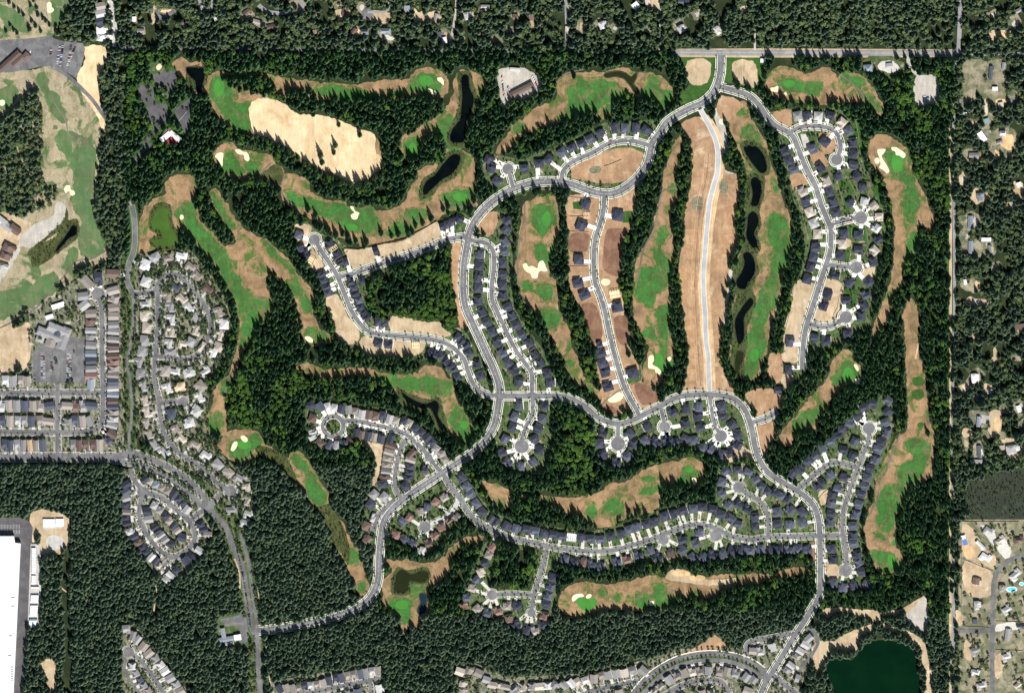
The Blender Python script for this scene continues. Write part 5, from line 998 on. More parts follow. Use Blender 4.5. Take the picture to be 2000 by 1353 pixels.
rowh('long row above keyhole street', [(608,791,'charcoal'),(626,792,'slate'),(641,794,'light grey'),(653,796,'light grey'),(667,797,'charcoal'),(681,798),(693,803),(707,807,'light grey'),(721,808,'brown'),(734,812,'brown'),(747,811,'charcoal'),(761,817,'light grey'),(773,821),(788,821),(799,826,'taupe'),(810,836),(822,843),(835,853,'charcoal'),(843,863,'charcoal'),(851,875),(861,885),(869,896)], MX, depth=18, variants=(0, 3), fill=0.97)
rowh('row inside keyhole street', [(696,843,'charcoal'),(707,847),(719,850,'charcoal'),(731,852),(745,856)], MX, depth=17, variants=(3,))
rowh('column west of the lane', [(764,856,'charcoal'),(763,868),(760,881),(758,894),(756,906),(754,919),(753,929),(749,944,'charcoal')], MX, depth=20, variants=(3, 0))
rowh('column east of the lane', [(804,884),(802,896),(800,909,'charcoal'),(799,921,'charcoal'),(796,931),(793,949,'charcoal')], MX, depth=20, variants=(3, 0)); rowh('pair by boulevard junction', [(829,914,'charcoal'),(835,925,'taupe')], MX, depth=17)
rowh('group beside the parking lane', [(731,964,'grey'),(751,969,'grey'),(724,984,'charcoal'),(729,1009,'light grey'),(716,1026,'brown'),(717,1051,'brown')], MX, depth=18, variants=(0, 2), wmax=17)
# western grid
D_ = 'grey_concrete'
rowh('the western block north edge', [(11,743),(26,743),(41,743),(54,743)], depth=22, drive=D_)
rowh('upper western terrace', [(4,791),(18,791),(33,791),(49,791),(65,791),(80,791),(97,791)], depth=23, drive=D_); rowh('upper eastern terrace', [(132,791),(148,791),(163,791),(178,791)], depth=23, drive=D_)
rowh('middle western terrace', [(4,821),(20,821),(35,821),(48,821),(62,821),(79,821),(94,821)], depth=22, drive=D_); rowh('middle eastern terrace', [(132,821),(147,821),(162,821),(175,821)], depth=22, drive=D_)
rowh('lowest western terrace', [(9,868),(21,868),(34,868),(46,868),(59,868,'sandy'),(70,868),(84,868)], depth=23, drive=D_); rowh('lowest eastern terrace', [(143,868),(155,868),(168,868,'brown'),(182,868,'brown'),(195,868)], depth=23, drive=D_); rowh('corner pair by the conifers', [(219,846,'brown'),(212,858,'slate')], depth=20)
rowh('column facing the church', [(165,595),(163,577),(178,611),(178,628),(178,644),(178,657),(178,673),(178,689,'blue-grey'),(178,703),(178,719),(178,733,'red-brown'),(178,748,'blue-grey')], depth=21, drive=D_)
rowh('column beside the tree avenue', [(222,y) for y in (566,582,599,616,633,646,662,674)] + [(222,682),(221,694,'brown'),(221,706,'red-brown'),(222,719),(221,731),(221,744,'slate'),(221,757),(221,769,'blue-grey'),(221,782),(221,793,'slate'),(220,804),(220,817,'light grey'),(219,829)], depth=22, drive=D_, fill=0.93)
rowh('northern three round turning circle', [(170,549),(192,543,'charcoal'),(221,533)], depth=26, wmax=16)
rowh('west side of racetrack loop', [(247,944,'charcoal'),(247,958,'slate'),(247,971,'grey'),(247,984,'charcoal'),(247,998),(247,1009,'charcoal'),(247,1020,'charcoal'),(254,1036,'light grey'),(262,1046,'charcoal'),(271,1057,'brown'),(279,1066,'charcoal'),(286,1075,'charcoal'),(296,1086,'light grey'),(305,1093),(312,1103,'beige')], MIXED, depth=18, variants=(3, 0), fill=0.95)
rowh('north-east side of racetrack loop', [(283,934),(293,939),(305,944,'blue-grey'),(317,949),(328,955),(340,964,'charcoal'),(349,973,'charcoal'),(357,981,'charcoal'),(366,993)], MIXED, depth=17, variants=(3, 0), fill=0.95)
rowh('south-east side of racetrack loop', [(391,1023,'charcoal'),(398,1032,'charcoal'),(406,1042,'taupe'),(389,1073,'light grey'),(374,1086,'charcoal'),(362,1093,'charcoal'),(344,1111,'charcoal'),(333,1121,'light grey'),(324,1129,'light grey')], MIXED, depth=17, variants=(3, 0), wmax=13)
rowh('inner west file of racetrack loop', [(288,997,'charcoal'),(291,1012,'grey'),(302,1028,'charcoal'),(308,1035,'charcoal'),(315,1043),(323,1052,'grey'),(334,1061,'charcoal')], MIXED, depth=16, variants=(3, 0))
rowh('inner east file of racetrack loop', [(302,984,'light grey'),(312,994,'grey'),(323,1005,'charcoal'),(332,1014),(340,1024,'charcoal'),(347,1034,'taupe'),(355,1048,'charcoal')], MIXED, depth=16, variants=(3, 0))
rowh('bottom-left street outer side', [(247,1227),(260,1239),(269,1247),(281,1260),(291,1274),(303,1284),(313,1297),(323,1308),(333,1322),(343,1335),(352,1347)], SOUTH, depth=19, variants=(3, 1)); rowh('bottom-left street inner side', [(258,1299),(265,1313),(273,1326),(280,1337),(289,1347)], SOUTH, depth=16, variants=(3, 1))
rowh('bottom street beside the avenue', [(546,1342,'charcoal'),(559,1342),(572,1342),(584,1342),(595,1337,'charcoal'),(607,1337,'light grey'),(619,1335),(632,1332),(643,1327,'charcoal'),(656,1322,'charcoal'),(667,1321),(680,1319),(691,1316,'taupe'),(704,1314),(715,1312),(727,1309),(739,1307)], SOUTH, depth=19, fill=0.97); rowh('bottom street lower side', [(668,1356),(684,1353),(700,1350),(742,1342)], SOUTH, depth=16)
rowh('low terrace along southern wood', [(1005,1342),(1021,1340),(1038,1338),(1053,1338),(1068,1337),(1084,1336),(1101,1335),(1116,1332),(1129,1330),(1144,1327),(1160,1323),(1175,1318),(1188,1316),(1204,1313),(1219,1312),(1235,1308),(1256,1307)], [('beige',3),('taupe',4),('grey',4),('light grey',3)], depth=18, variants=(3, 1), fill=0.97)
rowh('terrace inside the treed bend', [(1276,1347),(1289,1337),(1307,1325),(1322,1317),(1337,1312),(1352,1309),(1367,1308),(1384,1307),(1405,1308),(1420,1309),(1437,1312),(1457,1320),(1472,1325),(1460,1347)], [('beige',2),('taupe',5),('grey',5)], depth=18, variants=(3, 1)); rowh('bottom edge inner lane', [(1209,1352),(1387,1352),(1372,1352),(1330,1357)], SOUTH, depth=16)
rowh('angled terrace by the lake road', [(1580,1244),(1573,1257),(1563,1269),(1555,1279),(1545,1297),(1538,1307),(1557,1322)], SOUTH, depth=17, variants=(3, 1)); rowh('three above treed bend', [(1470,1269),(1485,1269),(1508,1262)], SOUTH, depth=18)
rowh('bottom cluster in front of southern wood', [(898,1309),(917,1307),(935,1312),(950,1325),(961,1335),(975,1336),(987,1339),(905,1333),(905,1347)], [('beige',3),('taupe',4),('grey',4)], depth=17, variants=(3, 1))
rowh('top-left column by service road', [(197,11,'taupe'),(197,26,'light grey'),(198,41,'charcoal'),(199,58,'white'),(199,73,'white')], depth=20, wmax=14)
rowh('western edge building site', [(2,430,'light grey'),(14,441,'grey'),(29,447,'brown'),(19,484,'brown'),(13,499,'brown'),(5,521,'light grey')], depth=24, drive=None, wmin=12)
def bung(desc, pts, **k): group_of(desc, 'bungalow', 'bungalow', pts, VILL, 20, (4, 4, 0), wmax=21, wmin=15, fill=1.1, hz=1.0, drive=D_, **k)
bung('village top crescent', [(284,516,'white'),(304,503),(327,506),(354,501,'white'),(372,521,'taupe'),(384,538,'taupe'),(405,564,'brown'),(286,549,'light grey'),(344,559,'slate')])
bung('village west column', [(284,591),(284,616),(289,639,'beige'),(284,664),(279,685,'grey'),(271,708),(276,729),(283,753),(286,781),(289,803,'beige'),(289,826),(294,846),(304,866),(322,881)])
bung('village inner column', [(327,579,'taupe'),(332,599),(334,624,'light grey'),(334,647,'beige'),(329,672),(322,723),(327,758,'light grey'),(334,808,'slate'),(344,838),(354,856,'beige')])
bung('village middle block', [(357,581,'beige'),(372,599,'light grey'),(384,619),(384,644,'beige'),(374,667),(357,672),(332,686),(342,723),(369,725),(352,755,'sandy'),(369,823,'light grey'),(379,868)])
bung('village east side', [(427,609),(437,631,'light grey'),(430,654,'beige'),(427,676),(394,676),(415,690,'white'),(400,723,'light grey'),(392,753),(389,775),(384,801)])
bung('village south-east tail', [(402,889,'light grey'),(425,906),(445,921,'taupe'),(467,934),(482,954,'beige'),(482,976),(452,992),(485,1004),(477,1021,'light grey')])

# driveways: one strip of paving each
for q, m_ in DRIVE:
    s = [(p[0], p[1], 0.64) for p in q] + [(p[0], p[1], 0.1) for p in q]
    tag(mesh_obj('driveway', s, [(0, 1, 2, 3), (1, 0, 4, 5), (2, 1, 5, 6), (3, 2, 6, 7), (0, 3, 7, 4)], m_), kind='structure')

for q, m_ in SIDE:  # narrow pale strip along one side of most houses
    s = [(p[0], p[1], 0.52) for p in q] + [(p[0], p[1], 0.1) for p in q]
    tag(mesh_obj('side_strip', s, [(0, 1, 2, 3), (1, 0, 4, 5), (2, 1, 5, 6), (3, 2, 6, 7), (0, 3, 7, 4)], m_), kind='structure')

# timber frames of houses being built
def frame(x, y, w, d, rz, label, mat='roof_plywood', open_=True):
    g = G((x, y)); o = empty('house_frame', (g[0], g[1], 0), rz)
    mb = MB(); mb.box(-w/2, w/2, -d/2, d/2, 0, 0.6); mb.build('floor_deck', mat, o)
    n = 5
    for k in range(n):
        xx = -w/2 + w * k / (n - 1)
        b = MB(); b.box(xx - .35, xx + .35, -d/2, d/2, 5.0, 5.5, bottom=True); b.box(xx - .3, xx + .3, -d/2, -d/2 + .6, .6, 5); b.box(xx - .3, xx + .3, d/2 - .6, d/2, .6, 5)
        b.build('rafter', mat, o)
    for s in (-1, 1):
        b = MB(); b.box(-w/2, w/2, s * d/2 - .35, s * d/2 + .35, 5.55, 6.0, bottom=True); b.build('beam', mat, o)
    tag(o, label, 'house frame', 'houses under construction'); HOUSEP.append((x, y, 8))
rz0 = road_dir(1116, 1048)[0]
frame(1116, 1048, 18, 15, rz0, 'bare white timber frame between slate roofs of the winding row', 'trim_white')
frame(1201, 574, 20, 14, 0.2, 'bright plywood house frame east of the new street'); frame(1146, 420, 12, 12, 0.0, 'open orange timber frame west of the new street', 'roof_sandy')
frame(651, 484, 16, 8, 0.6, 'pale plywood frame beside north-west cul-de-sac bulb'); frame(608, 510, 18, 14, 1.05, 'pale house frame on rubble west of cul-de-sac street')
frame(812, 674, 14, 12, 0.0, 'pale half-built frame south of curved street in tree shade')

# houses scattered in the northern and eastern woods
RURAL = [(482,24,'brown',5,17,12,40,'brown house left of paired roofs in the top wood'),(503,43,'taupe',5,19,11,-18,'taupe house below the curving top street'),(394,16,'light grey',5,12,9,70,'pale roof at the end of a pale drive, top edge'),(360,48,'red-brown',6,9,10,10,'small reddish roof deep in the top-left wood'),(421,37,'white',6,5,8,20,'tiny white shed in the shade, top-left wood'),(615,62,'red-brown',6,8,8,0,'tiny rust-coloured roof in the northern wood'),(1108,56,'beige',6,8,10,0,'small beige roof right of the northern side road'),(1955,205,'beige',6,10,12,15,'beige roof in the clearing south of the square shed'),(1884,222,'white',6,8,6,0,'small white roof beside east road top'),(1990,20,'grey',5,15,10,30,'grey roof in the top right corner wood'),(275,60,'grey',5,14,10,0,'gable house in the wood by top-left grey drive'),(262,37,'white',6,7,10,0,'small white shed beside top-left drive'),(530,52,'brown',5,18,11,10,'brown-roofed house by curving top street'),(672,24,'brown',5,16,10,80,'brown house left of northern turning circle'),
 (690,62,'brown',5,18,10,50,'dark brown house below northern turning circle'),(712,62,'blue-grey',1,16,11,0,'grey house under the northern turning circle'),(752,61,'blue-grey',1,22,13,0,'wide grey house at end of white drive'),(795,17,'blue-grey',6,12,13,0,'small blue-grey house near top edge'),
 (852,33,'grey',5,14,9,80,'grey house left of northern dirt road'),(914,30,'light grey',2,15,15,15,'pale grey house right of northern dirt road'),(948,13,'light grey',5,18,9,0,'light long house at top edge'),(868,78,'white',6,9,12,10,'white shed at foot of northern dirt road'),(858,68,'slate',5,13,9,100,'slate roof beside white shed'),
 (1007,33,'brown',5,10,14,0,'small brown-roofed house near top edge'),(1038,34,'brown',6,10,12,0,'small brown shed above dirt drive'),(1178,48,'light grey',2,17,15,20,'light grey house with pale paved yard'),(1242,11,'white',6,13,14,40,'white rotated barn at top edge'),(1265,4,'beige',6,10,10,10,'beige shed at top edge by white barn'),
 (1331,55,'light grey',2,16,15,30,'pale grey house in woods above the T junction'),(1402,58,'light grey',2,13,17,35,'silvery house angled in the northern wood'),(1335,3,'slate',5,22,10,0,'slate-roofed house cut by the top edge'),(1695,134,'blue-grey',0,17,17,5,'blue-grey hip house above north-east fairway'),(1737,129,'light grey',5,13,15,5,'pale house beside the blue-grey hip house'),
 (1490,118,'white',6,10,8,0,'small white-roofed building by north road'),(1935,142,'slate',5,28,9,88,'long slate roof on dry eastern field'),(1960,128,'blue-grey',5,14,8,85,'blue-grey roof beside long slate roof'),(1943,173,'white',6,11,8,0,'white square shed on dry eastern field'),(1927,235,'teal',6,10,9,20,'teal roof among eastern trees'),
 (1918,266,'white',6,11,21,35,'long white angled shed in eastern yard'),(1958,260,'white',1,12,11,0,'white house at east side of yard'),(1952,277,'grey',5,13,8,20,'grey roof south of white house'),(1902,303,'grey',5,20,13,0,'broad grey roof below eastern yard'),(1915,384,'blue-grey',2,15,17,10,'blue-grey house in pale clearing'),
 (1895,433,'blue-grey',5,26,12,90,'blue-grey long roof west of white shed'),(1896,482,'blue-grey',5,26,12,90,'blue-grey roof just below its twin'),(1926,467,'white',6,19,8,0,'long white flat shed in eastern woods'),(1933,486,'blue-grey',5,17,7,100,'narrow pale roof under long white shed'),(1990,360,'white',6,9,10,20,'small white roof at east edge'),
 (1885,550,'white',6,6,11,10,'small white shed right of east road'),(1992,637,'brown',6,20,12,5,'brown flat roof at east edge'),(1904,737,'white',2,15,19,5,'bright white house in eastern clearing'),(1933,764,'light grey',6,10,10,5,'small grey-white shed by brown path'),(1911,774,'slate',6,8,12,0,'little slate-blue roof in deep shade'),
 (1911,822,'blue-grey',5,22,10,88,'long grey roof in pale eastern clearing'),(1912,880,'slate',5,24,10,95,'dark long roof near marsh'),(1911,900,'grey',6,15,8,0,'grey roof just below dark long roof'),(1978,876,'light grey',2,28,18,10,'large light grey house at eastern drive end'),(1990,797,'white',6,9,14,20,'white roof at right edge by pale drive'),(1957,873,'beige',6,10,10,5,'beige garage beside large grey house'),
 (1884,1057,'blue',6,9,13,20,'bright blue roof beside power line cut'),(1881,1048,'white',6,10,9,10,'white shed above bright blue roof'),(1915,1063,'white',5,24,9,-45,'long white roof on bare diagonal lot'),(1924,1088,'white',4,22,20,-35,'large white rambling roof on bare lot'),(1931,1036,'light grey',4,20,17,-35,'pale grey house north of diagonal lots'),
 (1954,1055,'beige',4,22,17,35,'beige courtyard house by curved drive'),(1990,1054,'brown',4,20,17,5,'brown house at right edge by curve'),(1906,1133,'brown',5,14,18,80,'brown house on straw-coloured lot'),(1984,1122,'light grey',4,26,20,40,'wide grey house by the turquoise pool'),(1958,1147,'taupe',2,14,14,0,'taupe house west of turquoise pool'),
 (1909,1180,'light grey',2,14,18,5,'pale house right of green belt'),(1967,1190,'light grey',4,19,20,30,'light grey house in dry round lot'),(1904,1212,'slate',6,10,9,0,'small dark roof above side road'),(1968,1238,'grey',5,26,13,85,'long grey house below side road'),(1993,1221,'slate',5,16,8,0,'slate roof at right edge by side road'),
 (1905,1270,'grey',4,20,22,20,'grey hip house inside circular drive'),(1966,1282,'light grey',4,18,20,15,'light grey house facing the straight road'),(1904,1312,'light grey',4,18,16,-20,'pale house lower left of straight road'),(1917,1338,'light grey',4,20,18,10,'grey house at bottom of straight road'),(1990,1337,'beige',4,18,18,40,'beige house in bottom right corner')]
for x, y, c, v, w, d, a, lab in RURAL:
    put_house(x, y, 'country_house' if v != 6 else 'outbuilding', 'house' if v != 6 else 'outbuilding', v, c, w, d, math.radians(a), lab, 'scattered buildings in the outer woods')

# ------------------------------------------------------------------ larger buildings
def building(name, cat, label, x, y, rz, parts, extra=()):
    """parts: (part name, roof colour, x0, x1, y0, y1, eaves height, pitch, hip, axis)"""
    g = G((x, y)); o = empty(name, (g[0], g[1], 0), math.radians(rz)); W = MB()
    for i, (n, c, x0, x1, y0, y1, h, pt, hp, ax) in enumerate(parts):
        W.walls(x0 + .4, x1 - .4, y0 + .4, y1 - .4, 0, h)
        if pt == 0:
            b = MB(); b.box(x0, x1, y0, y1, h, h + .5, bottom=True); b.box(x0, x1, y0, y0 + .5, h + .5, h + 1.1); b.box(x0, x1, y1 - .5, y1, h + .5, h + 1.1); b.build(n, 'roof_' + c, o)
        else: MB().roof(x0, x1, y0, y1, h, pt, hp, axis=ax).build(n, 'roof_' + c, o)
    W.build('wall', 'siding', o)
    tag(o, label, cat)
    HOUSEP.append((x, y, 12))
    return o
building('community_hall', 'hall', 'V-shaped hall with white roof wings and dark red middle', 333, 267, 0,
         [('roof_white_wing', 'white', 0, 23, -6, 6, 5.5, .12, .05, 'x')])
hall = [o for o in bpy.data.objects if o.get('category') == 'hall'][0]
for ch in list(hall.children): bpy.data.objects.remove(ch)
for a, nm, col, dx, dy, w, d, h in [(40, 'roof_wing', 'white', -9, 1.0, 25, 10, 6.5), (-40, 'roof_wing', 'white', 9, 2.0, 27, 10, 6.6), (40, 'centre_roof', 'red', -2, -7, 17, 9, 5.6), (-40, 'centre_roof', 'red', 5, -7, 15, 9, 5.5)]:
    b = MB(); b.roof(-w/2, w/2, -d/2, d/2, h, .15, .05, axis='x'); b.walls(-w/2 + .5, w/2 - .5, -d/2 + .5, d/2 - .5, 0, h, 1)
    r_ = b.build(nm, ['roof_' + col, 'siding'], hall); r_.location = (dx, dy, 0); r_.rotation_euler = (0, 0, math.radians(a))
b = MB(); b.roof(-12, 12, -2.5, 2.5, 4, .3, .05, axis='x'); b.walls(-11, 11, -2, 2, 0, 4); r_ = b.build('dark_porch_roof', ['roof_red-brown'], hall); r_.location = (-6, 11, 0); r_.rotation_euler = (0, 0, math.radians(42))
building('church', 'church', 'large grey church with stepped roofs beside the western car park', 110, 652, -22,
  [('roof', 'grey', -38, 20, -14, 4, 6, .35, .4, 'x'), ('roof', 'grey', -22, 24, 2, 20, 7, .35, .3, 'x'), ('roof', 'slate', -4, 8, -2, 12, 8.5, .3, .3, 'y'), ('roof', 'grey', 8, 26, -24, 22, 6.4, .3, .5, 'y'), ('roof', 'grey', -34, -18, -26, -4, 5.6, .35, .5, 'y'), ('roof', 'taupe', -14, 6, -28, -8, 5.8, .35, .4, 'y')])
building('church_annex', 'annex', 'bright white flat annex north of the grey church', 114, 596, 18, [('roof', 'white', -13, 13, -5, 5, 4, 0, 0, 'x')]); building('church_annex', 'annex', 'small white flat roof stepping down to the church', 98, 618, 18, [('roof', 'white', -9, 7, -5, 5, 4, 0, 0, 'x')])
building('clubhouse', 'clubhouse', 'long brown clubhouse roof beside the golf car park', 20, 118, 42, [('roof', 'brown', -26, 26, -6, 6, 5, .5, .2, 'x'), ('roof', 'brown', -4, 26, -16, -7, 4.5, .4, .2, 'x')])
building('clubhouse', 'pavilion', 'square brown pavilion east of the clubhouse terrace', 51, 110, 48, [('roof', 'brown', -8, 8, -7, 7, 5, .4, .8, 'x')])
building('storage_building', 'storage building', 'long brown roofed storage building on the gravel yard', 1017, 173, 28, [('roof', 'brown', -25, 25, -8, 3, 6, .35, .05, 'x'), ('lean_to_roof', 'taupe', -22, 25, -14, -8, 4.5, .08, .02, 'x')])
building('workshop', 'workshop', 'small pale workshop at the top of gravel yard', 1006, 136, -4, [('roof', 'light grey', -10, 10, -3, 4, 4, .2, .05, 'x')])
building('fire_station', 'station', 'blue-grey station building with white bay beside the avenue', 444, 1246, 10, [('roof', 'blue-grey', -20, 14, -5, 5, 5, .3, .1, 'x'), ('bay_roof', 'white', 14, 28, -6, 6, 6, 0, 0, 'x'), ('roof', 'blue-grey', -10, -1, 2, 24, 5, .3, .1, 'y'), ('roof', 'grey', -6, 12, -14, -6, 4, .3, .1, 'x')])
building('garden_shed', 'shed', 'grey roofed shed near the brown belt by the village', 425, 752, 0, [('roof', 'grey', -3, 3, -3, 3, 3, .4, .8, 'x')]) if False else None
# warehouse at the left edge
g0 = [G(p) for p in ((-60,1044),(28,1044),(30,1057),(41,1058),(39,1100),(33,1230),(27,1353),(26,1420),(-60,1420))]
o = empty('warehouse', (g0[1][0], g0[1][1], 0)); q = [(x - g0[1][0], y - g0[1][1]) for x, y in g0]
n = len(q); mesh_obj('roof', [(x, y, 11) for x, y in q], [tuple(range(n))[::-1]], 'metal_white', o)
mesh_obj('wall', [(x, y, 0) for x, y in q] + [(x, y, 11) for x, y in q], [(k, (k+1) % n, n + (k+1) % n, n + k) for k in range(n)], 'siding', o)
for k in range(n - 1):
    a, b_ = Vector((*q[k], 11)), Vector((*q[k+1], 11)); dvec = (b_ - a); L = dvec.length
    bb = MB(); bb.box(0, L, -.3, .3, 0, .9); pr = bb.build('parapet', 'metal_white', o); pr.location = a; pr.rotation_euler = (0, 0, math.atan2(dvec.y, dvec.x))
for px, py, w in [(26,1163,7),(26,1180,7),(22,1238,7),(20,1276,7)]:
    gg = G((px, py)); bb = MB(); bb.box(-w/2, w/2, -.5, .5, 11, 12.2); v_ = bb.build('roof_vent', 'metal_grey', o); v_.location = (gg[0] - g0[1][0], gg[1] - g0[1][1], 0)
for k in range(9):
    gg = G((24.5, 1297 + 3.4 * k)); bb = MB(); bb.box(-2.5, 2.5, -.35, .35, 11, 12.0); v_ = bb.build('roof_duct', 'metal_grey', o); v_.location = (gg[0] - g0[1][0], gg[1] - g0[1][1], 0)
tag(o, 'huge white flat-roofed warehouse cut by the left edge', 'warehouse')
# white site canopies on the concrete pad and along the truck yard
for x, y, w, d, lab in [(96,1020,24,16,'white slab roof west of the dividing line on the yard pad'),(117,1019,16,15,'white slab roof east of the dividing line on the yard pad')]:
    g = G((x, y)); o = empty('canopy', (g[0], g[1], 0)); bb = MB(); bb.box(-w/2, w/2, -d/2, d/2, 3.6, 4.0, bottom=True); bb.build('roof', 'metal_white', o)
    for sx in (-1, 1):
        for sy in (-1, 1): bb = MB(); bb.box(sx*(w/2-1)-.2, sx*(w/2-1)+.2, sy*(d/2-1)-.2, sy*(d/2-1)+.2, 0, 3.6); bb.build('post', 'metal_grey', o)
    tag(o, lab, 'canopy')
# ------------------------------------------------------------------ swimming pools and blue sheet
for x, y, rx, ry, lab in [(1976,1150,9,4.5,'turquoise swimming pool with pale surround below the wide grey house'),(1995,1139,4,3,'turquoise pool corner at the right edge of the picture')]:
    g = G((x, y)); o = empty('swimming_pool', (g[0], g[1], 0)); rim = MB(); n = 16
    c1 = [(rx*1.25*math.cos(2*math.pi*k/n), ry*1.4*math.sin(2*math.pi*k/n)) for k in range(n)]; c2 = [(rx*math.cos(2*math.pi*k/n), ry*math.sin(2*math.pi*k/n)) for k in range(n)]
    rim.add([(a, b_, .7) for a, b_ in c1] + [(a, b_, .7) for a, b_ in c2] + [(a, b_, 0.1) for a, b_ in c1], [(k, (k+1)%n, n+(k+1)%n, n+k) for k in range(n)] + [(2*n+k, 2*n+(k+1)%n, (k+1)%n, k) for k in range(n)]); rim.build('pool_deck', 'concrete', o)
    MB().add([(a, b_, .6) for a, b_ in c2], [tuple(range(n))]).build('water', 'pool_water', o); tag(o, lab, 'pool')
g = G((961, 983)); o = empty('play_tent', (g[0], g[1], 0), .4); MB().roof(-3.5, 3.5, -3, 3, 2.2, .3, 1).build('canopy', 'roof_blue', o); bb = MB()
for sx in (-3, 3):
    for sy in (-2.5, 2.5): bb.box(sx-.1, sx+.1, sy-.1, sy+.1, 0, 2.3)
bb.build('frame', 'metal_white', o); tag(o, 'small bright blue canopy on grass behind the winding row', 'canopy')

# ------------------------------------------------------------------ fences and low walls
def wall(pts, label, mat='fence_wood', h=1.8, t=0.25, name='fence', cat='fence'):
    P = [G(p) for p in pts]; o = empty(name, (P[0][0], P[0][1], 0))
    me = None
    for (ax, ay), (bx_, by) in zip(P[:-1], P[1:]):
        L = math.hypot(bx_-ax, by-ay); k = max(1, int(round(L / 16))); a = math.atan2(by-ay, bx_-ax)
        for i in range(k):
            bb = MB(); bb.box(0, L/k - 0.1, -t/2, t/2, 0, h)
            if me is None or abs(me[1] - L/k) > .01: me = (bb.mesh('panel', [mat]), L/k)
            place('panel', me[0], o, loc=(ax + (bx_-ax)*i/k - P[0][0], ay + (by-ay)*i/k - P[0][1], 0), rz=a)
    tag(o, label, cat)
for pts, lab in [([(1670,228),(1676,262),(1680,300),(1682,320)],'pale fence on the grass strip east of top estate street'),([(1640,215),(1664,225),(1672,232)],'short fence round the estate north corner'),([(1630,340),(1640,372),(1648,400),(1653,422)],'pale fence dividing lawns west of upper circle'),
    ([(1638,375),(1660,368)],'cross fence between two green back lawns'),([(1656,345),(1672,380),(1678,408)],'long fence running to the upper turning circle'),([(1662,438),(1664,470),(1660,500),(1655,520)],'fence between houses under the upper circle'),([(1690,440),(1695,468),(1697,476),(1685,500)],'fence behind the ring of pale roofs'),
    ([(1665,475),(1697,478)],'dark timber fence crossing below upper circle'),([(1651,530),(1647,555),(1641,570)],'fence in the lower turning circles block'),([(1642,568),(1675,577)],'dark fence across the lower lawns'),([(1640,575),(1636,600),(1628,615)],'fence west of lone lawn house'),
    ([(1544,214),(1546,250)],'fence east of the corner dirt lot'),([(1567,215),(1569,240)],'fence beside second house of top street'),([(1587,215),(1588,240)],'fence beside third house of top street'),([(1610,213),(1609,241)],'fence beside fourth house of top street'),([(1632,213),(1632,243)],'fence closing the top street row'),
    ([(1595,270),(1605,300),(1612,325)],'fence through the inner estate block'),([(1555,378),(1572,440),(1580,470)],'fence behind pale roofs west of spine road'),([(1552,551),(1545,600),(1530,660),(1525,700)],'fence west of the long bare strip'),([(1352,785),(1352,840)],'fence down the middle of south crescent'),
    ([(1446,800),(1460,850),(1465,880)],'fence inside the great south bend'),([(1242,857),(1280,840)],'fence behind crescent houses'),([(1637,943),(1610,960),(1595,978)],'pale fence in diagonal estate inner block'),([(1640,915),(1637,935)],'short fence by curved inner street'),
    ([(923,482),(922,540),(919,580)],'fence between boulevard and first column'),([(919,590),(933,625),(950,652),(965,680)],'lower fence between boulevard and first column'),([(640,580),(660,572)],'fence at head of bare pale strip'),([(650,512),(680,490)],'white fence by pale frame house'),([(763,616),(762,640)],'fence beside the pair of houses'),([(745,622),(744,645)],'fence dividing the pair of houses'),
    ([(721,625),(716,640)],'fence by foot of dark terrace'),([(1112,384),(1120,386),(1160,388)],'fence along the loop road behind new street'),([(1113,423),(1150,422)],'fence north of timber frame lot'),([(1112,452),(1150,453)],'fence south of second new street house'),([(1113,520),(1148,520)],'fence south of third new street house'),
    ([(1190,358),(1150,370)],'low fence on the loop verge'),([(1253,722),(1252,742),(1232,752)],'curved fence round end house of new street'),([(1180,325),(1195,320),(1214,312)],'short pale fence on loop island'),([(809,892),(812,920),(808,945),(798,958)],'cream fence behind column east of the lane'),([(600,800),(604,862)],'fence west of keyhole street'),
    ([(1448,130),(1449,160)],'white line fence on north corner lot'),([(262,700),(262,760),(268,805)],'pale fence behind village west column'),([(1879,1018),(1990,1018)],'dark boundary fence along north of large lots'),([(1878,1018),(1879,1090),(1878,1210)],'fence beside the green belt'),([(1893,1018),(1930,1060),(1958,1105)],'diagonal fence between large lots'),
    ([(1882,1222),(1932,1225)],'fence north of the side road'),([(1945,1268),(1998,1270)],'fence between two lower right lots'),([(1945,1212),(1998,1214)],'fence above grey long house'),([(1878,1090),(1940,1115)],'fence crossing the bare lots'),([(1478,1338),(1430,1300),(1405,1294),(1360,1296)],'brown wall inside the treed bend')]:
    wall(pts, lab)
for pts, lab in [([(672,485),(700,487),(726,480),(789,467),(830,445),(852,432)], 'dark retaining wall below second fairway bare strip'), ([(1660,350),(1700,354)], 'dark low retaining wall north of upper circle'), ([(1412,165),(1440,167),(1474,181)], 'dark retaining wall north of the east branch road')]:
    wall(pts, lab, 'bark', 2.2, 0.9, 'retaining_wall', 'wall')

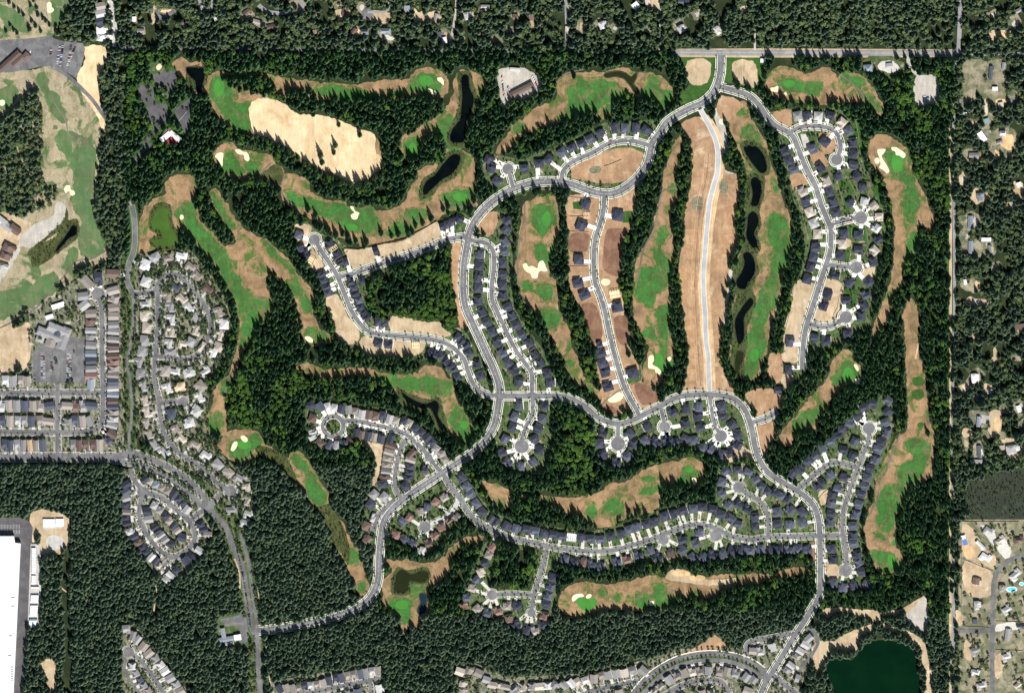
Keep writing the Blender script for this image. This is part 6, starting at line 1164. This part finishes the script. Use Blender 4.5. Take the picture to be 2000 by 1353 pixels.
# ------------------------------------------------------------------ vehicles
_cm = {}
def car_mesh(colour):
    if colour in _cm: return _cm[colour]
    m = MB(); L, Wd = 2.35, 0.95
    prof = [(-L, .35), (-L, .85), (-L + .15, .95), (-1.35, 1.0), (-.75, 1.45), (1.2, 1.45), (1.9, .98), (L - .05, .9), (L, .4)]
    n = len(prof)
    for s in (-1, 1): m.add([(x, s * (Wd if z < 1.1 else Wd * .8), z) for x, z in prof], [tuple(range(n))[::(-1 if s < 0 else 1)][::-1]])
    for k in range(n - 1):
        (xa, za), (xb, zb) = prof[k], prof[k+1]; wa, wb = (Wd if za < 1.1 else Wd*.8), (Wd if zb < 1.1 else Wd*.8)
        m.add([(xa, -wa, za), (xb, -wb, zb), (xb, wb, zb), (xa, wa, za)], [(0, 3, 2, 1)], 1 if k in (3, 5) else 0)
    for x in (-1.45, 1.45):
        for s in (-1, 1):
            n8 = 8; c = [(x + .34*math.cos(2*math.pi*i/n8), .34 + .34*math.sin(2*math.pi*i/n8)) for i in range(n8)]
            m.add([(a, s*.98, b_) for a, b_ in c] + [(a, s*.75, b_) for a, b_ in c], [tuple(range(n8))] + [(i, (i+1)%n8, n8+(i+1)%n8, n8+i) for i in range(n8)], 2)
    _cm[colour] = m.mesh('car', ['paint_' + colour, 'glass_dark', 'rubber']); return _cm[colour]
def car(x, y, rz, colour, where, z=0.45, s=1.0):
    g = G((x, y)); o = place('parked_car', car_mesh(colour), None, (g[0], g[1], z), rz, (s, s, s))
    tag(o, '%s car %s' % (colour, where), 'car', 'cars ' + where)
rc = random.Random(4)
CC = ['white', 'white', 'white', 'silver', 'silver', 'black', 'grey', 'red', 'blue']
def lot(cols, where, angle, p=0.85, s=1.0):
    for (x0, y0, x1, y1, n) in cols:
        for k in range(n):
            if rc.random() > p: continue
            t = k / max(1, n - 1); car(x0 + (x1-x0)*t, y0 + (y1-y0)*t, math.radians(angle), rc.choice(CC), where, s=s)
lot([(117,92,112,124,11),(123,89,118,128,12),(139,90,134,124,11),(148,90,129,134,14)], 'in the slanted bays of the golf car park', 10)
lot([(126,75,157,77,11)], 'along the top edge of the golf car park', 75); lot([(100,98,99,106,3)], 'by the west kerb of the golf car park', 10)
lot([(82,692,82,736,13),(86,692,86,736,13)], 'in the west bays of the church car park', 0, .75); lot([(138,688,136,732,13),(133,690,131,730,11)], 'in the east bays of the church car park', 0, .7); lot([(68,733,68,740,3),(101,708,100,722,4)], 'at the south-west corner of the church', 0)
lot([(315,175,320,184,3)], 'under the trees in the hall car park', 20, 1); lot([(1806,188,1806,200,4),(1812,190,1812,196,3)], 'on the gravel lot in the north-east wood', 0, 1, 1.1)
lot([(980,150,984,185,8),(992,170,1000,185,4),(1040,150,1050,170,6)], 'scattered on the gravel storage yard', 70, .8, 1.1)
for k in range(110):
    i = rc.choice([j for j, r in enumerate(ROADS) if r['kind'] == 'new' and not r['disc'] and len(r['S']) > 20]); r = ROADS[i]; k2 = rc.randrange(4, len(r['S']) - 4); N = r['N'][k2]; p = r['S'][k2] + N * rc.choice((-1, 1)) * (r['hw'] - 1.3)
    t = math.atan2(-N[0], N[1]); c = rc.choice(CC); o = place('parked_car', car_mesh(c), None, (p[0], p[1], 0.5), t); tag(o, '%s car standing at the kerb of a new estate street' % c, 'car', 'cars at the kerbs of the estate streets')
dr = [q for q, m_ in DRIVE]; rc.shuffle(dr)
for q in dr[:170]:
    a, b_ = (q[0] + q[3]) / 2, (q[1] + q[2]) / 2
    if np.hypot(*(b_ - a)) < 5.5: continue
    p = a * .35 + b_ * .65; c = rc.choice(CC); t = math.atan2(b_[1]-a[1], b_[0]-a[0]); o = place('parked_car', car_mesh(c), None, (p[0], p[1], 0.65), t); tag(o, '%s car on the paved drive of an estate house' % c, 'car', 'cars on house drives')
# semi-trailers backed into the truck yard
def trailer(x, y, L, label, group, col='metal_white'):
    g = G((x, y)); o = empty('semi_trailer', (g[0], g[1], .55)); b = MB(); b.box(-L/2, L/2, -1.3, 1.3, 1.2, 4.0, bottom=True); b.build('cargo_box', col, o)
    b = MB(); b.box(-L/2 + .5, L/2 - 1, -.5, .5, .8, 1.2, bottom=True); b.box(L/2 - 4, L/2 - 3.7, -.8, .8, .1, 1.0); b.build('chassis', 'metal_grey', o)
    for s in (-1, 1):
        b = MB()
        for xx in (-L/2 + 1.5, -L/2 + 2.8):
            c = [(xx + .5*math.cos(math.pi*i/4), .5 + .5*math.sin(math.pi*i/4)) for i in range(8)]
            b.add([(p, s*1.25, q_) for p, q_ in c] + [(p, s*.8, q_) for p, q_ in c], [tuple(range(8))] + [(i, (i+1)%8, 8+(i+1)%8, 8+i) for i in range(8)])
        b.build('wheel', 'rubber', o)
    tag(o, label, 'trailer', group)
for k, y in enumerate([1146,1162,1165.2,1168.4,1171.6,1174.8,1182,1185.2,1188.4,1191.6,1194.8,1198,1201.2,1209,1212,1215,1218,1222]):
    trailer(68.5 - (k * .25), y, 15.5, 'teal-topped white semi-trailer between white ones in the yard' if k == 13 else 'white semi-trailer in the stack of trailers beside the warehouse road', 'trailers beside the warehouse road', 'roof_teal' if k == 13 else 'metal_white')
for y in [1070 + 3.4 * k for k in range(15)] + [1124 + 3.4 * k for k in range(5)]: trailer(66, y, 8, 'short white trailer in the long row above the big ones', 'short white trailers in the truck yard')
# painted bays
def bays(x0, y0, x1, y1, n, L, ang, z=0.30):
    b = MB()
    for k in range(n):
        t = k / max(1, n-1); g = G((x0+(x1-x0)*t, y0+(y1-y0)*t)); c, s = math.cos(math.radians(ang)), math.sin(math.radians(ang)); w = .35
        b.add([(g[0]-c*L/2+s*w/2, g[1]-s*L/2-c*w/2, z), (g[0]+c*L/2+s*w/2, g[1]+s*L/2-c*w/2, z), (g[0]+c*L/2-s*w/2, g[1]+s*L/2+c*w/2, z), (g[0]-c*L/2-s*w/2, g[1]-s*L/2+c*w/2, z)], [(0, 1, 2, 3)])
    tag(b.build('bay_marking', 'white_paint'), kind='structure')
bays(0, 1028, 38, 1028, 14, 9, 90); bays(0, 1038, 38, 1038, 14, 8, 90); bays(76, 1070, 76, 1140, 24, 7, 0, .35); bays(84, 690, 84, 740, 18, 9, 0); bays(135, 688, 134, 735, 18, 9, 0); bays(355, 230, 366, 205, 1, 30, 50); bays(1806, 160, 1806, 200, 12, 5, 0); bays(1816, 160, 1816, 200, 12, 5, 0); bays(58, 104, 60, 102, 6, 6, 80)
# ================================================================== trees
def conifer_mesh(name, H, R, tiers, nb, seed, mat, full=1.15):
    r = random.Random(seed); m = MB()
    n = 5
    m.add([(.45*math.cos(2*math.pi*k/n), .45*math.sin(2*math.pi*k/n), 0) for k in range(n)] + [(0, 0, H * .9)], [(k, (k+1) % n, n) for k in range(n)], 1)
    z0 = H * 0.14
    for t in range(tiers):
        f = t / (tiers - 1); z = z0 + (H * 0.90 - z0) * f; rad = R * (1 - f ** full) ** 0.8 + R * .14
        top = min(H, z + H * 0.16 + rad * .35); off = r.random() * 6.28
        for b in range(nb):
            a = off + 2 * math.pi * b / nb + r.uniform(-.22, .22); rr = rad * r.uniform(.68, 1.18); wd = rad * math.tan(math.pi / nb) * r.uniform(.8, 1.15)
            dx, dy = math.cos(a), math.sin(a); drop = rr * r.uniform(.18, .42)
            m.add([(0, 0, top), (dx*rr*.6 - dy*wd, dy*rr*.6 + dx*wd, z - drop*.3), (dx*rr, dy*rr, z - drop), (dx*rr*.6 + dy*wd, dy*rr*.6 - dx*wd, z - drop*.3)], [(0, 1, 2), (0, 2, 3)], 0)
    return m.mesh(name, [mat, 'bark'])
def broad_mesh(name, H, R, nleaf, seed, mat):
    r = random.Random(seed); m = MB(); n = 5
    m.add([(.4*math.cos(2*math.pi*k/n), .4*math.sin(2*math.pi*k/n), 0) for k in range(n)] + [(0, 0, H * .8)], [(k, (k+1) % n, n) for k in range(n)], 1)
    lobes = [(r.uniform(-.4, .4)*R, r.uniform(-.4, .4)*R, H*r.uniform(.55, .8), R*r.uniform(.5, .72)) for _ in range(5)] + [(0, 0, H*.72, R*.75)]
    for k in range(nleaf):
        cx, cy, cz, cr = r.choice(lobes); u = r.uniform(-.35, 1); a = r.uniform(0, 6.283); s = math.sqrt(1-u*u)
        nv = Vector((s*math.cos(a), s*math.sin(a), u)); p = Vector((cx, cy, cz)) + nv * cr * r.uniform(.75, 1.05)
        nv = (nv + Vector((r.uniform(-.5, .5), r.uniform(-.5, .5), r.uniform(-.2, .6)))).normalized()
        t1 = nv.orthogonal().normalized(); t2 = nv.cross(t1); q = R * r.uniform(.20, .34)
        m.add([p + t1*q, p + t2*q*.9, p - t1*q, p - t2*q*.9], [(0, 1, 2, 3)], 0)
    return m.mesh(name, [mat, 'bark'])
def split(me_full, keep, name):
    me = me_full.copy(); me.name = name
    import bmesh
    bm = bmesh.new(); bm.from_mesh(me)
    bmesh.ops.delete(bm, geom=[f for f in bm.faces if f.material_index != keep], context='FACES')
    bm.to_mesh(me); bm.free(); return me

KIND = {
 'fir': [conifer_mesh('fir', h, r_, 6, 7, 20 + k, 'fir_needles') for k, (h, r_) in enumerate([(31, 4.9), (27, 4.6), (35, 5.3), (22, 4.8)])],
 'outer': [conifer_mesh('outer', h, r_, 5, 7, 40 + k, 'outer_needles', 1.6) for k, (h, r_) in enumerate([(25, 5.4), (20, 4.9), (28, 5.8)])],
 'plant': [conifer_mesh('plant', h, r_, 5, 7, 60 + k, 'plantation_needles', 1.7) for k, (h, r_) in enumerate([(24, 5.6), (21, 5.2), (27, 6.0)])],
 'leaf': [broad_mesh('leaf', h, r_, 90, 80 + k, 'bright_leaves') for k, (h, r_) in enumerate([(17, 6.2), (14, 5.2), (20, 7.0)])],
 'oleaf': [broad_mesh('oleaf', h, r_, 80, 90 + k, 'outer_leaves') for k, (h, r_) in enumerate([(18, 6.5), (14, 5.4), (12, 4.6)])],
 'garden': [broad_mesh('garden', h, r_, 46, 100 + k, 'garden_leaves') for k, (h, r_) in enumerate([(8, 3.8), (6, 2.8), (10, 4.6)])],
 'street': [broad_mesh('street', h, r_, 40, 110 + k, 'street_leaves') for k, (h, r_) in enumerate([(6.5, 2.0), (5.5, 1.7)])],
 'shrub': [broad_mesh('shrub', 2.2, 1.6, 26, 120, 'street_leaves')],
}
# ---- where the woods stand
S_ = 7.4
def lattice(x0, x1, y0, y1, s, jit, seed):
    r = np.random.RandomState(seed)
    nx, ny = int((x1-x0)/s), int((y1-y0)/(s*.87))
    X, Y = np.meshgrid(np.arange(nx), np.arange(ny)); X = X + .5*(Y % 2)
    P = np.stack([x0 + X*s, y0 + Y*s*.87], -1).reshape(-1, 2)
    return P + r.uniform(-jit, jit, P.shape) * s
P = lattice(-70, 2075, -70, 1440, S_, .42, 5)
crown = P + np.array([0, 4.0])
ok = np.ones(len(P), bool)
for p, c in CLEARP: ok &= ~inside(c, crown)
for p, c in CLEARP:
    if p['name'] in ('golf_rough', 'car_park', 'dry_field', 'pond_bank') and p['mat'] != 'rough_west':
        for dx, dy in ((3.4, 0), (-3.4, 0), (0, 3.0), (0, -3.4)): ok &= ~inside(c, crown + np.array([dx, dy]))
for isl in ISLANDS: ok |= inside(isl, crown)
WATER = [c for p, c in CLEARP if p['mat'].endswith('water')]
for c in WATER: ok &= ~inside(c, P)
gP = GA(P)
def near(g, pts, rad, chunk=4000):
    out = np.zeros(len(g), bool)
    for s in range(0, len(g), chunk):
        d = g[s:s+chunk, None, :] - pts[None]
        out[s:s+chunk] = ((d**2).sum(-1) < (rad**2)[None]).any(1)
    return out
extra = np.array([{'none': 1.5, 'hidden': -1.8}.get(r['kind'], 6.0) for r in ROADS])[ALLI]
ok2 = np.where(ok)[0]
rad = ALLR + extra
sel = ~near(gP[ok2], ALLS, np.where(ISPATH[ALLI], 1.5, rad)); ok2 = ok2[sel]
HP = np.array(HOUSEP); HG = GA(HP[:, :2])
sel = ~near(gP[ok2], HG, HP[:, 2] + 2.0); ok2 = ok2[sel]
P = P[ok2]; gP = gP[ok2]
# natural gaps
gap = vnoise(P, 26, 1)*.6 + vnoise(P, 11, 2)*.4
RA = np.random.RandomState(3)
u = RA.rand(len(P))
x, y = P[:, 0], P[:, 1]
outerE = (x > 1866); outerN = (y < 92); west = (x < 238)
plz = ((x < 740) & (y > 905)) | (y > 1185)
thin = np.where(outerE | (outerN & (x > 240)), 0.33, np.where(plz, 0.12, 0.22))
keep = (gap > thin) & (u > .04)
P, gP, x, y, u = P[keep], gP[keep], P[keep][:, 0], P[keep][:, 1], RA.rand(keep.sum())
kind = np.full(len(P), 'fir', dtype=object)
pl = ((x < 740) & (y > 905)) | (y > 1195) | ((x > 1000) & (y > 1185) & (x < 1600)) | (x < 240) & (y > 900)
kind[pl] = 'plant'
o_ = (x > 1862) | (y < 92) | ((x < 245) & (y < 905)); kind[o_] = 'outer'
lf = vnoise(P, 34, 9)
BRIGHT = [[(700,560),(780,520),(890,478),(900,560),(905,640),(870,648),(800,625),(735,622)], [(480,690),(560,700),(640,745),(600,770),(560,800),(470,860),(440,860),(450,760)], [(1070,785),(1160,820),(1155,900),(1170,940),(1080,960),(1060,930),(1080,880)], [(1770,230),(1855,250),(1855,420),(1800,350)], [(250,100),(440,110),(400,150),(300,200),(250,300),(245,180)], [(1720,110),(1770,115),(1850,200),(1850,260),(1760,230)], [(600,860),(700,870),(725,890),(715,960),(700,1000),(640,960),(610,900)], [(1780,940),(1850,900),(1850,1110),(1760,1060)], [(1110,640),(1160,700),(1175,760),(1140,740),(1120,690)], [(960,1070),(1060,1080),(1050,1150),(965,1150)]]
for b_ in BRIGHT: kind[inside(b_, P) & (lf > .42) & (u < .7) & (kind == 'fir')] = 'leaf'
kind[(kind == 'fir') & (lf > .62) & (u < .30)] = 'leaf'
kind[(kind == 'outer') & (lf > .40) & (u < .55)] = 'oleaf'
kind[(kind == 'outer') & (x > 1480) & (y < 92) & (u < .45)] = 'oleaf'
kind[(kind == 'plant') & (lf > .78) & (u < .2)] = 'oleaf'
dense = inside([(0,240),(30,210),(60,180),(84,200),(84,300),(78,345),(112,380),(100,410),(50,425),(0,415)], P); kind[dense & (u < .6)] = 'oleaf'

# ---- single trees: the 300 firs that stand free at the edges of fairways
singles = []
def solo(px, py, name, kindk, var, label, cat, group, s=1.0, rz=None):
    g = G((px, py)); me = KIND[kindk][var]
    key = (kindk, var)
    if key not in SPL: SPL[key] = (split(me, 1, 'trunk'), split(me, 0, 'crown'))
    o = empty(name, (g[0], g[1], 0), random.random() * 6.28 if rz is None else rz); o.scale = (s, s, s)
    place('trunk', SPL[key][0], o); place('crown', SPL[key][1], o)
    tag(o, label, cat, group)
SPL = {}
ALONE = [(655,283,'lone fir with long shadow in the middle of the dry field'),(652,297,'rounder fir just south of the lone field fir'),(626,302,'narrow fir in the dry field left of the lone pair'),(629,316,'fir at the south tip of the narrow field group'),(563,292,'fir at the left edge of the dry field'),(612,222,'small fir on the dry field north edge'),(662,243,'rounded fir at dry field upper rim'),(703,262,'fir below upper rim of the dry field'),
 (1163,218,'single tall fir on sand by north fairway mound'),(1305,205,'leaning shadow fir at fairway east tip'),(1121,148,'small dark fir beside the cart path'),(1440,420,'fir left of the third narrow pond'),(1448,432,'fir just below the fir by third pond'),(1432,500,'spindly fir on east rim of graded strip'),(1416,575,'tall narrow fir on gravel strip edge'),(1412,640,'tall fir beside white gravel strip'),(1422,595,'fir cluster tip by white gravel strip'),
 (1538,505,'fir with long shadow beside estate west wall'),(1528,530,'second shadowed fir beside the estate wall'),(1545,545,'third fir beside the estate wall'),(1228,998,'slim fir on tan ground below curving fairway'),(1248,998,'taller slim fir right of the slim one'),(1262,1005,'low fir above winding row'),(1100,1003,'fir at island tip near curving fairway'),(1115,1012,'fir casting triangle shadow by fairway bowl'),(1135,1010,'dark fir standing alone under curving fairway'),
 (745,455,'first of the spaced firs under second fairway'),(765,460,'second spaced fir under second fairway'),(778,456,'third spaced fir under second fairway'),(797,450,'fourth spaced fir under second fairway'),(812,440,'fifth spaced fir under second fairway'),(826,435,'sixth spaced fir under second fairway'),(842,425,'seventh spaced fir under second fairway'),(866,408,'fir above the four packed houses'),(875,402,'fir beside fir above packed houses'),(926,390,'fir right of second fairway green'),
 (695,470,'tall fir at wall end of bare strip'),(716,473,'fir shading the retaining wall'),(680,460,'fir right of dense group over cul-de-sac'),(669,455,'fir in group above the cul-de-sac'),(640,448,'broad fir above cul-de-sac bulb'),(628,440,'fir above and left of cul-de-sac bulb'),(617,420,'fir on tan edge under second fairway'),(602,408,'first fir on the tan edge'),
 (1740,592,'fir in the fork of two eastern strips'),(1765,596,'fir right of the eastern fork'),(1812,845,'round dark tree at waist of east fairway'),(1228,690,'fir near green west of construction')]
for px, py, lab in ALONE: solo(px, py + 1, 'fir_tree', 'fir', random.choice((0, 0, 1, 2)), lab, 'fir', 'free-standing firs', random.uniform(.85, 1.02))
# the firs whose crowns stand over open rough: edge trees
probe = P + np.array([-3.0, -20.0])
edge = np.zeros(len(P), bool); ename = np.full(len(P), '', dtype=object)
for k, v in ROUGH.items():
    i_ = inside(v, probe) & (kind == 'fir'); edge |= i_; ename[i_] = k
ei = np.where(edge)[0]; RA.shuffle(ei); ei = ei[:300 - len(ALONE)]
RB = {k: (np.array(v)[:, 0].min(), np.array(v)[:, 0].max(), np.array(v)[:, 1].min(), np.array(v)[:, 1].max(), np.array(v).mean(0)) for k, v in ROUGH.items()}
for i in ei:
    k = ename[i]; x0, x1, y0, y1, mc = RB[k]
    if x1 - x0 > y1 - y0: t = (P[i,0] - x0) / (x1 - x0); part = ['western end', 'west-centre', 'middle', 'east-centre', 'eastern end'][int(min(4, max(0, t * 5)))]; 
    else: t = (P[i,1] - y0) / (y1 - y0); part = ['northern end', 'upper part', 'middle', 'lower part', 'southern end'][int(min(4, max(0, t * 5)))]
    solo(P[i,0], P[i,1], 'fir_tree', 'fir', random.choice((0, 1, 2, 3)), 'tall dark fir at the wood edge shading the %s of the %s' % (part, k), 'fir', 'edge firs shading the %s of the %s' % (part, k), random.uniform(.82, 1.15))
for px, py in [(18,6),(28,14),(38,24),(46,30),(60,12),(72,16),(75,30),(84,36),(90,42),(97,50),(62,42),(70,52),(20,50),(27,60),(12,62),(34,66),(58,58),(80,62),(66,2)]:
    solo(px, py, 'fir_tree', 'outer', random.choice((0, 1, 2)), 'dark fir among scattered trees on the top-left golf fairway', 'fir', 'scattered firs in the top-left corner', random.uniform(.6, .8))
rest = np.ones(len(P), bool); rest[ei] = False

# ---- instancing of what nobody could count
def stuff(name, pts, meshes, smin, smax, label_seed, ztilt=True):
    if len(pts) == 0: return
    r = np.random.RandomState(label_seed); n = len(pts)
    me = bpy.data.meshes.new(name); me.vertices.add(n)
    co = np.zeros((n, 3)); co[:, :2] = pts; me.vertices.foreach_set('co', co.ravel())
    at = me.attributes.new('turn', 'FLOAT_VECTOR', 'POINT'); rot = np.zeros((n, 3)); rot[:, 2] = r.uniform(0, 6.283, n); rot[:, :2] = r.normal(0, .03, (n, 2)); at.data.foreach_set('vector', rot.ravel())
    at = me.attributes.new('size', 'FLOAT', 'POINT'); at.data.foreach_set('value', np.clip(smin + (smax - smin) * (vnoise(pts + 1500, 22, 31) * .75 + r.uniform(0, .45, n) - .10), smin * .8, smax * 1.1))
    at = me.attributes.new('sort', 'INT', 'POINT'); at.data.foreach_set('value', r.randint(0, len(meshes), n).astype(np.int32))
    o = bpy.data.objects.new(name, me); COL.objects.link(o)
    ng = bpy.data.node_groups.new(name + '_planting', 'GeometryNodeTree')
    ng.interface.new_socket('Geometry', in_out='INPUT', socket_type='NodeSocketGeometry'); ng.interface.new_socket('Geometry', in_out='OUTPUT', socket_type='NodeSocketGeometry')
    N, L = ng.nodes, ng.links
    gi, go = N.new('NodeGroupInput'), N.new('NodeGroupOutput'); iop = N.new('GeometryNodeInstanceOnPoints'); m2p = N.new('GeometryNodeMeshToPoints')
    L.new(gi.outputs[0], m2p.inputs['Mesh']); L.new(m2p.outputs['Points'], iop.inputs['Points'])
    g2i = N.new('GeometryNodeJoinGeometry')
    for me_ in meshes[::-1]:
        src = bpy.data.objects.get('plant_source_' + me_.name) or bpy.data.objects.new('plant_source_' + me_.name, me_)
        oi = N.new('GeometryNodeObjectInfo'); oi.inputs['Object'].default_value = src; oi.inputs['As Instance'].default_value = True
        L.new(oi.outputs['Geometry'], g2i.inputs[0])
    L.new(g2i.outputs[0], iop.inputs['Instance']); iop.inputs['Pick Instance'].default_value = True
    def attr(nm, ty):
        a = N.new('GeometryNodeInputNamedAttribute'); a.data_type = ty; a.inputs['Name'].default_value = nm; return a.outputs['Attribute']
    L.new(attr('sort', 'INT'), iop.inputs['Instance Index'])
    e2r = N.new('FunctionNodeEulerToRotation'); L.new(attr('turn', 'FLOAT_VECTOR'), e2r.inputs[0]); L.new(e2r.outputs[0], iop.inputs['Rotation'])
    L.new(attr('size', 'FLOAT'), iop.inputs['Scale']); L.new(iop.outputs[0], go.inputs[0])
    md = o.modifiers.new('planting', 'NODES'); md.node_group = ng
    tag(o, kind='stuff'); return o
print('woods', {k: int(((kind == k) & rest).sum()) for k in set(kind)})
stuff('fir_wood', gP[(kind == 'fir') & rest], KIND['fir'], .62, 1.22, 1)
stuff('outer_conifer_wood', gP[(kind == 'outer') & rest], KIND['outer'], .55, 1.25, 2)
stuff('conifer_plantation', gP[(kind == 'plant') & rest], KIND['plant'], .66, 1.2, 3)
stuff('broadleaf_wood', gP[(kind == 'leaf') & rest], KIND['leaf'], .7, 1.1, 4)
stuff('outer_broadleaf_wood', gP[(kind == 'oleaf') & rest], KIND['oleaf'], .65, 1.15, 5)

# ---- gardens
Q = lattice(-70, 2075, -70, 1440, 7.0, .5, 8); gQ = GA(Q); val = RA.rand(len(Q)); dens = np.zeros(len(Q))
for k, (poly, gd) in EST.items(): dens[inside(poly, Q)] = np.maximum(dens[inside(poly, Q)], gd)
for m_, v in LOT: dens[inside(v, Q)] = 0
for p in PATCH:
    if p['name'] == 'car_park': dens[inside(p['pts'], Q) & (RA.rand(len(Q)) < .8)] = 0
dens[inside([(262,160),(345,130),(378,190),(376,262),(300,290),(262,250)], Q) & (RA.rand(len(Q)) < .4)] = .45
gi_ = np.where(val < dens * .8)[0]
gi_ = gi_[~near(gQ[gi_], ALLS, ALLR + np.where(ALLR < 5, 2.0, 3.0))]
gi_ = gi_[~near(gQ[gi_], HG, HP[:, 2] * .95 + .5)]
stuff('garden_trees', gQ[gi_], KIND['garden'], .65, 1.3, 6)
Q = lattice(-40, 2040, -40, 1400, 4.5, .5, 9); gQ = GA(Q); ins = np.zeros(len(Q), bool)
for k, (poly, gd) in EST.items():
    if gd < .9 and k != 'se': ins |= inside(poly, Q)
for m_, v in LOT: ins &= ~inside(v, Q)
for p in PATCH:
    if p['name'] == 'car_park': ins &= ~inside(p['pts'], Q)
si = np.where(ins & (RA.rand(len(Q)) < .20))[0]
si = si[~near(gQ[si], ALLS, ALLR + 4.5)]; si = si[~near(gQ[si], HG, HP[:, 2] * .85)]
stuff('garden_shrubs', gQ[si], KIND['shrub'] + [KIND['garden'][1]], .6, 1.2, 7)
# low scrub round the ponds and on the wetland
Q = lattice(20, 1560, 100, 1250, 4.0, .5, 12); gQ = GA(Q); ins = np.zeros(len(Q), bool)
for p in PATCH:
    if p['name'] in ('pond_bank', 'wetland', 'scrub_bank'): ins |= inside(p['pts'], Q)
for c in WATER: ins &= ~inside(c, Q)
si = np.where(ins & (RA.rand(len(Q)) < .35))[0]
stuff('pond_scrub', gQ[si], KIND['shrub'] + [KIND['street'][1]], .6, 1.4, 13)

Q = lattice(1865, 2060, 905, 1020, 5.0, .5, 14); gQ = GA(Q); si = np.where(inside([p for p in PATCH if p['name'] == 'marsh'][0]['pts'], Q) & (RA.rand(len(Q)) < .45 * (vnoise(Q, 18, 3) > .35) + .12))[0]
stuff('marsh_scrub', gQ[si], KIND['shrub'] + [KIND['street'][1]], .6, 1.5, 14)

# ---- street trees: small round crowns in the verges
ST_ = []
NAMEOF = {0: 'the long winding boulevard', 2: 'the east estate spine road', 11: 'the teardrop loop', 14: 'the new street', 18: 'the inner street', 19: 'the south boulevard'}
for i, r in enumerate(ROADS):
    if r['disc'] or r['kind'] not in ('new', 'mid', 'est') : continue
    S, N = r['S'], r['N']; acc = 0
    step = 15 if r['kind'] == 'new' else 12
    L = np.concatenate([[0], np.cumsum(np.hypot(*(S[1:] - S[:-1]).T))])
    for side in (-1, 1):
        for d in np.arange(6 + 4 * (side > 0), L[-1], step):
            k = min(len(S) - 1, int(np.searchsorted(L, d))); p = S[k] + N[k] * side * (r['hw'] + (2.1 if r['kind'] == 'new' else 1.3))
            if not free(p, i, 2.5) or RA.rand() < .18: continue
            ST_.append((p[0], p[1], i, side, r['kind']))
for pts_, st in [([(246,500),(244,560),(246,640),(244,700),(246,780),(246,860)], 11), ([(264,600),(266,680),(264,760),(266,830)], 12), ([(258,900),(300,912),(340,935),(370,955),(395,975)], 9), ([(278,880),(320,893),(360,915),(400,950),(425,985)], 12), ([(1244,1355),(1268,1331),(1292,1309),(1324,1293),(1365,1283),(1406,1282),(1438,1288),(1466,1299),(1484,1312)], 9), ([(1228,1352),(1256,1318),(1284,1296),(1320,1277),(1362,1267),(1407,1266),(1445,1273),(1480,1288)], 11),
               ([(430,1000),(447,1022),(460,1060),(470,1100),(477,1135),(484,1180),(490,1225)], 11), ([(440,985),(462,1015),(482,1060),(496,1110),(503,1160),(508,1215)], 11), ([(414,1005),(436,1035),(448,1075),(462,1115)], 12), ([(512,1245),(517,1290),(521,1350)], 12), ([(497,1245),(499,1290),(501,1350)], 13), ([(525,1223),(575,1215),(626,1205),(676,1190),(700,1178)], 10)]:
    c = GA(catmull(pts_, 3, False)); L = np.concatenate([[0], np.cumsum(np.hypot(*(c[1:] - c[:-1]).T))])
    for d in np.arange(0, L[-1], st): k = int(np.searchsorted(L, d)); ST_.append((c[k][0], c[k][1], -1, 0, 'av'))
lead = [s for s in ST_ if s[2] in NAMEOF][:300]; leadset = set(id(s) for s in lead)
from collections import defaultdict
for s in lead:
    v = random.choice((0, 1)); key = ('street', v)
    if key not in SPL: SPL[key] = (split(KIND['street'][v], 1, 'trunk'), split(KIND['street'][v], 0, 'crown'))
    o = empty('street_tree', (s[0], s[1], .5), random.random() * 6.28); q = random.uniform(.8, 1.15) * (1.3 if s[2] == 19 or s[1] < -150 else 1); o.scale = (q, q, q)
    place('trunk', SPL[key][0], o); place('crown', SPL[key][1], o)
    S0 = ROADS[s[2]]['S']; side = 'left' if s[3] > 0 else 'right'
    k = int(np.hypot(S0[:, 0] - s[0], S0[:, 1] - s[1]).argmin() / len(S0) * (9 if s[2] in (0, 19) else 4)); 
    part = (['north entrance', 'curve above the fairways', 'bend by the teardrop loop', 'west bend', 'straight by triangular wood', 'run down to the crossroads', 'diagonal south-west run', 'lower left bend', 'wooded tail'] if s[2] == 0 else ['crossroads end', 'first dip', 'bottom of the dip', 'rise to the graded strip', 'great east bend', 'diagonal below the bend', 'long straight', 'lower straight', 'lake end'] if s[2] == 19 else ['first quarter', 'second quarter', 'third quarter', 'last quarter'])[min(k, 8 if s[2] in (0, 19) else 3)]
    lab = 'small round street tree, %s verge, %s of %s' % (side, part, NAMEOF[s[2]])
    tag(o, lab, 'street tree', 'street trees: %s verge, %s of %s' % (side, part, NAMEOF[s[2]]))
stuff('street_trees', np.array([(s[0], s[1]) for s in ST_ if id(s) not in leadset and s[4] != 'av']), KIND['street'], .95, 1.6, 8)
stuff('avenue_trees', np.array([(s[0], s[1]) for s in ST_ if s[4] == 'av']), [KIND['street'][0], KIND['garden'][1]], .95, 1.4, 9)
print('objects', len(bpy.data.objects), 'houses', len(HOUSEP), 'street trees', len(ST_), 'singles', len(ei))
